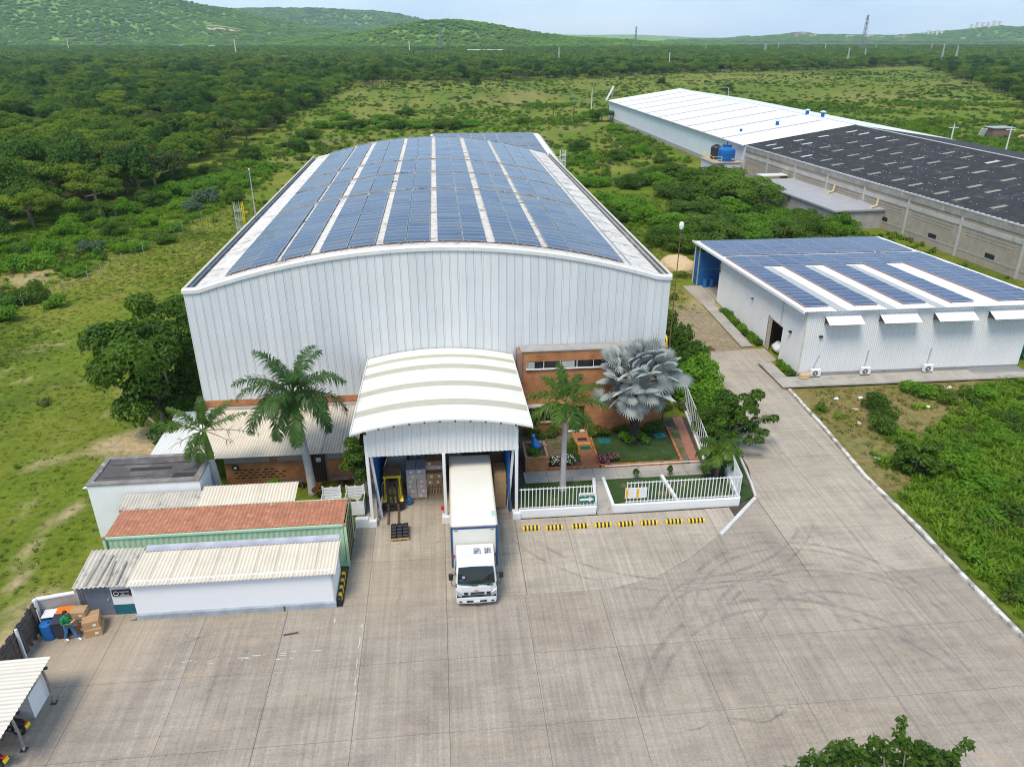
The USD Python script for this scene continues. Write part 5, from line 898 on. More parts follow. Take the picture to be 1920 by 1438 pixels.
for x in (-.55, .1): part(sg, 'yellow_column', B(x - .08, x + .09, -.02, -.015, -.33, .33), M('notice_yellow', (.75, .45, .05), .6)); part(sg, 'mark', MB().poly([(x - .03, -.1), (x + .03, .02), (x - .02, .02), (x + .03, .14), (x - .03, .06), (x + .02, .04)], -.024, -.02, 'y'), M('notice_ink', (.2, .12, .08), .7))
for x in (-.3, .4):
    for k in range(5): part(sg, 'text_line', B(x - .12, x + .16, -.018, -.015, .2 - k * .1, .225 - k * .1), M('faint_ink', (.5, .53, .6), .7))
LAWN = M('lawn', (.030, .062, .012), .95, .3, 2.0, bump=.8, bscale=20, stain=((.17, .135, .07), .55, .55, .68, .7))
SOIL = M('garden_soil', (.16, .12, .07), .95, .3, 2.0, bump=.6, bscale=14, stain=((.05, .08, .02), .7, .45, .6, .8))
struct('lawn', MB().poly([(9.95, 41.85), (15.4, 41.85), (15.7, 46.95), (10.05, 46.95)], -.04, .08), LAWN)
struct('lawn', MB().poly([(9.8, 36.95), (17.45, 37.0), (17.9, 40.28), (9.83, 40.28)], -.04, .1), LAWN); struct('lawn', MB().poly([(4.0, 36.95), (8.55, 36.95), (9.05, 40.28), (4.0, 40.28)], -.04, .1), LAWN)
struct('flower_bed', MB().poly([(4.9, 41.8), (8.8, 41.8), (8.95, 46.95), (4.9, 46.95)], -.04, .07), SOIL); struct('flower_bed', MB().poly([(15.5, 41.85), (16.0, 41.85), (16.72, 46.95), (15.8, 46.95)], -.04, .07), SOIL)
struct('lawn', MB().poly([(17.7, 37.0), (18.7, 37.6), (19.6, 42.4), (18.1, 42.4)], -.04, .06), LAWN)
ed = thing('brick_edging', 'orange brick edging round the garden lawn', 'edging')
def edge(a, b, h=.2, w=.14):
    a, b = np.array(a, float), np.array(b, float); d = b - a; L = np.linalg.norm(d); n = max(1, int(L / .24)); m_ = [M('edge_brick_a', (.40, .16, .06), .85, .12), M('edge_brick_b', (.34, .125, .045), .85, .12), M('edge_brick_c', (.44, .2, .08), .85, .12)]
    for k in range(n):
        p = a + d * (k + .5) / n; part(ed, 'brick', MB().obox([*p, h / 2 - .02 + rng.normal(0, .004)], (L / n - .014, w, h + .04), math.atan2(d[1], d[0])), m_[int(rng.integers(3))])
edge((9.95, 41.82), (15.45, 41.82), .3); edge((15.5, 41.9), (15.85, 46.8)); edge((9.93, 41.95), (10.05, 46.8), .18); edge((6.5, 41.82), (8.8, 41.82), .24); edge((8.8, 41.95), (8.93, 46.8), .14)
pb = thing('brick_planter', 'square orange brick planter box by the porch with blue bird', 'planter')
part(pb, 'wall', B(4.9, 6.45, 41.75, 41.9, 0, 1.1), BRICK); part(pb, 'wall', B(4.9, 6.45, 43.75, 43.9, 0, 1.1), BRICK); part(pb, 'wall', B(4.9, 5.05, 41.902, 43.748, 0, 1.1), BRICK); part(pb, 'wall', B(6.3, 6.45, 41.902, 43.748, 0, 1.1), BRICK); part(pb, 'soil', B(5.05, 6.3, 41.9, 43.75, .5, .95), SOIL); part(pb, 'white_stick', MB().beam((6.3, 43.4, 1.1), (6.45, 43.0, 1.3), .05), PAINT)
bd = thing('bird_figure', 'glossy blue bird figure standing in the brick planter', 'garden figure', (5.72, 43.0, .98)); GLB = M('glazed_blue', (.005, .16, .52), .2, .15, 3.0, coat=.6)
bm_ = MB().lathe([(0, 0), (.18, .04), (.33, .2), (.36, .38), (.28, .55), (.16, .72), (.11, .88), (.13, .98), (.15, 1.06), (.10, 1.16), (0, 1.2)], n=20); v, f_ = bm_.data(); v[:, 0] -= .16 * sstep(.4, 1.1, v[:, 2]); part(bd, 'body', (v, f_), GLB, smooth=True)
part(bd, 'beak', MB().hull([(-.32, -.14, 1.08), (-.2, -.06, 1.12), (-.14, -.1, 1.08), (-.2, -.06, 1.04)]), YELLOW); part(bd, 'tail', MB().hull([(.2, .1, .3), (.5, .2, .5), (.5, .1, .52), (.3, -.05, .25), (.3, .2, .3)]), GLB)
for s in (-1, 1): part(bd, 'wing', MB().hull([(-.02, s * .27, .5), (.3, s * .26, .42), (.32, s * .2, .2), (.02, s * .32, .25), (.1, s * .36, .35)]), GLB)
for x, y, r_, lab in ((10.9, 45.2, .25, 'teal square cover on the lawn left of the silver palm'), (15.0, 45.6, .5, 'teal square cover on the lawn right of the silver palm')):
    t = thing('lawn_cover', lab, 'cover', (x, y, .08), r_ - .3); part(t, 'plate', B(-.42, .42, -.3, .3, 0, .06, .01), M('teal_cover', (.01, .15, .16), .5, .15)); part(t, 'handle', B(-.1, .1, -.03, .03, .06, .09), DARKSTEEL)
t = thing('door_mat', 'maroon mat on the brick path in front of the office door', 'mat', (9.42, 45.7, .062)); part(t, 'mat', B(-.3, .3, -.18, .18, 0, .02), M('maroon_mat', (.06, .015, .025), .9)); part(t, 'border', B(-.32, .32, -.2, .2, 0, .012), RUBBER)
t = thing('door_mat', 'green mat on the brick path nearer the pavement', 'mat', (9.42, 44.5, .062)); part(t, 'mat', B(-.34, .34, -.22, .22, 0, .02), M('green_mat', (.01, .12, .05), .9)); part(t, 'border', B(-.36, .36, -.24, .24, 0, .012), M('green_mat_edge', (.008, .08, .035), .9))
t = thing('path_strip', 'thin yellow strip across the brick path between the mats', 'strip', (9.42, 45.1, .062)); part(t, 'strip', B(-.5, .5, -.05, .05, 0, .014), YELLOW)
for k, (x, y) in enumerate(((4.55, 35.57), (5.89, 35.5), (7.4, 35.5), (8.76, 35.48), (10.15, 35.45), (11.51, 35.43), (13.0, 35.42), (14.33, 35.38))):
    lab = ['first parking stop from the porch, yellow and black', 'second parking stop from the porch, yellow and black', 'third yellow and black stop, just left of the walkway', 'fourth yellow and black stop, just right of the walkway', 'fifth yellow and black parking stop, under the notice board', 'sixth yellow and black parking stop, third from the kerb', 'seventh yellow and black stop, on the stained slab, second from the kerb', 'yellow and black parking stop nearest the white kerb'][k]
    t = thing('parking_stop', lab, 'parking stop', (x, y, 0), rng.normal(0, .02), group='parking stops along the fence')
    for j in range(9):
        a, b = -.5 + j * .111, -.5 + (j + 1) * .111; q = np.linspace(0, np.pi, 9); k0 = .92 if j in (0, 8) else 1
        part(t, 'stripe', MB().poly([(.17 * k0 * math.cos(w_), .22 * k0 * math.sin(w_) + .005) for w_ in q], a, b, 'x'), YELLOW if j % 2 == 0 else BLACK)
# slatted planters beside the container
for k, (x, lab) in enumerate(((-7.15, 'white slatted planter box standing behind the container end, left one'), (-5.75, 'white slatted planter box next to the porch footing, right one'))):
    t = thing('slatted_planter', lab, 'planter', (x, 38.3, 0))
    for j in range(7): part(t, 'slat', B(-.55, .55, -.5, -.47, .1 + j * .14, .21 + j * .14), PAINT); part(t, 'slat', B(-.55, .55, .55, .58, .1 + j * .2, .26 + j * .2), PAINT); part(t, 'slat', B(.55, .58, -.5, .55, .1 + j * .14, .21 + j * .14), PAINT); part(t, 'slat', B(-.58, -.55, -.5, .55, .1 + j * .14, .21 + j * .14), PAINT)
    part(t, 'base', B(-.54, .54, -.46, .54, .3, .36), PAINT)
    for sx in (-.55, .5): part(t, 'post', B(sx, sx + .06, .5, .56, 0, 1.6), PAINT)
    for j in range(3): part(t, 'cross_slat', B(-.5 + j * .45, -.42 + j * .45, .58, .61, .1, 1.5), PAINT)
    if k: part(t, 'brown_tray', B(-.4, .1, -.2, .2, .36, .5), CARDDK)
tr = thing('old_tyre', 'black tyre lying on the sandy soil under the big tree', 'tyre', (-19.4, 47.6, .1)); a = np.linspace(0, 2 * np.pi, 21); part(tr, 'tyre', MB().tube([(.3 * math.cos(q), .3 * math.sin(q), 0) for q in a], .11, 8), RUBBER, smooth=True); part(tr, 'tread', MB().lathe([(.39, -.08), (.42, -.05), (.42, .05), (.39, .08)], n=20), RUBBER)
gb = thing('crate_stack', 'open box with orange lid and blue bins among the hedge at the road side', 'bins', (20.65, 50.2, 0)); part(gb, 'lid', B(-.6, .6, -.35, .35, .9, .95, .01), M('salmon_board', (.55, .30, .20), .8)); part(gb, 'box', B(-.5, .65, -.4, .3, 0, .88, .02), M('dark_crate', (.03, .02, .04), .6)); part(gb, 'blue_bin', B(-.2, .6, -.9, -.42, 0, .75, .03), BLUEPLASTIC); part(gb, 'grey_box', B(-1.2, -.62, -.2, .3, 0, .8, .02), STEEL); part(gb, 'blue_bin', B(.0, .5, -2.6, -2.1, 0, .8, .05), BLUEPLASTIC)

# ------------------------------------------------------------------ goods stacked in the porch
WRAP = M('wrapped_carton', (.50, .43, .40), .35, .08, 2.0); WRAPB = M('wrapped_blue_grey', (.33, .37, .42), .25, .12, 2.0, coat=.3); LAB = CLEANWHITE
def load(label, x, y, nx, ny, nz, w, d, h, mat, top=None, pallet=True, labels=True, z0=0.0):
    t = thing('pallet_load', label, 'pallet load', (x, y, z0))
    W, D = nx * w, ny * d
    if pallet:
        for j in range(7): part(t, 'pallet_board', B(-W / 2 - .03, W / 2 + .03, -D / 2 + j * D / 7 + .01, -D / 2 + (j + 1) * D / 7 - .02, .1, .125), PALLET)
        for sx in (-W / 2, -.05, W / 2 - .1): part(t, 'pallet_block', B(sx, sx + .1, -D / 2 - .02, D / 2, 0, .1), PALLET)
    for k in range(nz):
        for i in range(nx):
            for j in range(ny):
                if 0 < j < ny - 1 and k < nz - 1: continue
                cx, cy, cz = -W / 2 + (i + .5) * w + rng.normal(0, .008), -D / 2 + (j + .5) * d + rng.normal(0, .006), .13 + k * h
                part(t, 'carton', B(cx - w / 2 + .006, cx + w / 2 - .006, cy - d / 2 + .006, cy + d / 2 - .006, cz, cz + h - .006), top if (top is not None and k == nz - 1) else mat)
                if labels and j == 0 and rng.random() < .85: lx = cx + rng.uniform(-.1, .1); part(t, 'label', B(lx - .07, lx + .07, cy - d / 2 - .002, cy - d / 2 + .004, cz + h * .3, cz + h * .68), LAB)
    return t
load('stretch wrapped load of grey brown cartons right of the forklift', -2.08, 39.85, 2, 2, 6, .6, .6, .34, WRAP, WRAPB)
load('brown cartons on slatted crates beside the middle post', -.98, 39.95, 2, 2, 2, .5, .55, .4, CARD, z0=.8)
cr = thing('slatted_crate', 'slatted wooden crate under the brown cartons at the middle post', 'crate', (-.98, 39.6, 0))
for j in range(11): part(cr, 'slat', B(-.52 + j * .095, -.46 + j * .095, -.02, .01, .1, .9), PALLET)
for z in (.08, .45, .86): part(cr, 'rail', B(-.55, .55, .012, .06, z, z + .07), PALLET)
part(cr, 'base', B(-.6, .6, -.1, 1.0, 0, .08), PALLET)
load('wrapped grey cartons stacked on top of the brown cartons', -.98, 40.15, 2, 2, 2, .52, .5, .3, WRAP, CARDDK, False, z0=1.72)
load('tall dark wrapped load behind the forklift with crumpled film', -3.3, 41.6, 2, 2, 6, .62, .6, .42, WRAPB, labels=False)
load('dark wrapped stack with white labels in the second row, left', -2.0, 42.0, 2, 2, 8, .55, .55, .36, WRAPB)
load('dark wrapped stack with white labels in the second row, right', -.75, 42.1, 2, 2, 8, .55, .55, .36, WRAPB)
load('grey wrapped stack left of the truck box behind the middle post', .3, 43.5, 2, 2, 8, .5, .55, .38, WRAP)
load('tall stack of brown cartons right of the truck box', 3.0, 41.5, 1, 3, 8, .75, .7, .4, CARDDK, labels=False)
load('flat brown cartons on pallet between the truck and the blue curtain', 2.95, 38.4, 1, 2, 14, .72, .62, .17, CARD, labels=False)
fm = trimesh.creation.icosphere(4, 1); v = fm.vertices; v *= [.66, .62, .35]; v += ((meshkit.fbm(v * 4 + 3, 4, 8) - .5) * .28)[:, None] * fm.vertex_normals; fm.vertices = v + [0, 0, .1]
t = thing('film_bundle', 'crumpled shiny film on top of the load behind the forklift', 'plastic film', (-3.3, 41.6, 2.62)); part(t, 'film', MB().tm(fm), M('crumpled_film', (.20, .23, .27), .2, .3, 3.0, coat=.5), smooth=True)
t = thing('blue_bundle', 'small bright blue bag on the floor beside the forklift', 'bag', (-2.55, 38.75, 0)); fb = trimesh.creation.icosphere(3, 1); v = fb.vertices * [.16, .16, .3]; fb.vertices = v + ((meshkit.fbm(v * 9, 3, 4) - .5) * .1)[:, None] * fb.vertex_normals + [0, 0, .28]; part(t, 'bag', MB().tm(fb), BLUEPLASTIC, smooth=True); part(t, 'tie', MB().lathe([(.03, .52), (.07, .62), (.02, .66)], n=8), BLUEPLASTIC)
pl = thing('pallet_load', 'low pallet of black bagged goods on the concrete in front of the forklift', 'pallet load', (-3.02, 35.75, 0), .04)
for j in range(7): part(pl, 'pallet_board', B(-.5, .5, -.6 + j * .172, -.6 + j * .172 + .14, .1, .125), PALLET)
for sx in (-.5, -.05, .4): part(pl, 'pallet_block', B(sx, sx + .1, -.6, .6, 0, .1), PALLET)
part(pl, 'edge_board', B(-.52, .52, -.64, -.605, .12, .2), M('fresh_board', (.55, .33, .14), .8))
for k in range(2):
    for i in range(3):
        for j in range(4): part(pl, 'black_bag', MB().box(-.5 + i * .335, -.5 + i * .335 + .325, -.6 + j * .3, -.6 + j * .3 + .29, .13 + k * .13, .255 + k * .13 + rng.uniform(0, .02), .04), M('black_bag', (.018, .018, .022), .45, .4, 9.0, bump=.5, bscale=25))
# ------------------------------------------------------------------ delivery truck (front faces the camera)
tk = thing('delivery_truck', 'white cab-over box truck backed into the loading porch', 'truck', (1.06, 29.35, 0), -.012)
TW = M('truck_white', (.69, .70, .71), .3, .03, 1.0, coat=.4); TBOX = M('truck_box_cream', (.70, .675, .60), .5, .04, .8, stain=((.6, .57, .48), 1.2, .6, .8, .5)); TBLUE = M('truck_trim_blue', (.015, .07, .19), .5, .1)
prof = [(.06, .62), (.0, .95), (.02, 1.38), (.22, 1.95), (.36, 2.28), (.55, 2.42), (1.0, 2.5), (1.75, 2.52), (1.85, 2.46), (1.88, .62)]
def rprof(x):                                                       # the cab tapers towards its roof and rounds at its corners
    out = []
    for y, z in prof: out.append((x * (1.0 - .085 * sstep(1.3, 2.5, z)), y + .10 * abs(x) ** 6 * (y < .7), z))
    return out
cabm = MB(); xs__ = [-1.03, -1.0, -.9, -.7, -.35, 0, .35, .7, .9, 1.0, 1.03]
G = []
for x in xs__:
    r_ = rprof(x / 1.03 * 1.03); k_ = .0 if abs(x) < 1.02 else .04
    G.append([(a, b + k_ * (1 if i < 6 else -1), c - k_ * .6 * (c > 2.2)) for i, (a, b, c) in enumerate(r_)])
G = np.array(G); nx_, npf = G.shape[:2]; vv = G.reshape(-1, 3); ff = []
for i in range(nx_ - 1):
    for j in range(npf):
        j2 = (j + 1) % npf; ff.append((i * npf + j, (i + 1) * npf + j, (i + 1) * npf + j2, i * npf + j2))
cm = MB().add(vv, np.array(ff)); from shapely.geometry import Polygon as _P
for i, sgn in ((0, 1), (nx_ - 1, -1)):
    c_ = G[i].mean(0); vfan = np.vstack([G[i], c_]); cm.add(vfan, np.array([(j, (j + 1) % npf, npf) if sgn > 0 else ((j + 1) % npf, j, npf) for j in range(npf)]))
cab = part(tk, 'cab', cm, TW, smooth=35)
def onfront(z): return float(np.interp(z, [.62, .95, 1.38, 1.95, 2.28, 2.42], [.06, 0, .02, .22, .36, .55]))
def wx(z): return 1.0 - .085 * float(sstep(1.3, 2.5, z))
Zs = np.linspace(1.42, 2.22, 7); P = []
for x in np.linspace(-.93, .93, 13):
    P.append([(x * wx(z), onfront(z2) - .016 + .10 * (abs(x) / 1.03) ** 6 * (z2 < 1.7), z2) for z, z2 in ((z, z - .05 * (1 - (x / .93) ** 2) * (1 - (z - 1.42) / .8) + .03 * (1 - (x / .93) ** 2) * ((z - 1.42) / .8)) for z in Zs)])
part(cab, 'windscreen', MB().sheet(np.array(P), (0, .02, 0)), M('windscreen', (.01, .014, .014), .06, .2, 2.0, spec=.7), smooth=50)
part(cab, 'windscreen_band', MB().sheet(np.array([[(a, b - .012, c) for a, b, c in q[:1]] + [(q[0][0], q[0][1] - .004, q[0][2] + .07)] for q in P]), (0, .006, 0)), M('green_glass_edge', (.05, .12, .10), .15))
t_ = MB().lathe([(0, -.01), (.085, -.01), (.085, .0), (0, .0)], (-.62, .13, 1.78), 14, 'y'); part(cab, 'sticker', t_, M('lilac_disc', (.38, .37, .5), .5)); part(cab, 'sticker', B(-.86, -.66, .07, .085, 1.62, 1.68), M('sticker_blue', (.02, .15, .5), .5))
for x0 in (-.35, .42): part(cab, 'wiper', MB().beam((x0 - .02, -.01, 1.37), (x0 + .3, .02, 1.44), .02), BLACK); part(cab, 'wiper', MB().beam((x0 + .1, -.015, 1.37), (x0 + .42, -.01, 1.36), .035), BLACK)
for k, (x0, x1) in enumerate(((-.62, -.42), (-.3, .38), (.5, .7))):
    for z in (.80, .89): part(cab, 'grille_slot', B(x0, x1, -.03 + .02 * (z < .85), .03, z, z + .035), BLACK)
part(cab, 'grille_panel', B(-.72, .72, -.02, .02, .96, 1.3, .01), TW)
part(cab, 'emblem', MB().poly([(-.13, -.012), (-.05, -.012), (-.04, -.032), (.05, -.032), (.06, -.012), (.14, -.012), (.12, .014), (.05, .014), (.04, .034), (-.05, .034), (-.06, .014), (-.15, .014)], -.04, -.02, 'y').move((0, 0, 1.05)), M('gold_emblem', (.5, .2, .05), .35, metallic=.5))
for s in (-1, 1):
    part(cab, 'headlight', MB().hull([(s * .74, -.03, .74), (s * 1.0, .08, .78), (s * 1.0, .07, 1.02), (s * .76, -.03, .9), (s * .98, .13, 1.06), (s * .74, .03, .74), (s * 1.0, .14, .8)]), M('headlight_glass', (.42, .43, .45), .12, .2, 8.0, spec=.8))
    part(cab, 'turn_lamp', MB().hull([(s * .74, -.035, .70), (s * .97, .06, .70), (s * .97, .06, .75), (s * .74, -.035, .75), (s * .8, .05, .72)]), PAINT)
    part(cab, 'side_window', MB().poly([(.45, 1.45), (1.35, 1.45), (1.35, 2.15), (.68, 2.15)], s * .985 - .008, s * .985 + .008, 'x'), GLASSDK); part(cab, 'door_line', B(s * 1.02, s * 1.036, 1.42, 1.435, .7, 2.2), BLACK); part(cab, 'side_vent', B(s * 1.01 - .015, s * 1.01 + .04, .1, .2, 1.2, 1.42), BLACK)
    mr = part(cab, 'mirror', MB().box(s * 1.24 - .11, s * 1.24 + .11, -.02, .08, 1.72, 2.14, .04), BLACK); part(mr, 'mirror_arm', MB().tube([(s * .98, .25, 1.95), (s * 1.15, .03, 2.0), (s * 1.2, .03, 2.0)], .022, 6), BLACK); part(mr, 'mirror_arm', MB().tube([(s * 1.0, .1, 1.3), (s * 1.2, .03, 1.4), (s * 1.24, .03, 1.72)], .018, 6), DARKSTEEL)
    part(cab, 'door_handle', B(s * 1.03, s * 1.055, 1.15, 1.3, 1.2, 1.24), BLACK)
part(cab, 'front_mirror', MB().tube([(-.65, .36, 2.2), (-.7, .12, 2.32), (-.7, .08, 2.36)], .018, 6), BLACK); part(cab, 'front_mirror_glass', B(-.8, -.62, .04, .1, 2.33, 2.4, .02), BLACK)
for k in range(5): part(cab, 'roof_rib', B(-.7 + k * .14, -.67 + k * .14, .85, 1.7, 2.49, 2.525, .008), TW)
def plate_text(s_, cx):
    m_ = meshkit.text_mesh(s_, .17, .004, True); v_ = np.array(m_.vertices); c_ = (v_.min(0) + v_.max(0)) / 2; v_ = v_ - [c_[0], c_[1], 0]; v_ = v_ @ rot(-np.pi / 2).T; return MB().add(v_ + [cx, 1.2, 2.525], m_.faces)
for cx, s_ in ((.02, 'UXK'), (.2, '657'), (.56, 'UXK'), (.72, '657')): part(cab, 'roof_number', plate_text(s_, cx), M('roof_ink', (.06, .07, .09), .6))
bp = part(tk, 'bumper', MB().hull([(x, y, z) for x, y in ((-1.02, .12), (-.95, -.06), (0, -.12), (.95, -.06), (1.02, .12), (1.02, .3), (-1.02, .3)) for z in (.33, .64)]), TW)
for x0, x1 in ((-.5, -.16), (.16, .5)): part(bp, 'bumper_slot', B(x0, x1, -.135, -.05, .42, .5), BLACK)
for s in (-1, 1): part(bp, 'fog_lamp', B(s * .8 - .08, s * .8 + .08, -.11, 0, .42, .47), DARKSTEEL)
nplate = part(bp, 'number_plate', B(-.16, .16, -.15, -.125, .36, .5), M('plate_white', (.75, .75, .72), .5)); part(nplate, 'plate_number', text('UXK 657', .055, (0, -.15, .4), 0), BLACK)
part(tk, 'bumper_gap', B(-.98, .98, -.02, .12, .64, .72), BLACK)
part(tk, 'step', B(-1.04, 1.04, .5, 1.2, .38, .6, .03), TW)
for y in (-.0,): pass
for y, nm in ((.95, 0), (6.3, 1)):
    for s in (-1, 1):
        for dx in ((0,) if nm == 0 else (0, .26)):
            x = s * (.86 - dx); w_ = part(tk, 'wheel', MB().lathe([(.22, -.11), (.38, -.11), (.42, -.07), (.42, .07), (.38, .11), (.22, .11)], (x, y, .42), 24, 'x'), RUBBER, smooth=30)
            part(w_, 'rim', MB().lathe([(0, -.05), (.1, -.07), (.14, -.02), (.22, -.06), (.22, .06), (0, .05)], (x, y, .42), 20, 'x'), STEEL)
part(tk, 'chassis', B(-.45, .45, .3, 8.9, .55, .8), DARKSTEEL); part(tk, 'fuel_tank', B(.55, .95, 2.6, 3.6, .4, .8, .06), STEEL)
bx0, bx1, by0, by1, bz0, bz1 = -1.17, 1.17, 2.0, 9.1, .95, 3.42
box_ = part(tk, 'cargo_box', B(bx0, bx1, by0, by1, bz0, bz1), TBOX)
part(box_, 'front_panel', B(bx0 + .1, bx1 - .1, by0 - .015, by0 - .002, bz0 + .1, bz1 - .12), TBOX)
for x in (bx0, bx1): part(box_, 'corner_post', B(x - .03 if x < 0 else x - .07, x + .07 if x < 0 else x + .03, by0 - .03, by0 + .08, bz0, bz1 + .01), TBLUE); part(box_, 'roof_rail', B(x - .03, x + .03, by0 + .08, by1, bz1 - .12, bz1 + .012), TBOX); part(box_, 'lower_rail', B(x - .02, x + .02, by0 + .08, by1, bz0 - .02, bz0 + .1), TBLUE)
part(box_, 'header', B(bx0 + .07, bx1 - .07, by0 - .03, by0 + .05, bz1 - .1, bz1 + .01), TBLUE)
part(box_, 'roof', B(bx0 + .03, bx1 - .03, by0 + .08, by1, bz1 + .0, bz1 + .02), TBOX)
for s in (bx0, bx1):
    for k in range(34): part(box_, 'roof_clip', B(s - .045, s + .045, by0 + .15 + k * .205, by0 + .25 + k * .205, bz1 + .0, bz1 + .028), M('clip_brown', (.45, .36, .28), .6))
for k in range(16): part(box_, 'front_clip', B(bx0 + .1 + k * .14, bx0 + .16 + k * .14, by0 - .035, by0 + .1, bz1 + .008, bz1 + .026), M('clip_pink', (.5, .35, .27), .6))
for s in (-1, 1): part(box_, 'marker_lamp', B(s * .92 - .09, s * .92 + .09, by0 - .03, by0 - .015, bz1 - .2, bz1 - .17), DARKSTEEL); part(box_, 'reflector', B(s * 1.08 - .05, s * 1.08 + .05, by0 - .05, by0 - .03, 1.62, 1.74), PAINTRED)
part(box_, 'roof_patch', B(.95, 1.15, by0 + .8, by0 + 1.3, bz1 + .021, bz1 + .026), M('teal_patch', (.35, .55, .5), .6))
for k in range(3): part(box_, 'roof_seam', B(bx0 + .1, bx1 - .1, by0 + 1.8 + k * 1.75, by0 + 1.83 + k * 1.75, bz1 + .02, bz1 + .026), TBOX)
for s in (bx0, bx1): part(box_, 'side_strap', MB().tube([(s * 1.02, by0 + 3.6, bz1 - .1), (s * 1.08, by0 + 3.7, 2.2), (s * 1.04, by0 + 3.6, 1.0)], .02, 6), CARD)

# ------------------------------------------------------------------ forklift
fk = thing('forklift', 'yellow forklift truck with brown dusty roof parked inside the porch', 'forklift', (-3.48, 38.0, 0), .03)
part(fk, 'body', MB().hull([(sx * x, y, z) for sx in (-1, 1) for x, y, z in ((.5, .55, .28), (.55, 1.9, .28), (.5, .5, .75), (.55, 2.2, .4), (.5, 2.3, .95), (.46, 1.0, 1.0), (.5, 2.1, 1.1))]), FORKYEL)
part(fk, 'front_cowl', MB().hull([(sx * .42, y, z) for sx in (-1, 1) for y, z in ((.3, .35), (.62, .35), (.45, 1.0), (.65, 1.05))]), FORKYEL)
for s in (-1, 1):
    w_ = part(fk, 'wheel', MB().lathe([(.14, -.12), (.3, -.12), (.33, -.08), (.33, .08), (.3, .12), (.14, .12)], (s * .5, .42, .33), 20, 'x'), RUBBER, smooth=30); part(w_, 'rim', MB().lathe([(0, -.1), (.14, -.1), (.14, .1), (0, .1)], (s * .5, .42, .33), 14, 'x'), FORKYEL)
    w_ = part(fk, 'wheel', MB().lathe([(.1, -.09), (.23, -.09), (.25, -.06), (.25, .06), (.23, .09), (.1, .09)], (s * .42, 1.95, .25), 18, 'x'), RUBBER, smooth=30); part(w_, 'rim', MB().lathe([(0, -.07), (.1, -.07), (.1, .07), (0, .07)], (s * .42, 1.95, .25), 12, 'x'), DARKSTEEL)
    part(fk, 'fender', MB().hull([(s * .62, .2, .62), (s * .62, .7, .62), (s * .38, .2, .62), (s * .38, .7, .62), (s * .6, .35, .76), (s * .4, .35, .76), (s * .6, .7, .74), (s * .4, .7, .74)]), FORKYEL)
    part(fk, 'guard_post', MB().beam((s * .48, .5, .75), (s * .42, .72, 2.1), .08), FORKYEL); part(fk, 'guard_post', MB().beam((s * .48, 2.0, 1.0), (s * .42, 1.85, 2.1), .07), FORKYEL)
    part(fk, 'mast_rail', MB().beam((s * .28, .12, .12), (s * .26, .2, 2.15), .11, .14), BLACK); part(fk, 'lift_chain', MB().beam((s * .1, .1, .3), (s * .1, .18, 2.0), .04), DARKSTEEL)
    fl = part(fk, 'fork', MB().box(s * .3 - .06, s * .3 + .06, -1.25, .02, .06, .1), RUST); part(fl, 'fork_shank', B(s * .3 - .06, s * .3 + .06, .0, .05, .06, .6), RUST)
part(fk, 'overhead_guard', B(-.5, .5, .66, 1.95, 2.1, 2.16, .02), M('dusty_roof', (.28, .16, .08), .8, .25, 2.0, stain=((.42, .27, .14), 1.5, .5, .65, .7)))
part(fk, 'guard_rim', B(-.52, .52, .6, .68, 2.04, 2.17), FORKYEL)
for z in (.3, 1.1, 2.05): part(fk, 'mast_cross', B(-.32, .32, .08, .16, z, z + .09), BLACK)
part(fk, 'carriage', B(-.5, .5, .03, .09, .2, .34), BLACK); part(fk, 'carriage', B(-.5, .5, .03, .09, .5, .62), BLACK); part(fk, 'seat', MB().box(-.25, .25, 1.2, 1.7, 1.0, 1.15, .05).box(-.25, .25, 1.65, 1.78, 1.1, 1.6, .05), BLACK); part(fk, 'steering_wheel', MB().tube([(.17 * math.cos(q), .85 + .05 * math.sin(q), 1.35 + .17 * math.sin(q)) for q in np.linspace(0, 2 * np.pi, 17)], .02, 6), BLACK)
part(fk, 'lift_cylinder', MB().tube([(0, .2, .2), (0, .24, 1.9)], .05, 8), DARKSTEEL); part(fk, 'tilt_hose', MB().tube([(-.15, .1, 2.0), (0, -.02, 2.2), (.15, .1, 2.0)], .03, 6), BLACK)

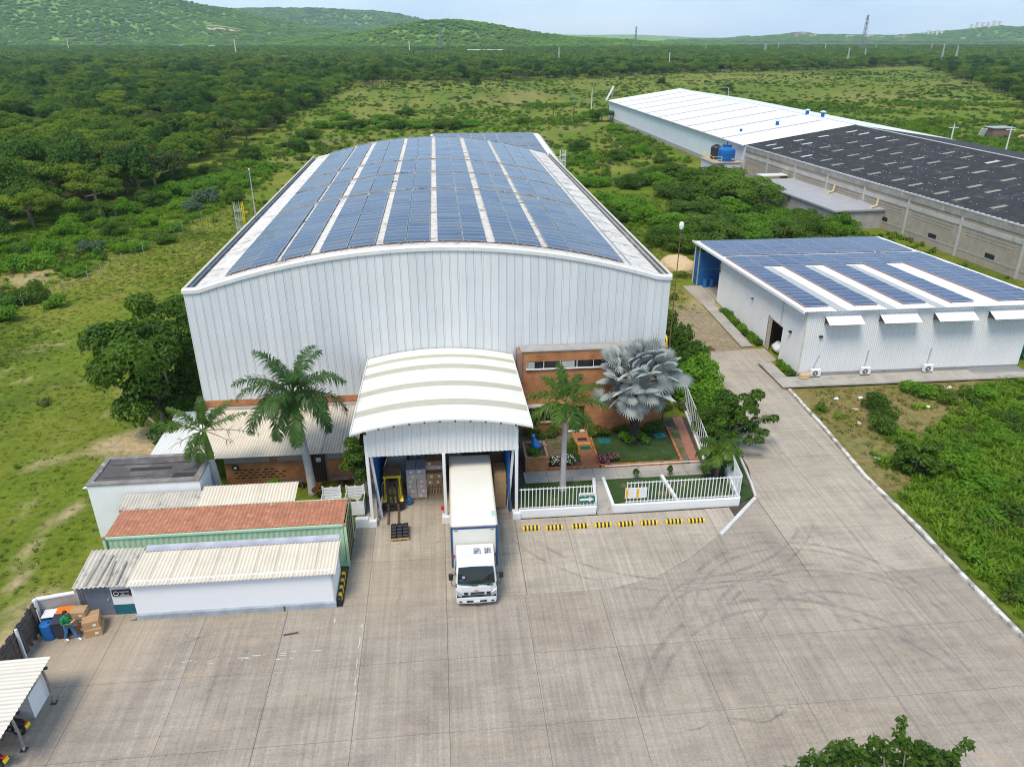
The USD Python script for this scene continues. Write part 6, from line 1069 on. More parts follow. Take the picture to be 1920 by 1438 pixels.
# ------------------------------------------------------------------ motorcycles under the shelter
def motorcycle(label, loc, rz, paint):
    t = thing('motorcycle', label, 'motorcycle', loc, rz)            # rear wheel at -x side faces the yard
    for nm, x, r_ in (('rear_wheel', .0, .29), ('front_wheel', 1.25, .3)):
        w_ = part(t, nm, MB().tube([(x + (r_ - .05) * math.cos(q), 0, r_ + (r_ - .05) * math.sin(q)) for q in np.linspace(0, 2 * np.pi, 25)], .055, 8), RUBBER, smooth=True)
        sp_ = MB().lathe([(0, -.05), (.05, -.05), (.05, .05), (0, .05)], (x, 0, r_), 10, 'y')
        for q in np.linspace(0, 2 * np.pi, 6)[:-1]: sp_.beam((x, 0, r_), (x + .2 * math.cos(q), 0, r_ + .2 * math.sin(q)), .03)
        part(w_, 'spokes', sp_, DARKSTEEL)
    part(t, 'rear_fender', MB().sheet(np.array([[(.34 * math.cos(q), s_ * .07, .3 + .34 * math.sin(q)) for s_ in (-1, 1)] for q in np.linspace(.6, 2.9, 9)]), (0, 0, .015)), BLACK)
    part(t, 'frame', MB().tube([(.0, .1, .3), (.5, .09, .35), (.8, .06, .4), (1.0, .03, .85)], .03, 6).tube([(.0, -.1, .3), (.5, -.09, .35), (.8, -.06, .4), (1.0, -.03, .85)], .03, 6), DARKSTEEL)
    part(t, 'engine', MB().box(.42, .8, -.14, .14, .26, .58, .06), DARKSTEEL); part(t, 'fuel_tank', MB().hull([(.55, s_ * .12, .72) for s_ in (-1, 1)] + [(.95, s_ * .1, .78) for s_ in (-1, 1)] + [(.6, s_ * .08, .9) for s_ in (-1, 1)] + [(.9, s_ * .06, .92) for s_ in (-1, 1)]), paint)
    part(t, 'seat', MB().hull([(x, s_ * y, z) for s_ in (-1, 1) for x, y, z in ((-.3, .09, .8), (-.3, .07, .86), (.1, .13, .8), (.55, .12, .76), (.5, .1, .83), (.1, .11, .87))]), BLACK)
    part(t, 'tail', MB().hull([(-.42, s_ * .05, .74) for s_ in (-1, 1)] + [(-.1, s_ * .12, .62) for s_ in (-1, 1)] + [(.1, s_ * .13, .78) for s_ in (-1, 1)] + [(-.4, s_ * .04, .8) for s_ in (-1, 1)]), paint)
    part(t, 'tail_lamp', B(-.45, -.4, -.06, .06, .7, .77, .01), PAINTRED); part(t, 'plate_holder', MB().beam((-.36, 0, .72), (-.46, 0, .55), .04), BLACK)
    part(t, 'number_plate', MB().obox((-.47, 0, .6), (.015, .26, .17), 0, 0, .35), M('plate_yellow', (.85, .52, .01), .5, .03))
    for s_ in (-1, 1): part(t, 'fork_leg', MB().tube([(1.25, s_ * .08, .3), (1.03, s_ * .07, .9)], .025, 6), STEEL); part(t, 'handlebar', MB().tube([(1.02, 0, .96), (1.0, s_ * .2, 1.02), (.9, s_ * .36, 1.0)], .018, 6), BLACK); part(t, 'mirror', MB().tube([(.95, s_ * .28, 1.02), (1.0, s_ * .32, 1.2)], .01, 5).obox((1.0, s_ * .34, 1.22), (.02, .12, .08)), BLACK); part(t, 'shock', MB().tube([(.02, s_ * .12, .35), (-.02, s_ * .12, .7)], .03, 8), STEEL)
    part(t, 'headlamp', MB().lathe([(0, 0), (.09, .01), (.08, .1), (0, .14)], (1.08, 0, .85), 12, 'x'), PAINT); part(t, 'exhaust', MB().tube([(.6, -.14, .25), (.1, -.17, .28), (-.3, -.18, .36)], [.025, .04, .05], 8), STEEL); part(t, 'front_fender', MB().sheet(np.array([[(1.25 + .35 * math.cos(q), s_ * .06, .3 + .35 * math.sin(q)) for s_ in (-1, 1)] for q in np.linspace(.5, 2.4, 8)]), (0, 0, .015)), paint)
    part(t, 'kick_stand', MB().tube([(.5, .12, .28), (.55, .3, .01)], .015, 5), DARKSTEEL)
    return t
motorcycle('black motorcycle with yellow plate just behind the leaning shelter post', (-18.0, 23.55, 0), math.pi - .12, M('moto_black', (.02, .02, .025), .3, coat=.5))
motorcycle('dark red motorcycle with yellow plate at the lower left corner', (-18.05, 21.95, 0), math.pi - .15, M('moto_red', (.16, .01, .012), .3, coat=.5))

# ------------------------------------------------------------------ the person in the green shirt
import manifold3d as m3
def sph(p, r): return m3.Manifold.sphere(r, 20).translate([float(a) for a in p])
def limb(chain):
    out = []
    for (p, r), (q, s_) in zip(chain[:-1], chain[1:]): out.append(m3.Manifold.batch_hull([sph(p, r), sph(q, s_)]))
    return out
def figure(mans, edge=.02, it=10):
    M_ = mans[0]
    for x in mans[1:]: M_ = M_ + x
    M_ = M_.refine_to_length(edge); d_ = M_.to_mesh(); t = trimesh.Trimesh(d_.vert_properties[:, :3], d_.tri_verts); t = trimesh.Trimesh(t.vertices, t.faces, process=True)
    trimesh.smoothing.filter_taubin(t, iterations=it); return t
ps = thing('person', 'person in green polo shirt, blue jeans and white shoes walking and looking at papers', 'person', (-18.24, 28.95, 0), -.35)
# local frame: walks towards +x; y = left
J = dict(hipL=(-.02, .09, .92), hipR=(.0, -.09, .92), kneeL=(.16, .10, .50), kneeR=(-.07, -.10, .48), ankL=(.30, .10, .10), ankR=(-.24, -.10, .09), pel=(0, 0, .95), waist=(.01, 0, 1.08), chest=(.03, 0, 1.30), neck=(.05, 0, 1.47), head=(.12, 0, 1.62),
         shL=(.02, .19, 1.40), shR=(.02, -.19, 1.40), elL=(.06, .24, 1.13), elR=(.03, -.26, 1.13), wrL=(.28, .12, 1.16), wrR=(.24, -.10, 1.08))
J = {k: np.array(v) for k, v in J.items()}
SKIN = M('brown_skin', (.22, .11, .065), .55, .06, 6.0); SHIRT = M('green_shirt', (.01, .22, .07), .8, .08, 5.0); JEAN = M('blue_jeans', (.05, .16, .36), .85, .15, 6.0); SHOE = M('white_shoe', (.8, .8, .8), .6, .05); HAIRM = M('dark_hair', (.012, .010, .010), .6, .3, 20.0)
body = []
body += limb([(J['pel'], .14), (J['waist'], .125), (J['chest'], .14), ((.04, 0, 1.40), .10), (J['neck'], .055), (J['head'] - [0.03, 0, .07], .058)])
for s_ in ('L', 'R'):
    body += limb([(J['hip' + s_], .088), (J['knee' + s_], .056), (J['ank' + s_], .04)]) + limb([((.03, 0, 1.38), .09), (J['sh' + s_], .058), (J['el' + s_], .042), (J['wr' + s_], .029)])
    d = J['ank' + s_]; body += limb([(d, .04), (d + [.13, 0, -.05], .03)])
    w = J['wr' + s_]; dirn = (w - J['el' + s_]) / np.linalg.norm(w - J['el' + s_]); sd = np.array([0, 1.0 if s_ == 'R' else -1.0, 0])
    p0 = w + dirn * .02; palm = w + dirn * .085
    body.append(m3.Manifold.batch_hull([sph(p0 + [0, .02, 0], .015), sph(p0 - [0, .02, 0], .015), sph(palm + [0, .034, 0], .012), sph(palm - [0, .034, 0], .012)]))
    for i, (o, L_) in enumerate(((.03, .066), (.01, .076), (-.01, .071), (-.03, .056))):
        a_ = palm + [0, o, 0]; b_ = a_ + dirn * L_ * .5 + [0, 0, -.006]; c_ = b_ + dirn * L_ * .42 + np.array([0, 0, -.02]); body += limb([(a_, .0095), (b_, .009), (c_, .008)])
    th = w + dirn * .035 + sd * .025; body += limb([(th, .013), (th + dirn * .03 + sd * .028, .0115), (th + dirn * .062 + sd * .022 + [0, 0, .008], .0095)])
h = J['head']
body.append(m3.Manifold.batch_hull([sph(h + [-.015, 0, .045], .085), sph(h + [.02, 0, .02], .078), sph(h + [.045, 0, -.065], .042), sph(h + [.0, 0, -.03], .07)]))
body += [m3.Manifold.batch_hull([sph(h + [.098, 0, .005], .01), sph(h + [.112, 0, -.028], .014), sph(h + [.09, 0, -.03], .018)])] + [sph(h + [.0, s_ * .084, -.01], .02) for s_ in (-1, 1)]
bt = figure(body, .016, 8); bp_ = part(ps, 'body', MB().tm(bt), SKIN, smooth=True)
shirt = figure(limb([((0, 0, .90), .158), (J['waist'], .15), (J['chest'], .162), ((.04, 0, 1.41), .105), ((.05, 0, 1.455), .07)]) + sum([limb([((.03, 0, 1.38), .105), (J['sh' + s_], .078), (J['sh' + s_] + (J['el' + s_] - J['sh' + s_]) * .75, .066)]) for s_ in 'LR'], []), .025, 6); part(bp_, 'shirt', MB().tm(shirt), SHIRT, smooth=True)
jeans = figure(limb([(J['pel'] + [0, 0, .02], .152), (J['pel'] - [0, 0, .06], .145)]) + sum([limb([(J['hip' + s_], .104), (J['knee' + s_], .072), (J['ank' + s_] + [0, 0, .02], .058)]) for s_ in 'LR'], []), .025, 6); part(bp_, 'jeans', MB().tm(jeans), JEAN, smooth=True)
for s_ in 'LR':
    d = J['ank' + s_]; part(bp_, 'shoe', MB().tm(figure([m3.Manifold.batch_hull([sph(d + [-.05, 0, -.045], .042), sph(d + [.0, 0, -.01], .05), sph(d + [.12, .015, -.05], .044), sph(d + [.18, 0, -.055], .034)])], .02, 3)), SHOE, smooth=True)
hair = trimesh.creation.icosphere(3, 1.0); v = hair.vertices; v = v * [.108, .100, .098]; v += ((meshkit.fbm(v * 40, 3, 6) - .5) * .03)[:, None] * hair.vertex_normals; hair.vertices = v + h + [-.028, 0, .052]; part(bp_, 'hair', MB().tm(hair), HAIRM, smooth=True)
for s_ in (-1, 1): part(bp_, 'eye', MB().tm(trimesh.creation.icosphere(2, .011).apply_translation(h + [.088, s_ * .03, .008])), PAINT)
part(bp_, 'mouth', MB().obox(h + [.086, 0, -.06], (.008, .042, .007)), M('lips', (.2, .07, .05), .6))
pp = thing('paper_sheet', 'small white papers held in the hands of the person', 'papers', (-18.24, 28.95, 0), -.35); part(pp, 'sheet', MB().obox((.36, .03, 1.17), (.16, .2, .006), .1, .0, -.5), PAINT)
# ------------------------------------------------------------------ vegetation
vr = np.random.default_rng(11)
F_DARK = foliage('leaves_dark', (.045, .105, .010), (.17, .275, .022), .22)
F_MID = foliage('leaves_mid', (.058, .12, .010), (.175, .27, .022), .2)
F_BRIGHT = foliage('leaves_bright', (.09, .21, .010), (.21, .38, .022), .25)
F_OLIVE = foliage('leaves_olive', (.065, .095, .018), (.18, .21, .04), .18)
F_FOREST = foliage('forest_leaves', (.055, .122, .010), (.205, .32, .022), .06, leafvar=.3)
F_FOREST2 = foliage('forest_leaves_yellowish', (.085, .15, .010), (.27, .35, .026), .07, leafvar=.3)
F_FOREST3 = foliage('forest_leaves_olive', (.07, .085, .020), (.20, .21, .05), .09, leafvar=.3); F_FOREST4 = foliage('forest_leaves_deep', (.032, .085, .010), (.12, .225, .020), .08, leafvar=.3)
F_GREY = foliage('leaves_grey_green', (.09, .15, .08), (.2, .28, .16), .3)
F_GRASS = foliage('grass_blades', (.10, .155, .012), (.235, .295, .030), .16, trans=.3)
F_GRASSDRY = foliage('grass_blades_dry', (.14, .15, .035), (.30, .27, .09), .16, trans=.3)
F_LUSH = foliage('grass_blades_lush', (.10, .20, .010), (.24, .37, .022), .2, trans=.35)
F_PALM = foliage('palm_leaves', (.034, .084, .018), (.115, .205, .034), .5, rough=.4, trans=.25); F_PALMY = foliage('palm_leaves_yellowish', (.045, .10, .010), (.17, .27, .03), .6, rough=.4, trans=.3)
F_SILVER = foliage('silver_fan_leaves', (.38, .41, .39), (.70, .73, .70), .8, rough=.55, trans=.12, leafvar=.5); F_STRAW = foliage('dry_palm_leaves', (.2, .15, .09), (.42, .35, .25), .8, trans=.2)
SHAFT = M('palm_crownshaft', (.13, .20, .03), .5, .25, 2.0, stain=((.25, .17, .06), 2.5, .55, .75, .5))
def leaf_cloud(rng, blobs, n, size, aspect=.55, up=.35, fill=.55, mb=None):
    b = np.asarray(blobs, float); w_ = (b[:, 3] * b[:, 4] + b[:, 4] * b[:, 5] + b[:, 3] * b[:, 5]); k = rng.choice(len(b), n, p=w_ / w_.sum())
    d = rng.normal(size=(n, 3)); d /= np.linalg.norm(d, axis=1, keepdims=True); flip = (d[:, 2] < -.25) & (rng.random(n) < .7); d[flip, 2] *= -1
    r = fill + (1 - fill) * rng.random(n) ** .6; c = b[k, :3] + d * b[k, 3:6] * r[:, None]
    nrm = d / b[k, 3:6]; nrm /= np.linalg.norm(nrm, axis=1, keepdims=True); nrm = nrm + rng.normal(size=(n, 3)) * .55 + [0, 0, up]; nrm /= np.linalg.norm(nrm, axis=1, keepdims=True)
    t = np.cross(nrm, rng.normal(size=(n, 3))); t /= np.linalg.norm(t, axis=1, keepdims=True); s_ = np.cross(nrm, t); L = size * rng.uniform(.65, 1.35, n)[:, None]
    V = np.stack([c - t * L * .5, c + s_ * L * aspect * .5 + t * L * .05, c + t * L * .5 - nrm * L * .12, c - s_ * L * aspect * .5 + t * L * .05], 1).reshape(-1, 3)
    q = np.arange(n)[:, None] * 4; F = np.concatenate([q + [0, 1, 2], q + [0, 2, 3]])
    return (mb or MB()).add(V, F)
def crown_blobs(rng, n, R, z0, z1, rb, flat=.7):
    out = []
    for k in range(n):
        a = rng.uniform(0, 2 * np.pi); rr = R * math.sqrt(rng.random()) * .8; t = rng.random(); z = z0 + (z1 - z0) * (t if rr < R * .5 else t * .7); s_ = rb * rng.uniform(.7, 1.25)
        out.append((rr * math.cos(a), rr * math.sin(a), z, s_, s_, s_ * flat))
    return out
def trunk_mesh(rng, blobs, h, r0, lean=.0, limbs=6, n=7):
    mb = MB(); top = np.array([lean, lean * .3, h]); mb.tube([(0, 0, -.15), top * [.3, .3, .4], top], [r0 * 1.25, r0, r0 * .7], n)
    for k in rng.choice(len(blobs), min(limbs, len(blobs)), replace=False):
        e_ = np.array(blobs[k][:3]); m_ = (top + e_) / 2 + rng.normal(size=3) * .15 * np.linalg.norm(e_ - top); mb.tube([top * .95, m_, e_], [r0 * .55, r0 * .35, r0 * .12], 5)
    return mb
class Proto:
    def __init__(s, parts): s.parts = parts                          # [(name, mesh data, material)]
def tree_proto(seed, R, z0, z1, nb_, rb, leaves, size, mat, h, r0, flat=.7, **k):
    rng = np.random.default_rng(seed); bl = crown_blobs(rng, nb_, R, z0, z1, rb, flat)
    return Proto([('trunk', trunk_mesh(rng, bl, h, r0).data(), BARK), ('crown', leaf_cloud(rng, bl, leaves, size, **k).data(), mat)])
FOREST = [tree_proto(1, 4.2, 2.6, 5.2, 20, 1.3, 4600, .36, F_FOREST, 2.4, .2), tree_proto(2, 3.4, 2.2, 6.8, 16, 1.35, 4200, .36, F_FOREST4, 2.4, .2, .85), tree_proto(3, 5.4, 3.2, 5.4, 26, 1.25, 4800, .36, F_FOREST2, 2.8, .22, .5), tree_proto(4, 2.6, 1.0, 3.8, 12, 1.0, 2800, .3, F_FOREST2, 1.2, .12, .8), tree_proto(5, 3.8, 2.0, 5.0, 16, .95, 1900, .34, F_FOREST3, 2.2, .16, .7), tree_proto(6, 3.2, 2.4, 5.6, 22, .7, 520, .3, F_FOREST3, 2.6, .2, .8)]
F_HILL = foliage('hillside_leaves', (.14, .26, .030), (.30, .46, .065), .012, leafvar=.2)
FARP = [tree_proto(21, 4.6, 2.2, 5.0, 9, 2.2, 420, 1.25, F_FOREST, 2.2, .3, .7), tree_proto(22, 4.2, 2.0, 5.8, 8, 2.2, 400, 1.3, F_FOREST, 2.2, .3, .85), tree_proto(23, 5.2, 2.0, 4.6, 10, 2.2, 420, 1.25, F_FOREST2, 2.0, .3, .65)]
def bush_proto(seed, mat, R=1.0, z1=.9, nb_=7, rb=.55, leaves=1100, size=.2, **k):
    rng = np.random.default_rng(seed); bl = crown_blobs(rng, nb_, R, .3, z1, rb, .8)
    return Proto([('stem', trunk_mesh(rng, bl, .3, .04, limbs=5, n=5).data(), BARK), ('foliage', leaf_cloud(rng, bl, leaves, size, **k).data(), mat)])
BUSH = {'d': [bush_proto(31, F_DARK), bush_proto(32, F_MID, z1=1.1)], 'b': [bush_proto(33, F_BRIGHT), bush_proto(34, F_BRIGHT, z1=.7), bush_proto(35, F_MID)], 'g': [bush_proto(36, F_GREY)]}
BIG = {'d': [bush_proto(41, F_DARK, 2.7, 2.3, 26, .95, 6500, .25), bush_proto(42, F_MID, 2.7, 2.0, 24, .9, 6000, .25)], 'b': [bush_proto(43, F_BRIGHT, 2.8, 1.7, 26, .9, 6500, .23), bush_proto(44, F_MID, 2.7, 2.2, 24, .95, 6500, .25), bush_proto(45, F_BRIGHT, 2.6, 2.0, 22, .85, 5500, .23)]}
def plant(name, label, cat, proto, loc, rz=0, scale=1, group=None):
    key = (id(proto), name)
    if key in first: return copy(first[key], loc, rz, scale, label, group, name=name)
    t = thing(name, label, cat, loc, rz, scale, group); first[key] = t
    for nm, d_, m_ in proto.parts: part(t, nm, d_, m_)
    return t
first = {}
def instancer(name, protos, pos, rz, sc, idx, kind='stuff', label=None):
    pi = UsdGeom.PointInstancer.Define(stage, path_of(name)); tag(pi, label, kind=kind); targets = []
    for k, pr_ in enumerate(protos):
        x = UsdGeom.Xform.Define(stage, '%s/plant_%d' % (pi.GetPath(), k)) if k else UsdGeom.Xform.Define(stage, '%s/plant' % pi.GetPath())
        for nm, d_, m_ in pr_.parts: usdkit.mesh(stage, '%s/%s' % (x.GetPath(), nm), d_, m_).CreateDoubleSidedAttr(True)
        targets.append(x.GetPath())
    pi.CreatePrototypesRel().SetTargets(targets); n = len(pos)
    pi.CreateProtoIndicesAttr(Vt.IntArray.FromNumpy(np.asarray(idx, np.int32))); pi.CreatePositionsAttr(Vt.Vec3fArray.FromNumpy(np.asarray(pos, np.float32)))
    h_ = np.asarray(rz) / 2; pi.CreateOrientationsAttr(Vt.QuathArray([Gf.Quath(float(c), 0, 0, float(s_)) for c, s_ in zip(np.cos(h_), np.sin(h_))]))
    s_ = np.asarray(sc, np.float32); s_ = np.repeat(s_[:, None], 3, 1) if s_.ndim == 1 else s_; pi.CreateScalesAttr(Vt.Vec3fArray.FromNumpy(np.ascontiguousarray(s_))); return pi
def screen(x, y, z=2.0):
    v = np.stack([np.asarray(x, float), np.asarray(y, float), np.broadcast_to(z, np.shape(x))], -1) - CAM; w_ = v @ FWD
    return 960 + FPX * (v @ RGT) / np.maximum(w_, .1), 719 - FPX * (v @ UPV) / np.maximum(w_, .1), w_
def plausible(x, y, m=260):
    px, py, w_ = screen(x, y); return (w_ > 2) & (px > -m) & (px < 1920 + m) & (py > -200) & (py < 1438 + m)
def scatter(x0, x1, y0, y1, step):
    a, b = np.meshgrid(np.arange(x0, x1, step), np.arange(y0, y1, step), indexing='ij'); a = a.ravel() + vr.uniform(-.5, .5, a.size) * step; b = b.ravel() + vr.uniform(-.5, .5, b.size) * step; k = plausible(a, b); return a[k], b[k]
def is_forest(x, y):
    wob = (fbm(x, y, .02, 41) - .5); left = (x < -51 + wob * 9 - sstep(160, 95, y) * 9) & (y > 98)
    back = y > 470 + (x + 42) * .49 + wob * 70; right = (x > 243 + (y - 302) * .5 + wob * 40) & (y > 200)
    clear = ((fbm(x, y, .006, 44) > .62) & (y > 900) & (x > -100)) | ((fbm(x, y, .05, 45) > .70) & (y < 300))
    return (left | back | right) & ~clear
X1, Y1_ = scatter(-420, 420, 90, 420, 5.6); k = is_forest(X1, Y1_); X1, Y1_ = X1[k], Y1_[k]
X2, Y2 = scatter(-900, 1100, 420, 760, 7.5); k = is_forest(X2, Y2); X2, Y2 = X2[k], Y2[k]
X3, Y3 = scatter(-2200, 2600, 760, 1900, 11.5); k = is_forest(X3, Y3); X3, Y3 = X3[k], Y3[k]
KINDS = [('broad dark green tree in the dense forest beyond the left field', 'dark forest trees'), ('rounded taller dark tree in the dense forest beyond the left field', 'rounded forest trees'), ('wide flat topped yellowish tree in the forest beyond the left field', 'flat topped forest trees'), ('small bushy yellowish tree in the forest beyond the left field', 'small forest trees'), ('sparse olive brown tree in the forest beyond the left field', 'sparse forest trees'), ('nearly bare greyish tree in the forest beyond the left field', 'bare forest trees')]
order = np.argsort(np.hypot(X1, Y1_)); NI = 300
px_, py_, _ = screen(X1, Y1_, 3); vis = (px_ > -30) & (px_ < 1950); ids = [i for i in order if vis[i]][:NI]; ids_set = set(ids)
kind1 = vr.choice(6, len(X1), p=[.31, .22, .19, .15, .09, .04])
for i in ids:
    kd = int(kind1[i]); s_ = vr.uniform(.55, 1.4) * (1.15 if Y1_[i] < 150 else 1.0)
    plant('forest_tree', KINDS[kd][0], 'tree', FOREST[kd], (X1[i], Y1_[i], -.05), vr.uniform(0, 6.28), (s_, s_, s_ * vr.uniform(.85, 1.15)), KINDS[kd][1])
rest_ = np.array([i for i in range(len(X1)) if i not in ids_set])
px = np.concatenate([X1[rest_], X2]); py = np.concatenate([Y1_[rest_], Y2]); n = len(px); s_ = vr.uniform(.55, 1.4, n)
instancer('forest', FOREST, np.stack([px, py, 0 * px - .05], -1), vr.uniform(0, 6.28, n), np.stack([s_, s_, s_ * vr.uniform(.8, 1.15, n)], -1), np.concatenate([kind1[rest_], vr.choice(6, len(X2), p=[.33, .22, .21, .12, .09, .03])]))
n = len(X3); s_ = vr.uniform(.8, 1.5, n)
instancer('distant_forest', FARP, np.stack([X3, Y3, 0 * X3 - .1], -1), vr.uniform(0, 6.28, n), s_, vr.choice(3, n))
hp = []
for H_, cnt in ((H1, 26000), (H3, 8000), (H2, 9000), (H4, 6000)):
    a, b = H_.shape[:2]; u_ = vr.uniform(0, a - 1.001, cnt); v_ = vr.uniform(0, (b - 1) * (.75 if H_ is not H4 else .6), cnt); i, j = u_.astype(int), v_.astype(int); fu, fv = (u_ - i)[:, None], (v_ - j)[:, None]
    hp.append(H_[i, j] * (1 - fu) * (1 - fv) + H_[i + 1, j] * fu * (1 - fv) + H_[i, j + 1] * (1 - fu) * fv + H_[i + 1, j + 1] * fu * fv)
hp = np.vstack(hp); hp = hp[hp[:, 2] > -3]; n = len(hp); s_ = vr.uniform(.9, 1.7, n) * np.where(np.hypot(hp[:, 0], hp[:, 1]) > 3400, 1.6, 1.0)
HILLP = [Proto([(a_, b_, F_HILL if a_ == 'crown' else m_) for a_, b_, m_ in q_.parts]) for q_ in FARP]
instancer('hillside_forest', HILLP, hp - [0, 0, .8], vr.uniform(0, 6.28, n), np.stack([s_, s_, s_ * .8], -1), vr.choice(3, n, p=[.35, .25, .4]))

# grass tufts and weeds: what nobody could count
def tuft(seed, mat, n=30, h=.4, r=.3, w_=.035):
    rng = np.random.default_rng(seed); a = rng.uniform(0, 6.28, n); rr = r * np.sqrt(rng.random(n)); b0 = np.stack([rr * np.cos(a), rr * np.sin(a), 0 * a - .03], -1); L = h * rng.uniform(.5, 1.2, n); o = a + rng.normal(0, .8, n); sp_ = rng.uniform(.2, .8, n)
    d = np.stack([np.cos(o) * sp_, np.sin(o) * sp_, 0 * o + 1], -1); d /= np.linalg.norm(d, axis=1, keepdims=True); sd = np.stack([-np.sin(o), np.cos(o), 0 * o], -1) * w_
    m_ = b0 + d * L[:, None] * .6; t_ = b0 + d * L[:, None] + np.stack([np.cos(o), np.sin(o), 0 * o - .5], -1) * L[:, None] * .25
    V = np.stack([b0 - sd, b0 + sd, m_ + sd * .8, m_ - sd * .8, t_], 1).reshape(-1, 3); q = np.arange(n)[:, None] * 5
    return Proto([('blades', MB().add(V, np.concatenate([q + [0, 1, 2], q + [0, 2, 3], q + [3, 2, 4]])).data(), mat)])
TUFT = [tuft(51, F_GRASS), tuft(52, F_GRASS, 24, .28, .35), tuft(53, F_GRASSDRY, 20, .35, .3), tuft(54, F_LUSH, 34, .55, .4, .05), tuft(55, F_LUSH, 26, .4, .45, .06)]
def weed_proto(seed, mat, n=120, R=.5, h=.45, size=.16):
    rng = np.random.default_rng(seed); bl = [(rng.uniform(-R, R) * .6, rng.uniform(-R, R) * .6, h * rng.uniform(.2, .7), R * .5, R * .5, h * .45) for _ in range(4)]
    return Proto([('leaves', leaf_cloud(rng, bl, n, size).data(), mat)])
WEED = [weed_proto(61, F_MID), weed_proto(62, F_BRIGHT), weed_proto(63, F_OLIVE), weed_proto(64, F_LUSH, 160, .7, .6, .2)]
def tint_at(x, y, A):
    i = np.clip(np.searchsorted(gx, x), 0, len(gx) - 1); j = np.clip(np.searchsorted(gy, y), 0, len(gy) - 1); return A[i, j]
def open_ground(x, y):
    bad = (x > -20.6) & (x < 27.9) & (y < 49.5) | (x > HX0 - .6) & (x < HX1 + .5) & (y < 107) & (y > 40) | (x > -2) & (x < 18.5) & (y > 100) & (y < 133) | (x > 22) & (x < 29.3) & (y > 49) & (y < 62) | (x > 26.9) & (x < 51) & (y > 52.2) & (y < 83) | (x > 27) & (x < 33) & (y > 73) & (y < 81)
    bad |= (x > 54) & (x > at_y(np.clip(y, 42, 150))[0] if False else (x > 61.67 + (150.8 - np.clip(y, 42, 150.8)) * .0791) & (y < 152)) | (y >= 152) & (x > 58.6) & (x < 111) & (y < 272) | (x > 55) & (x < 68) & (y > 103) & (y < 132)
    return ~bad
gx0, gy0 = scatter(-64, 62, 17, 135, .62); k = open_ground(gx0, gy0) & (tint_at(gx0, gy0, dirt) < .35 + .3 * vr.random(len(gx0))) & ~((gx0 > 20) & (gx0 < 27.5) & (gy0 > 49) & (gy0 < 72) & (vr.random(len(gx0)) < .93)); gx0, gy0 = gx0[k], gy0[k]
dens = fbm(gx0, gy0, .12, 71); keep = vr.random(len(gx0)) < np.where(gx0 > 27, .85, .50 + .5 * sstep(.4, .6, dens)); gx0, gy0 = gx0[keep], gy0[keep]; n = len(gx0)
lot = (gx0 > 27.5) & (gy0 < 52.3); lush = lot & (vr.random(n) > tint_at(gx0, gy0, lotdry * 1.0) * 1.2 + .08) | (gx0 < -46 + np.clip(gy0 - 78, 0, 50) * .2) & (fbm(gx0, gy0, .1, 76) > .42); dry = tint_at(gx0, gy0, C)[:, 0] > .135
idx = np.where(lush, vr.choice([3, 4], n), np.where(dry, vr.choice([1, 2], n), vr.choice([0, 1], n))); s_ = vr.uniform(.5, 1.0, n) * np.where(lush, 1.15, np.where((gx0 < -17) & (gx0 > -38) & (gy0 < 80), .55, .9))
gx5, gy5 = scatter(28, 60, 17, 52, .5); k = tint_at(gx5, gy5, lotdry * 1.0) < .3; gx5, gy5 = gx5[k], gy5[k]; n5 = len(gx5)
gx0, gy0 = np.concatenate([gx0, gx5]), np.concatenate([gy0, gy5]); n = len(gx0); idx = np.concatenate([idx, vr.choice([0, 3, 4, 4], n5)]); s_ = np.concatenate([s_, vr.uniform(.5, 1.2, n5)])
instancer('grass', TUFT, np.stack([gx0, gy0, 0 * gx0 - .03], -1), vr.uniform(0, 6.28, n), s_, idx)
gx1, gy1 = scatter(-70, 240, 20, 330, 1.5); far_ = gy1 > 135; k = open_ground(gx1, gy1) & (tint_at(gx1, gy1, dirt) < .4) & ~is_forest(gx1, gy1); gx1, gy1 = gx1[k], gy1[k]
d_ = .6 * fbm(gx1, gy1, .05, 73) + .4 * fbm(gx1, gy1, .25, 74); mown = (gx1 < -15) & (gx1 > -46 + np.clip(gy1 - 78, 0, 60) * .2) & (gy1 < 120)
k = (vr.random(len(gx1)) < np.where(mown, .02, np.where((gx1 > 27.5) & (gy1 < 52), .3 * (1 - tint_at(gx1, gy1, lotdry * 1.0)), sstep(.42, .60, d_) * np.where((gy1 > 135) & (gx1 < 30), .28, .8)))) & ~((gx1 > 20) & (gx1 < 27.5) & (gy1 < 75)); gx1, gy1 = gx1[k], gy1[k]; n = len(gx1)
instancer('weeds', WEED, np.stack([gx1, gy1, 0 * gx1 - .03], -1), vr.uniform(0, 6.28, n), vr.uniform(.7, 1.6, n) * np.where(gy1 > 150, 1.5, 1.0), vr.choice(4, n, p=[.3, .25, .25, .2]))
gx3, gy3 = scatter(-60, 420, 165, 640, 2.3); k = open_ground(gx3, gy3) & ~is_forest(gx3, gy3) & (vr.random(len(gx3)) < .04 + .8 * np.where(gy3 < 330, .28, .5) * sstep(.45, .62, .5 * fbm(gx3, gy3, .035, 81) + .5 * fbm(gx3, gy3, .14, 82))); gx3, gy3 = gx3[k], gy3[k]; n = len(gx3); s_ = vr.uniform(1.2, 3.2, n)
instancer('field_weeds', [WEED[2], WEED[0], WEED[1]], np.stack([gx3, gy3, 0 * gx3 - .05], -1), vr.uniform(0, 6.28, n), np.stack([s_, s_, s_ * .55], -1), vr.choice(3, n, p=[.5, .3, .2]))
gx2, gy2 = scatter(-60, 400, 165, 620, 5.0); k = open_ground(gx2, gy2) & ~is_forest(gx2, gy2) & (vr.random(len(gx2)) < sstep(.5, .66, fbm(gx2, gy2, .03, 75)) * .3); gx2, gy2 = gx2[k], gy2[k]; n = len(gx2)
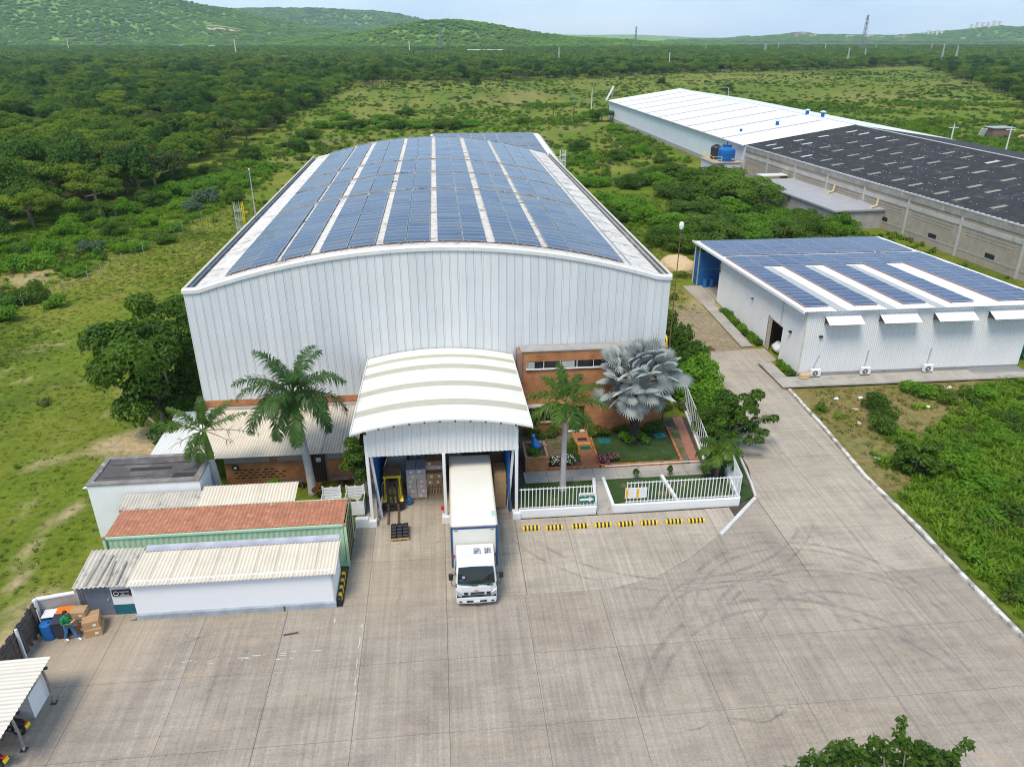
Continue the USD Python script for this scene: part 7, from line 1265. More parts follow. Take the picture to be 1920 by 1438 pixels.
instancer('scrub', [BUSH['d'][0], BUSH['b'][0], BUSH['d'][1]], np.stack([gx2, gy2, 0 * gx2], -1), vr.uniform(0, 6.28, n), np.stack([vr.uniform(.8, 2.2, n), vr.uniform(.8, 2.2, n), vr.uniform(.5, 1.1, n)], -1), vr.choice(3, n))

hx, hy = scatter(-78, -34, 70, 175, 1.25); fenceline = -46 + np.clip(hy - 78, 0, 60) * .2; k = ~is_forest(hx, hy) & (hx < fenceline + .5) & (vr.random(len(hx)) < .25 + .7 * sstep(.38, .55, fbm(hx, hy, .1, 77))) & (tint_at(hx, hy, dirt) < .5); hx, hy = hx[k], hy[k]; n = len(hx); s_ = vr.uniform(.6, 1.8, n)
instancer('herbs', [WEED[0], WEED[1], WEED[3], BUSH['b'][1], WEED[2]], np.stack([hx, hy, 0 * hx - .03], -1), vr.uniform(0, 6.28, n), np.stack([s_, s_, s_ * vr.uniform(.6, 1.3, n)], -1), vr.choice(5, n, p=[.22, .3, .25, .08, .15]))
# shrubs one can tell apart
SPOTS = [(35.0, 192.3, 4.23, 'd'), (31.8, 170.1, 5.0, 'b'), (29.5, 143.8, 4.79, 'b'), (35.9, 141.0, 4.22, 'd'), (41.7, 150.4, 3.96, 'd'), (50.5, 170.6, 3.21, 'd'), (41.8, 175.5, 3.91, 'b'), (27.6, 125.5, 4.68, 'b'), (31.6, 119.6, 5.42, 'b'), (41.2, 141.6, 4.81, 'b'), (42.2, 131.1, 5.5, 'd'), (51.0, 139.5, 6.46, 'D'), (51.5, 129.2, 5.56, 'D'), (40.3, 115.9, 6.27, 'b'), (34.2, 106.7, 5.34, 'b'), (39.5, 106.2, 5.81, 'b'), (45.5, 107.0, 5.11, 'b'), (50.3, 106.5, 4.74, 'b'), (54.4, 104.8, 4.32, 'b'), (58.7, 104.4, 3.5, 'b'), (30.2, 99.0, 3.05, 'd'), (26.7, 113.4, 2.99, 'd'), (55.4, 260.5, 4.78, 'D'), (54.3, 233.9, 5.18, 'b'), (51.5, 205.3, 4.57, 'b'), (51.4, 266.2, 5.84, 'b'), (49.5, 183.4, 4.11, 'b'), (46.7, 153.1, 4.63, 'b'), (49.1, 146.6, 3.36, 'd'), (31.6, 111.2, 3.81, 'b'), (44.2, 125.2, 5.32, 'd'), (46.5, 117.3, 5.06, 'b'), (51.3, 114.9, 4.13, 'd'), (38.2, 99.1, 4.69, 'b'), (32.5, 95.4, 3.72, 'b'), (43.2, 100.1, 4.0, 'b'), (49.4, 100.8, 4.11, 'b'), (-31.1, 173.1, 3.81, 'd'), (-31.0, 156.2, 3.46, 'd'), (-30.4, 139.5, 3.63, 'd'), (-29.4, 123.9, 2.78, 'd'), (-30.0, 112.9, 2.14, 'd'), (-29.6, 99.2, 2.29, 'd'), (-25.7, 87.7, 1.7, 'd'), (-53.1, 122.3, 4.85, 'b'), (-50.7, 126.7, 4.47, 'b'), (-49.4, 132.9, 5.66, 'b'), (-47.4, 139.7, 5.88, 'b'), (-44.8, 147.1, 6.13, 'b'), (-42.0, 155.4, 5.24, 'b'), (-38.1, 106.5, 2.69, 'd'), (-46.3, 102.4, 2.47, 'g'), (-44.2, 81.6, 3.1, 'd'), (-40.9, 79.5, 2.0, 'b'), (-51.5, 157.5, 5.39, 'b'), (-46.8, 163.4, 4.91, 'b'), (-42.8, 182.0, 4.05, 'd'), (-38.2, 149.3, 3.35, 'b'), (-40.5, 127.8, 2.93, 'g'), (-53.4, 112.6, 3.64, 'b'), (-55.9, 103.9, 3.45, 'b'), (-46.5, 111.9, 3.1, 'b'), (-43.9, 75.7, 2.28, 'b'), (-43.4, 91.5, 2.61, 'b'), (-41.0, 102.4, 3.24, 'b'), (-39.7, 134.2, 3.56, 'g'), (-35.1, 133.8, 3.52, 'b'), (-43.2, 116.6, 3.18, 'b'), (-34.5, 249.8, 5.43, 'b'), (-25.9, 246.0, 6.22, 'b'), (-19.6, 248.3, 6.26, 'b'), (-11.5, 244.6, 5.28, 'd'), (-4.6, 246.9, 5.32, 'b'), (3.6, 243.1, 6.11, 'b'), (10.4, 248.5, 5.36, 'b'), (-10.9, 287.4, 4.64, 'b'), (27.9, 253.1, 2.93, 'd'), (-32.2, 274.3, 4.95, 'b'), (-17.7, 272.9, 4.9, 'b'), (-35.5, 222.9, 4.87, 'd'), (-34.2, 196.1, 3.58, 'd'), (-51.8, 264.0, 3.86, 'b'), (41.9, 320.8, 4.64, 'b')]
def where(x, y):
    if x < -36: return ('scrubby slope at the forest edge', 'shrubs at the forest edge')
    if x < -16 and y < 185: return ('strip along the left side of the warehouse', 'shrubs along the warehouse left side')
    if y > 185: return ('grass field behind the warehouse', 'shrubs in the field behind the warehouse')
    return ('overgrown plot between the two warehouses', 'shrubs between the two warehouses')
ADJ = {'d': 'dark green', 'b': 'bright green', 'g': 'grey green'}
SPOTS += [(52.0, 127.0, 6.2, 'D'), (52.5, 119.5, 5.6, 'D'), (53.5, 112.5, 4.2, 'b'), (50.5, 133, 5.2, 'D'), (55.0, 108.5, 3.6, 'b'), (57, 103, 3.4, 'b')]
for x, y, r_, kd in SPOTS:
    if kd == 'd' and -32 < x < -25 and y < 180: continue
    if x < -34 and y < 170: r_ *= .8
    pl_, gr_ = where(x, y)
    if kd == 'D': plant('field_tree', 'dark broad tree rising from the ' + pl_, 'tree', FOREST[0], (x, y, -.3), vr.uniform(0, 6.28), (r_ / 4.6, r_ / 4.6, min(r_ / 4.6, 1.0) * .8), gr_ + ', trees'); continue
    pr_ = BUSH[kd][int(vr.integers(len(BUSH[kd])))]; hz_ = min(r_ * .75, 2.6) * vr.uniform(.8, 1.15)
    if r_ > 2.0 and kd in BIG:
        pr_ = BIG[kd][int(vr.integers(len(BIG[kd])))]; plant('shrub', '%s shrub in the %s' % (ADJ[kd], pl_), 'shrub', pr_, (x, y, -.05), vr.uniform(0, 6.28), (r_ / 3.4, r_ / 3.4, hz_ / 2.6), ADJ[kd] + ' ' + gr_); continue
    plant('shrub', '%s shrub in the %s' % (ADJ[kd], pl_), 'shrub', pr_, (x, y, -.05), vr.uniform(0, 6.28), (r_ / 1.25, r_ / 1.25, hz_), ADJ[kd] + ' ' + gr_)
for x, y, r_ in ((18.2, 76.5, 1.7), (17.6, 73, 1.5), (19.2, 70, 1.9), (17.8, 67, 1.6), (19.6, 64, 1.9), (18.0, 61, 1.7), (19.6, 58.6, 1.9), (18.2, 56, 1.8), (19.8, 53.8, 1.7), (18.7, 51.6, 1.5), (19.9, 49.8, 1.5), (19.2, 47.5, 1.6), (18.9, 45.3, 1.4), (20.9, 71.5, 1.3), (21.0, 66.5, 1.4), (21.2, 62.2, 1.3), (21.1, 57.6, 1.5), (21.0, 55.2, 1.4), (20.9, 52.6, 1.4), (20.6, 51.0, 1.0), (17.3, 59.5, 1.6), (17.2, 64, 1.6), (17.3, 69, 1.6), (17.4, 53.5, 1.5)):
    kd = 'b' if y < 56 else 'd'; pr_ = BUSH[kd][int(vr.integers(2))]
    plant('hedge_shrub', ('bright' if kd == 'b' else 'dark') + ' green shrub in the hedge along the warehouse right side', 'shrub', pr_, (x, y, 0), vr.uniform(0, 6.28), (r_ / 1.05, r_ / 1.05, r_ * (1.35 if y > 55 else 1.05)), ('bright' if kd == 'b' else 'dark') + ' hedge shrubs')
for k in range(150):
    x, y = vr.uniform(29, 60), vr.uniform(20, 51)
    if not (x > 33 + (y - 40) * .35 or vr.random() < .06) or not plausible(np.array([x]), np.array([y]), 60)[0]: continue
    s_ = vr.uniform(.55, 1.25); plant('lot_shrub', 'low lush green shrub in the weedy lot right of the road', 'shrub', BUSH['b'][int(vr.integers(3))] if vr.random() < .8 else BUSH['d'][1], (x, y, -.1), vr.uniform(0, 6.28), (s_, s_, s_ * .75), 'low shrubs in the weedy lot')
for k in range(15):
    y = 61.9 + k * .8 if k < 12 else 54.9 + (k - 12) * 1.0
    plant('wall_shrub', 'low green shrub in the strip along the solar building side wall', 'shrub', BUSH['b' if k % 3 else 'd'][k % 2], (28.85, y, 0), k * 1.7, (.42, .5, .55), 'shrubs along the solar building side wall')
# single plants
rng = np.random.default_rng(77)
def hero(name, label, cat, loc, blobs, n, size, mat, h, r0, lean=0., fill=.5, seed=1, **k):
    g_ = np.random.default_rng(seed); t = thing(name, label, cat, loc); part(t, 'trunk', trunk_mesh(g_, blobs, h, r0, lean, 9, 9), BARK); part(t, 'crown', leaf_cloud(g_, blobs, n, size, fill=fill, **k), mat); return t
g_ = np.random.default_rng(3)
bl = [(g_.normal(0, 1.7), g_.normal(0, 2.4), z, s_, s_, s_ * .75) for z, s_ in zip(g_.uniform(1.6, 8.8, 34), g_.uniform(1.0, 1.7, 34))]
bl = [b for b in bl if b[0] < 2.4]
hero('broad_tree', 'large dense dark green tree against the left wall of the warehouse', 'tree', (-20.6, 50.6, 0), bl, 15000, .36, F_DARK, 2.2, .3, seed=5)
bl = [(g_.normal(0, 1.4), g_.normal(0, 2.0), z, s_, s_, s_ * .75) for z, s_ in zip(g_.uniform(1.5, 6.5, 18), g_.uniform(.9, 1.5, 18))]
hero('broad_tree', 'smaller dark tree behind the large tree on the left of the warehouse', 'tree', (-19.8, 58.5, 0), bl, 7000, .36, F_DARK, 2.0, .22, seed=6)
for k, (x, y, hgt) in enumerate(((-19.0, 66, 5.0), (-18.7, 73, 4.6), (-18.8, 81, 5.2), (-18.6, 90, 5.0), (-19, 99, 4.6))):
    bl = [(g_.normal(0, 1.0), g_.normal(0, 2.2), z, s_, s_, s_ * .8) for z, s_ in zip(g_.uniform(1.0, hgt + 1.5, 14), g_.uniform(.9, 1.4, 14))]
    hero('row_tree', ['first dark tree behind the big trees in the row along the warehouse left wall', 'second dark tree in the row along the warehouse left wall', 'third dark tree in the row along the warehouse left wall', 'fourth dark tree in the row along the warehouse left wall', 'farthest dark tree in the row along the warehouse left wall'][k], 'tree', (x, y, 0), bl, 3800, .42, F_DARK if k % 2 else F_MID, 1.5, .18, seed=20 + k)
bl = [(g_.normal(0, 1.0) + .4, g_.normal(0, .9), z, s_, s_, s_ * .7) for z, s_ in zip(g_.uniform(1.3, 4.0, 24), g_.uniform(.4, .75, 24))] + [(a_ + g_.normal(0, .2), b_ + g_.normal(0, .3), c_ + g_.normal(0, .2), .38, .38, .3) for a_, b_, c_ in ((1.4, .3, 2.7), (1.9, .2, 2.7), (2.4, .3, 2.5), (2.8, .2, 2.3), (1.3, -.5, 2.1), (1.8, -.6, 1.9), (2.2, -.7, 1.7), (1.2, .8, 3.3), (1.7, .9, 3.3), (2.2, .7, 3.0), (1.0, -.9, 1.5), (1.5, -.9, 1.4))]
hero('garden_tree', 'leafy dark green tree leaning over the road at the white fence corner', 'tree', (18.9, 43.1, 0), bl, 6500, .24, F_MID, 1.5, .13, seed=8)
bl = [(x_, g_.normal(.2, .5), 2.9 - .10 * x_ * x_ + g_.uniform(-.3, .6), .42, .5, .38) for x_ in np.linspace(-2.9, 2.9, 34)]
for x_, z0_, z1_ in ((-2.6, 2.9, 4.0), (-2.0, 3.0, 4.3), (-1.45, 3.2, 4.35), (-1.0, 3.2, 4.05), (-.55, 3.3, 4.5), (-.1, 3.3, 4.2), (.35, 3.4, 5.2), (.8, 3.3, 4.2), (1.3, 3.2, 3.9), (1.9, 3.0, 3.5), (2.9, 2.6, 3.9), (2.4, 2.7, 3.2)):
    for q_ in np.linspace(0, 1, 5): bl.append((x_ + .12 * math.sin(q_ * 4 + x_), .5 + .1 * math.cos(q_ * 3), z0_ + (z1_ - z0_) * q_, .23, .23, .2))
hero('young_tree', 'bright green leafy tree top rising at the bottom edge of the yard', 'tree', (14.3, 16.0, 0), [(a_, b_, c_ + .2, d_, e_, f_) for a_, b_, c_, d_, e_, f_ in bl], 5200, .22, foliage('young_leaves', (.045, .095, .012), (.15, .25, .025), 1.2), 2.2, .12, seed=9, fill=.2, up=.6)
for x, y, z, r_, h_, lab, kd in ((31.7, 45.2, 0, 1.7, 1.5, 'feathery dark green bush among the litter in the weedy lot', 'd'), (30.6, 39.6, 0, 2.1, 2.2, 'big leafy green bush close to the road kerb', 'B'), (32.9, 39.0, 0, 1.5, 1.3, 'smaller leafy bush right of the big kerbside bush', 'b'), (32.8, 48.6, 0, 1.1, .9, 'small dark bush behind the feathery bush in the lot', 'd')):
    if kd == 'B':
        bl = crown_blobs(g_, 26, 1.7, .5, 2.0, .42, .8); hero('lot_bush', lab, 'bush', (x, y, z), bl, 3200, .27, F_MID, .6, .06, seed=12, aspect=.7)
    else:
        bl = crown_blobs(g_, 12, r_ * .85, .3, h_, .5, .8); hero('lot_bush', lab, 'bush', (x, y, z), bl, 2200, .16 if kd == 'd' else .24, F_DARK if kd == 'd' else F_BRIGHT, .3, .04, seed=13 + int(x))
bl = [(g_.normal(0, .35), g_.normal(0, .3), z, .5, .45, .4) for z in g_.uniform(1.0, 4.2, 14)]
hero('feather_tree', 'slender tree with feathery leaves beside the left post of the porch', 'tree', (-5.75, 39.4, 0), bl, 2600, .2, F_MID, 1.6, .07, seed=14)
for x, y, rx, ry, h_, mat, lab in ((6.0, 46.3, .9, .5, .75, F_DARK, 'dark bush under the office window beside the porch'), (7.6, 46.2, .9, .5, .8, F_MID, 'green bush under the office window left of the door'), (8.4, 44.2, .45, 1.6, .6, F_MID, 'narrow green hedge left of the brick path'), (10.6, 46.2, .8, .6, .8, F_DARK, 'dark bush right of the office door'), (12.2, 46.5, .9, .4, .6, F_DARK, 'low dark bush behind the silver palm, left'), (14.6, 46.4, 1.2, .5, .9, F_DARK, 'dark bush behind the silver palm, right'), (12.95, 44.9, 1.0, .8, .85, F_BRIGHT, 'bright green bush round the foot of the silver palm'), (8.0, 42.6, .55, .5, .6, F_MID, 'green bush with white flowers by the brick path'), (6.95, 42.6, .4, .4, .6, F_OLIVE, 'pale flowered bush beside the brick planter'), (10.35, 42.6, .5, .5, .6, F_MID, 'bush with pink flowers at the lawn corner'), (11.1, 42.75, .4, .35, .5, F_MID, 'second bush with pink flowers on the lawn edge'), (5.65, 42.55, .55, .7, .5, F_BRIGHT, 'yellow green foliage filling the brick planter'), (-8.2, 40.4, .6, .5, .8, F_OLIVE, 'reddish bush left of the tall palm foot'), (-7.5, 40.2, .5, .4, .7, F_OLIVE, 'reddish bush right of the tall palm foot'), (-10.9, 40.9, .4, .4, 1.3, F_BRIGHT, 'yellow green potted shrub in front of the canteen wall'), (-5.6, 39.0, .6, .5, .9, F_MID, 'green shrub at the foot of the feathery tree')):
    bl = [(g_.uniform(-rx, rx) * .7, g_.uniform(-ry, ry) * .7, h_ * g_.uniform(.35, .75), max(rx * .4, .22), max(ry * .45, .22), h_ * .3) for _ in range(7)]
    t = hero('garden_bush', lab, 'bush', (x, y, .92 if 'planter' in lab and 'filling' in lab else .02), bl, 900, .13, mat, h_ * .4, .03, seed=int(abs(x * 37)))
    fc = [('white', (.8, .78, .74)) if 'white' in lab else ('pale', (.75, .6, .55)) if 'pale' in lab else ('pink', (.62, .06, .32)) if 'pink' in lab else ('red', (.32, .05, .03)) if 'reddish' in lab or lab.startswith('dark bush right of the') else None][0]
    if fc:
        fb_ = MB(); 
        for q in range(60): b_ = bl[int(g_.integers(7))]; dd = g_.normal(size=3); dd[2] = abs(dd[2]); dd /= np.linalg.norm(dd); c_ = np.array(b_[:3]) + dd * np.array(b_[3:]) * 1.05; fb_.obox(c_, (.075, .075, .03), g_.uniform(0, 3), g_.normal(0, .5), g_.normal(0, .5))
        part(t, 'flowers', fb_, M('petal_' + fc[0], fc[1], .7, .15, 6.0), kind='stuff')
for x, y, lab in ((11.9, 40.2, 'yellow green croton left of the three in the right lawn'), (14.2, 40.35, 'yellow green croton in the middle of the right lawn'), (16.45, 40.25, 'yellow green croton nearest the small palm'), (12.1, 42.2, 'tiny red flowered plant on the brick edging, left'), (13.3, 42.1, 'pinkish plant in the middle of the brick edging'), (14.6, 42.15, 'tiny plant at the right end of the brick edging')):
    t = thing('potted_plant', lab, 'plant', (x, y, .05)); part(t, 'stem', MB().tube([(0, 0, 0), (0, 0, .35)], .02, 5), BARK); part(t, 'leaves', leaf_cloud(np.random.default_rng(int(x * 9)), [(0, 0, .5, .2, .2, .3)] if y < 41 else [(0, 0, .2, .25, .18, .18)], 160, .15), F_PALMY if y < 41 else F_MID)
ag = thing('agave', 'blue green agave rosette on the grass strip at the kerb corner', 'agave', (18.35, 38.9, .05))
for k in range(26):
    a = k * 2.4; el = .15 + .045 * k; L_ = .55; d = np.array([math.cos(a) * math.cos(el), math.sin(a) * math.cos(el), math.sin(el)]); s_ = np.array([-math.sin(a), math.cos(a), 0]) * .045; part(ag, 'leaf', MB().add([-s_, s_, d * L_ * .5 + s_ * 1.2, d * L_ * .5 - s_ * 1.2, d * L_], [(0, 1, 2), (0, 2, 3), (3, 2, 4)]), F_GREY)
# ------------------------------------------------------------------ palms
def frond_mesh(rng, L, e0, droop, n=46, ll=.55, bare=0.0, twist=.5, lw_=.028):
    s_ = np.linspace(0, 1, 15); el = e0 - droop * s_ ** 1.4; dx, dz = np.cos(el) * L / 14, np.sin(el) * L / 14
    P = np.stack([np.concatenate([[0], np.cumsum(dx[:-1])]), 0 * s_, np.concatenate([[0], np.cumsum(dz[:-1])])], -1); mb = MB().tube(P, np.linspace(.04, .008, 15), 5)
    V, F = [], []
    for i in range(n):
        t = .14 + .86 * i / (n - 1)
        if rng.random() < bare: continue
        p = np.array([np.interp(t, s_, P[:, q]) for q in range(3)]); e_ = np.interp(t, s_, el); tan = np.array([math.cos(e_), 0, math.sin(e_)]); nor = np.array([-math.sin(e_), 0, math.cos(e_)])
        for sd in (-1, 1):
            l_ = ll * (math.sin(math.pi * min(1, t * .82 + .16)) ** .7 + .12) * rng.uniform(.85, 1.1); up = rng.uniform(-twist, twist) + .1
            d = tan * .55 + np.array([0, sd, 0]) * .8 + nor * up; d /= np.linalg.norm(d); w_ = np.cross(d, nor); w_ /= np.linalg.norm(w_); w_ = w_ * lw_
            m_ = p + d * l_ * .55; e2 = p + d * l_ + np.array([0, 0, -.42 * l_]); k = len(V); V += [p - w_ * .6, p + w_ * .6, m_ + w_ * 1.1 + [0, 0, -.04 * l_], m_ - w_ * 1.1 + [0, 0, -.04 * l_], e2]; F += [(k, k + 1, k + 2), (k, k + 2, k + 3), (k + 3, k + 2, k + 4)]
    return mb.add(V, np.array(F)) if V else mb
def palm(label, loc, h, r0, shaft, L, fronds, mat, ll=.55, bare=0.0, lean=(0, 0), seed=1, trunk=PALMTRUNK, n=62):
    g_ = np.random.default_rng(seed); t = thing('palm_tree', label, 'palm tree', loc); lx, ly = lean
    zz = np.linspace(0, h, 16); rr = r0 * (1.0 + .35 * np.exp(-zz * 2.2) - .28 * zz / h) + .006 * np.sin(zz * 14); part(t, 'trunk', MB().tube(np.stack([lx * (zz / h) ** 1.3, ly * (zz / h) ** 1.3, zz - .05], -1), rr, 14), trunk, smooth=True)
    if shaft: zs = np.linspace(0, shaft, 8); part(t, 'crownshaft', MB().tube(np.stack([lx + lx / h * zs, ly + ly / h * zs, h - .06 + zs], -1), r0 * np.array([.80, .85, .82, .74, .66, .58, .48, .36]), 12), SHAFT, smooth=True)
    top = np.array([lx * (1 + shaft / h), ly * (1 + shaft / h), h + shaft - .12])
    for k, (az, e0, dr, ls) in enumerate(fronds):
        b_ = bare if np.ndim(bare) == 0 else bare[k % len(bare)]
        m_ = frond_mesh(g_, L * ls, e0, dr, n, ll, b_); m_.move(top + [0, 0, g_.uniform(-.1, .1)], az); part(t, 'frond', m_, mat if b_ < .5 else F_STRAW)
    return t
fr = [(a, e_, d_, s_) for a, e_, d_, s_ in zip(np.arange(22) * 2.4 + .3, np.linspace(1.3, -.45, 22), np.interp(np.arange(22), [0, 8, 15, 21], [1.0, 1.8, 1.9, 1.0]), np.interp(np.arange(22), [0, 3, 15, 21], [.85, 1, 1, .75]))]
palm('tall royal palm with pale trunk in front of the canteen', (-8.59, 40.55, 0), 5.1, .27, 1.9, 3.9, fr, F_PALM, .75, lean=(-.35, .1), seed=2, n=74)
g2 = MB(); g_ = np.random.default_rng(8)
fr = [(-2.7, .35, 1.3, 1), (2.9, .55, 1.4, .95), (1.75, 1.2, .7, .9), (.35, .75, 1.2, 1), (-.1, .45, 1.5, 1.05), (-1.4, .2, 1.6, .9), (-.8, -.1, 1.3, .95), (2.2, .9, 1.1, .9), (-2.0, .45, 1.6, .9), (3.6, .2, 1.5, .95), (.9, .9, 1.0, .85)]
palm('younger yellow green palm rising from the left fenced lawn', (7.01, 39.4, 0), 5.0, .2, 1.3, 2.7, fr, F_PALMY, .6, seed=3, n=64)
fr = [(1.7, 1.3, .5, .75), (.6, .85, .5, .95), (.2, .45, .4, 1.05), (-.15, .1, .4, 1.35), (2.7, .65, .5, 1.05), (3.1, .4, .5, 1.15), (-2.2, -.4, 1.0, .8), (3.6, -.2, .3, .85), (.9, .9, .8, .7), (-1.6, -.2, 1.5, .8), (-.3, -.25, .3, .8)]
palm('ragged palm with half bare fronds beside the white block house', (-13.62, 39.05, 0), 3.75, .26, 1.9, 2.5, fr, F_PALMY, .5, bare=[.15, .25, .3, .96, .2, .3, .2, .97, .3, .25, .96], lean=(-.25, .1), seed=4)
fr = [(a, e_, 2.1, .95) for a, e_ in zip(np.arange(13) * 2.4, np.linspace(1.3, .3, 13))]
palm('small drooping palm inside the white fence corner', (17.25, 40.1, 0), 1.45, .13, .35, 1.9, fr, F_PALMY, .5, seed=5, trunk=M('reddish_palm_trunk', (.22, .13, .09), .85, .2, 4.0), n=52)
sp = thing('silver_palm', 'silver blue fan palm on the garden lawn in front of the office', 'palm tree', (13.0, 45.3, 0)); g_ = np.random.default_rng(21)
part(sp, 'trunk', MB().tube([(0, 0, -.05), (0, 0, .5), (.05, 0, 2.0), (.1, 0, 3.9)], [.42, .36, .34, .3], 12), M('dark_fibrous_trunk', (.055, .04, .035), .95, .35, 5.0, bump=.6))
for k in range(84):
    el = -.85 + 2.35 * ((k + .5) / 84) ** .9; az = k * 2.39996 + g_.uniform(-.25, .25); el += g_.uniform(-.1, .1); Lp = g_.uniform(1.6, 2.6) * (1.0 if el > -.3 else .7); R = g_.uniform(.85, 1.12)
    d = np.array([math.cos(az) * math.cos(el), math.sin(az) * math.cos(el), math.sin(el)]); o = np.array([.1, 0, 4.35]) + d * .15; tip = o + d * Lp; dd = d + np.array([0, 0, -.28 * math.cos(el)]) + g_.normal(size=3) * .25; dd /= np.linalg.norm(dd)
    s_ = np.cross(dd, [0, 0, 1.0]); s_ = s_ / np.linalg.norm(s_) if np.linalg.norm(s_) > .1 else np.array([1.0, 0, 0]); nn = np.cross(s_, dd); roll = g_.uniform(-.9, .9); s_, nn = s_ * math.cos(roll) + nn * math.sin(roll), nn * math.cos(roll) - s_ * math.sin(roll); face = -.35; mb = MB().tube([o, (o + tip) / 2 + [0, 0, .06], tip], [.05, .035, .025], 5); V, F = [], []; ns = 22
    for i in range(ns):
        f0 = (-2.45 + 4.9 * (i + .5) / ns); w2 = 4.9 / ns / 2; rr = R * (.86 + .14 * math.cos(f0)) * g_.uniform(.93, 1.05)
        def at_(f_, r_, up): q = dd * math.cos(f_) + s_ * math.sin(f_); return tip + q * r_ + nn * (up - .14 * r_ * r_ + .10 * r_)
        k0 = len(V); V += [tip, at_(f0 - w2 * .95, rr * .5, -.06), at_(f0, rr * .55, .10), at_(f0 + w2 * .95, rr * .5, -.06), at_(f0 + g_.uniform(-.02, .02), rr, -.04)]; F += [(k0, k0 + 1, k0 + 2), (k0, k0 + 2, k0 + 3), (k0 + 1, k0 + 4, k0 + 2), (k0 + 2, k0 + 4, k0 + 3)]
    part(sp, 'fan_leaf', mb.add(V, np.array(F)), F_SILVER if not (el < -.6 and k % 4 == 0) else F_STRAW)
# ------------------------------------------------------------------ lone trees in the far field
for x, y, s_, pr_, nm, lab in ((-33, 436, 1.9, 1, 'round_tree', 'large round tree at the near edge of the far forest'), (21, 414, 1.0, 1, 'lone_tree', 'conical dark tree standing alone in the grass field'), (124, 430, .75, 1, 'lone_tree', 'small dark tree behind the far left corner of the long warehouse roof'), (137, 365, .8, 1, 'lone_tree', 'small round tree above the white ridge of the long warehouse'), (72, 275, .7, 0, 'lone_tree', 'dark tree beside the white chute at the far end'), (118, 500, .8, 3, 'lone_tree', 'tiny dark tree in the field in front of the forest line')):
    plant(nm, lab, 'tree', FOREST[pr_], (x, y, -.1), vr.uniform(0, 6.28), (s_, s_, s_ * (1.0 if s_ > 1.2 else 1.15)))
bt_ = thing('bare_tree', 'sparse pale tree right of the conical dark tree', 'tree', (38, 438, 0)); g_ = np.random.default_rng(4); bl = crown_blobs(g_, 9, 2.4, 2.5, 5.5, .8); part(bt_, 'trunk', trunk_mesh(g_, bl, 2.4, .2, .3, 9, 6), BARK); part(bt_, 'crown', leaf_cloud(g_, bl, 500, .35), F_OLIVE)
# brushwood heap on the lawn
bh = thing('brush_heap', 'heap of dry brown cut brushwood on the grass left of the warehouse', 'brushwood', (-29.6, 67.2, 0)); g_ = np.random.default_rng(6); mb = MB()
for k in range(240):
    a = np.array([g_.normal(0, 1.7), g_.normal(0, .7), abs(g_.normal(.3, .28))]); b_ = a + [g_.normal(0, .6), g_.normal(0, .4), g_.normal(.1, .15)]; mb.tube([a, (a + b_) / 2 + [0, 0, .05], b_], .02, 3, False)
part(bh, 'twigs', mb, M('dry_twigs', (.26, .15, .08), .9, .3, 3.0), kind='stuff'); part(bh, 'dry_leaves', leaf_cloud(g_, [(g_.normal(0, 1.3), g_.normal(0, .5), .35, .6, .5, .3) for _ in range(9)], 900, .18), foliage('dead_leaves', (.10, .06, .02), (.32, .18, .08), .5, trans=.1))
# wire fence posts on the left
fp = thing('wire_fence', 'line of thin grey posts with wires crossing the left field', 'fence'); pts = [(-45.7, 78.2), (-44.3, 79.9), (-42.9, 83.0), (-42.0, 84.6), (-41.2, 88.6), (-40.5, 90.8), (-40.0, 96), (-39.2, 101), (-38.6, 106), (-37.6, 113), (-36.8, 120)]
for x, y in pts: part(fp, 'post', MB().tube([(x, y, -.1), (x + rng.normal(0, .06), y, 1.35)], .04, 6), STEEL)
for z in (.5, .9, 1.25): part(fp, 'wire', MB().tube([(x, y, z) for x, y in pts], .004, 4, False), STEEL)
wf = thing('stake_fence', 'leaning wooden stakes at the forest edge', 'fence')
for x, y in ((-58, 97.5), (-56.2, 98.6), (-54.6, 99.6), (-53.2, 101), (-50.4, 118), (-49.2, 119)): part(wf, 'stake', MB().tube([(x, y, -.1), (x + rng.normal(0, .25), y, 1.9)], .06, 5), GREYFRAME if x < -55 else WOOD)
# litter in the lot
LT = [M('litter_white', (.7, .7, .7), .7, .1), M('litter_tan', (.5, .4, .3), .8, .2), M('litter_grey', (.3, .3, .3), .8, .2)]
for k, (x, y, lab) in enumerate(((30.6, 50.3, 'white torn sheet of litter on the dry grass near the plinth'), (31.2, 48.4, 'pale scrap lying left of the feathery bush'), (32.6, 50.3, 'narrow white board on the dry grass'), (33.4, 49.5, 'crumpled white bag on the dry grass'), (37.0, 48.3, 'white bag on the bare patch right of the feathery bush'), (30.3, 46.2, 'small pale scraps beside the road kerb'), (40.8, 51.4, 'white rubble near the floor grating'), (42.5, 51.0, 'grey rubble right of the white rubble near the grating'), (28.9, 41.3, 'grey stone by the big kerbside bush'), (36.2, 33.0, 'pale rubble heap in the lush grass of the lot'))):
    t = thing('litter', lab, 'litter', (x, y, .03), rng.uniform(0, 3)); m_ = trimesh.creation.icosphere(2, 1); v = m_.vertices; v += ((meshkit.fbm(v * 3 + k * 5, 3, k) - .5) * .9)[:, None] * m_.vertex_normals; m_.vertices = v * [.24, .15, .07]; part(t, 'piece', MB().tm(m_), LT[0 if 'white' in lab else 1 if 'pale' in lab else 2])
    part(t, 'scrap', MB().obox((.3, .15, .03), (.2, .07, .02), .4, .1, .2), LT[k % 3])
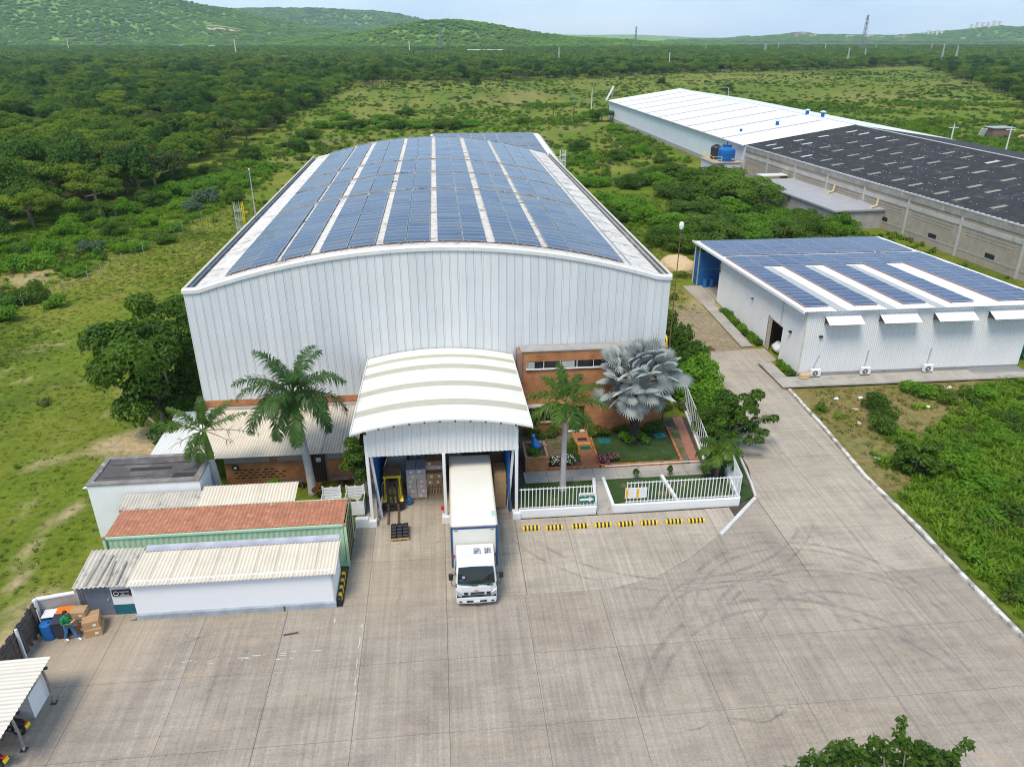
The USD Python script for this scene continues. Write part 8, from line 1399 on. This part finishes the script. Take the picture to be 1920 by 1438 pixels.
# ------------------------------------------------------------------ poles, pylons, distant town
def pole(label, x, y, h, arm=True, z=0, lampd=False, r=.16):
    t = thing('utility_pole', label, 'utility pole', (x, y, z)); part(t, 'shaft', MB().tube([(0, 0, 0), (0, 0, h)], [r * 1.2, r * .75], 8), M('pale_pole', (.62, .61, .58), .8, .08))
    if arm: part(t, 'cross_arm', MB().beam((-1.1, 0, h - .5), (1.1, 0, h - .5), .16), GREYFRAME); part(t, 'insulator', B(-.05, .05, -.05, .05, h, h + .3), GREYFRAME)
    if lampd: part(t, 'lamp_arm', MB().tube([(0, 0, h - .3), (-1.2, 0, h + .2), (-2.0, 0, h + .2)], .08, 6), GREYFRAME); part(t, 'lamp_head', MB().obox((-2.4, 0, h + .2), (.9, .3, .14)), GREYFRAME)
for x, y, h, lab, am in ((-589, 1392, 22, 'leftmost pale pole in the forest, left of the picture', 0), (-270, 1154, 22, 'tall pale pole in the forest above the scrubby slope', 0), (-34, 1193, 19, 'pale pole in the forest above the warehouse roof', 0), (124, 800, 16, 'white pole at the forest line left of the long warehouse', 0), (193, 653, 14, 'white pole in the forest above the long warehouse', 0)): pole(lab, x, y, h, am, r=.75 if y > 1000 else .42)
pole('concrete pole with cross arm behind the dark roof', 108.6, 155.7, 9.0); pole('pole with cross arm at the junk yard near the right edge', 123.2, 157.7, 8.2, True, 0, True); pole('bare pale pole left of the far end of the long warehouse', 58.0, 292, 8.4, False); pole('street lamp pole showing above the white ridge', 117.3, 311, 7.2, False, 0, True)
for x, y in ((40, 268), (46, 262)): 
    t = thing('wooden_post', 'rusty wooden post in the field, %s' % ('left one beside the rubble' if x == 40 else 'right one beside the rubble'), 'post', (x, y, 0)); part(t, 'shaft', MB().tube([(0, 0, 0), (.1, 0, 5)], .16, 6), RUST); part(t, 'cap', B(-.2, .3, -.15, .15, 5, 5.1), RUST)
def pylon(label, x, y, z0, h, w, r=.08, mat=None):
    t = thing('lattice_pylon', label, 'pylon', (x, y, z0), .4); mat = mat or M('pylon_grey', (.52, .53, .54), .6, .05); mb = MB(); zs_ = np.linspace(0, h, 8)
    def c_(z, q): k = w / 2 * (1 - .82 * (z / h) ** .8); return np.array([(-k, -k), (k, -k), (k, k), (-k, k)][q])
    for q in range(4):
        mb = MB()
        for a, b in zip(zs_[:-1], zs_[1:]): mb.beam((*c_(a, q), a), (*c_(b, q), b), r * 1.4)
        part(t, 'leg', mb, mat)
        mb = MB(); q2 = (q + 1) % 4
        for a, b in zip(zs_[:-1], zs_[1:]): mb.beam((*c_(a, q), a), (*c_(b, q2), b), r).beam((*c_(a, q2), a), (*c_(b, q), b), r).beam((*c_(b, q), b), (*c_(b, q2), b), r)
        part(t, 'bracing', mb, mat)
    for k in range(3): z = h * (.78 + .1 * k); part(t, 'cross_arm', MB().beam((-w * .55, 0, z), (w * .55, 0, z), r * 1.5).beam((-w * .55, 0, z), (0, 0, z + h * .04), r).beam((w * .55, 0, z), (0, 0, z + h * .04), r), mat)
DK = M('pylon_dark', (.22, .24, .27), .6, .05)
pylon('tallest dark lattice pylon standing against the sky on the right', 720, 1316, 0, 57, 9, .25, DK); pylon('dark lattice pylon against the sky near the middle', 413, 1649, 0, 43, 6, .25, DK); pylon('thin pylon on the near hill slope', 13, 1500, 0, 40, 5, .35, DK); pylon('thin pylon below the large hill on the left', -720, 1865, 0, 50, 7, .35, DK); pylon('thin pylon left of the near hill', -408, 1958, 0, 29, 5, .35, DK)
for k, (x, y, h, lab) in enumerate(((491, 1176, 15.3, 'pale tower of the line, left of the tall dark pylon'), (494, 1178, 14.6, 'pale tower right beside another, left of the tall dark pylon'), (455, 1334, 14.4, 'small pale tower above the white warehouse roof'), (636, 1460, 14.7, 'small pale tower left of the tall dark pylon, nearer the hills'), (634, 1274, 15, 'small pale tower in the light clearing'), (738, 1306, 13, 'small pale tower under the tall dark pylon'), (402, 758, 15.4, 'pale leaning tower in front of the tall dark pylon'), (490, 887, 13, 'pale tower just right of the leaning tower'), (806, 1258, 15.7, 'pale tower in the light green clearing at right'), (502, 763, 18.5, 'larger pale tower at right, left one of the pair'), (558, 824, 16.6, 'larger pale tower at right, right one of the pair'))): pylon(lab, x, y, 0, h, 2.2, .08, M('pylon_white', (.55, .56, .57), .6, .04))
def block(label, x, y, z, w, d, h, floors, mat, roofm=None, rz=0.0, nwin=6, name='distant_house'):
    t = thing(name, label, 'building', (x, y, z), rz); part(t, 'wall', B(-w / 2, w / 2, -d / 2, d / 2, -8, h), mat); part(t, 'roof', B(-w / 2 - .4, w / 2 + .4, -d / 2 - .4, d / 2 + .4, h, h + .9), roofm or mat)
    for f_ in range(floors):
        for k in range(nwin): xx_ = -w / 2 + w * (k + .5) / nwin; part(t, 'window', B(xx_ - w / nwin * .28, xx_ + w / nwin * .28, -d / 2 - .15, -d / 2 - .02, h * (f_ + .3) / floors, h * (f_ + .75) / floors), M('far_window', (.16, .18, .2), .5))
FW = M('far_white', (.74, .72, .69), .7, .05); FT = M('far_terracotta', (.50, .26, .17), .8, .08); FP = M('far_peach', (.62, .48, .40), .8, .08)
tw = np.random.default_rng(31); hd = math.atan2(1950, 4170)
def on_hill(H_, x, y): d_ = np.hypot(H_[..., 0] - x, H_[..., 1] - y); return float(H_[..., 2].ravel()[np.argmin(d_)])
for k, (x, y, w, h, fl, m_, rf_, lab) in enumerate(((1862, 4006, 34, 16, 3, FP, FT, 'peach building on top of the built up knoll'), (1828, 3985, 30, 13, 2, FT, FT, 'terracotta building left on the built up knoll'), (1900, 3970, 36, 12, 2, FP, FT, 'wide peach building right on the built up knoll'), (1878, 3940, 26, 9, 2, FW, FT, 'white house low on the built up knoll'), (1780, 4010, 22, 8, 1, FW, FW, 'white house left below the built up knoll'), (1925, 3930, 24, 9, 2, FT, FT, 'terracotta house below right of the knoll'), (2150, 3890, 44, 18, 4, FP, FW, 'long flat block between the knoll and the tall pylon'), (2190, 3850, 34, 12, 2, FW, FT, 'white house just left of the tall pylon foot'), (2265, 3800, 52, 12, 2, FP, FT, 'wide terracotta roofed building at the tall pylon foot'), (2060, 3900, 40, 14, 3, M('far_grey', (.5, .5, .5), .8), FW, 'grey block right of the built up knoll'))):
    block(lab, x, y, on_hill(H4, x, y) - 1, w, 16, h, fl, m_, rf_, -hd)
for k in range(5): x, y = 2375 + k * 16, 3790 - k * 9; block('white apartment block %s in the row on the low ridge' % ['first', 'second', 'third', 'fourth', 'fifth'][k], x, y, on_hill(H4, x, y), 12, 14, 16 + 3 * (k % 2), 5, FW, FW, -hd, 3, 'apartment_block')
for k in range(6): x, y = 2610 + k * 19, 3790 - k * 13; block('white tower block %s on the skyline of the right hill' % ['first', 'second', 'third', 'fourth', 'fifth', 'sixth'][k], x, y, on_hill(H4, x, y) + 2, 14, 14, 26 + 4 * (k % 3 == 1), 7, FW, FW, -hd - .1, 3, 'apartment_block')
for x, y, w, lab in ((81, 1215, 60, 'long low white shed in the distant forest'), (-470, 1800, 26, 'small white building at the foot of the large hill'), (-560, 1860, 30, 'white sheds below the quarry terrace'), (610, 4560, 60, 'faint white buildings on the middle skyline')):
    block(lab, x, y, 1 if y < 3000 else on_hill(H5, x, y), w, 20, 6, 1, FW, FW, 0)
for H_, u_, v_, w, d_, lab in ((H1, .70, .24, 110, 40, 'pale cut quarry terrace at the foot of the large hill'), (H1, .86, .2, 70, 26, 'second smaller bare terrace right of the quarry'), (H4, .70, .45, 160, 30, 'orange bare cut on the right hill')):
    a, b = H_.shape[:2]; p = H_[int(a * u_), int(b * v_)]; q_ = np.array([[H_[min(int(a * u_) + int(i_), a - 1), min(int(b * v_) + int(j_), b - 1)] + [0, 0, 4.5] for j_ in range(0, max(2, int(d_ / 22)) + 1)] for i_ in range(0, max(2, int(w / 22)) + 1)])
    t = thing('quarry_terrace', lab, 'quarry', (0, 0, 0)); part(t, 'ground_cut', MB().sheet(q_, (0, 0, -9)), M('quarry_tan', (.50, .40, .25), .9, .12, .05)); part(t, 'upper_bench', MB().sheet(q_[:, -2:] + [0, 0, 3], (0, 0, -9)), M('quarry_green', (.2, .24, .07), .9, .2, .05))
jy = thing('junk_yard', 'small rusty shed and rubble at the right edge beyond the dark roof', 'shed', (158, 207, 0)); part(jy, 'hut', B(-3, 3, -2, 2, 0, 2.6), M('hut_brown', (.2, .13, .1), .8)); part(jy, 'roof', B(-3.3, 3.3, -2.3, 2.3, 2.6, 2.8), STEEL); part(jy, 'panel', MB().obox((-5.5, -1, 1.2), (2.5, .2, 2.6), .3, .3), GREYFRAME); part(jy, 'rubble', MB().hull([(1, -5, 0), (7, -6, 0), (9, -2, 0), (4, -4, 1.2), (6, -3, .9)]), FT)
bb_ = thing('blue_barrels', 'dark teal barrels and pipes at the right end of the solar building', 'barrels', (50.4, 56.5, 0))
for k in range(5): part(bb_, 'barrel', MB().lathe([(0, 0), (.35, 0), (.35, 1.0), (0, 1.0)], ((k % 2) * .8, (k // 2) * .9, 0), 14), M('teal_barrel', (.01, .10, .11), .5, .2))
part(bb_, 'white_rail', MB().tube([(-.6, -2.2, .8), (1.5, -2.4, .8)], .04, 6), PAINT)
# ------------------------------------------------------------------ haze
struct('haze', MB().box(-9400, 9400, -300, 9400, -16, 330), usdkit.material(stage, '/World/Looks/haze_air', {'v': ('principled_volume', {'color': (.68, .84, 1.0), 'density': .000075, 'anisotropy': .2})}, volume='v.volume'), kind='stuff')
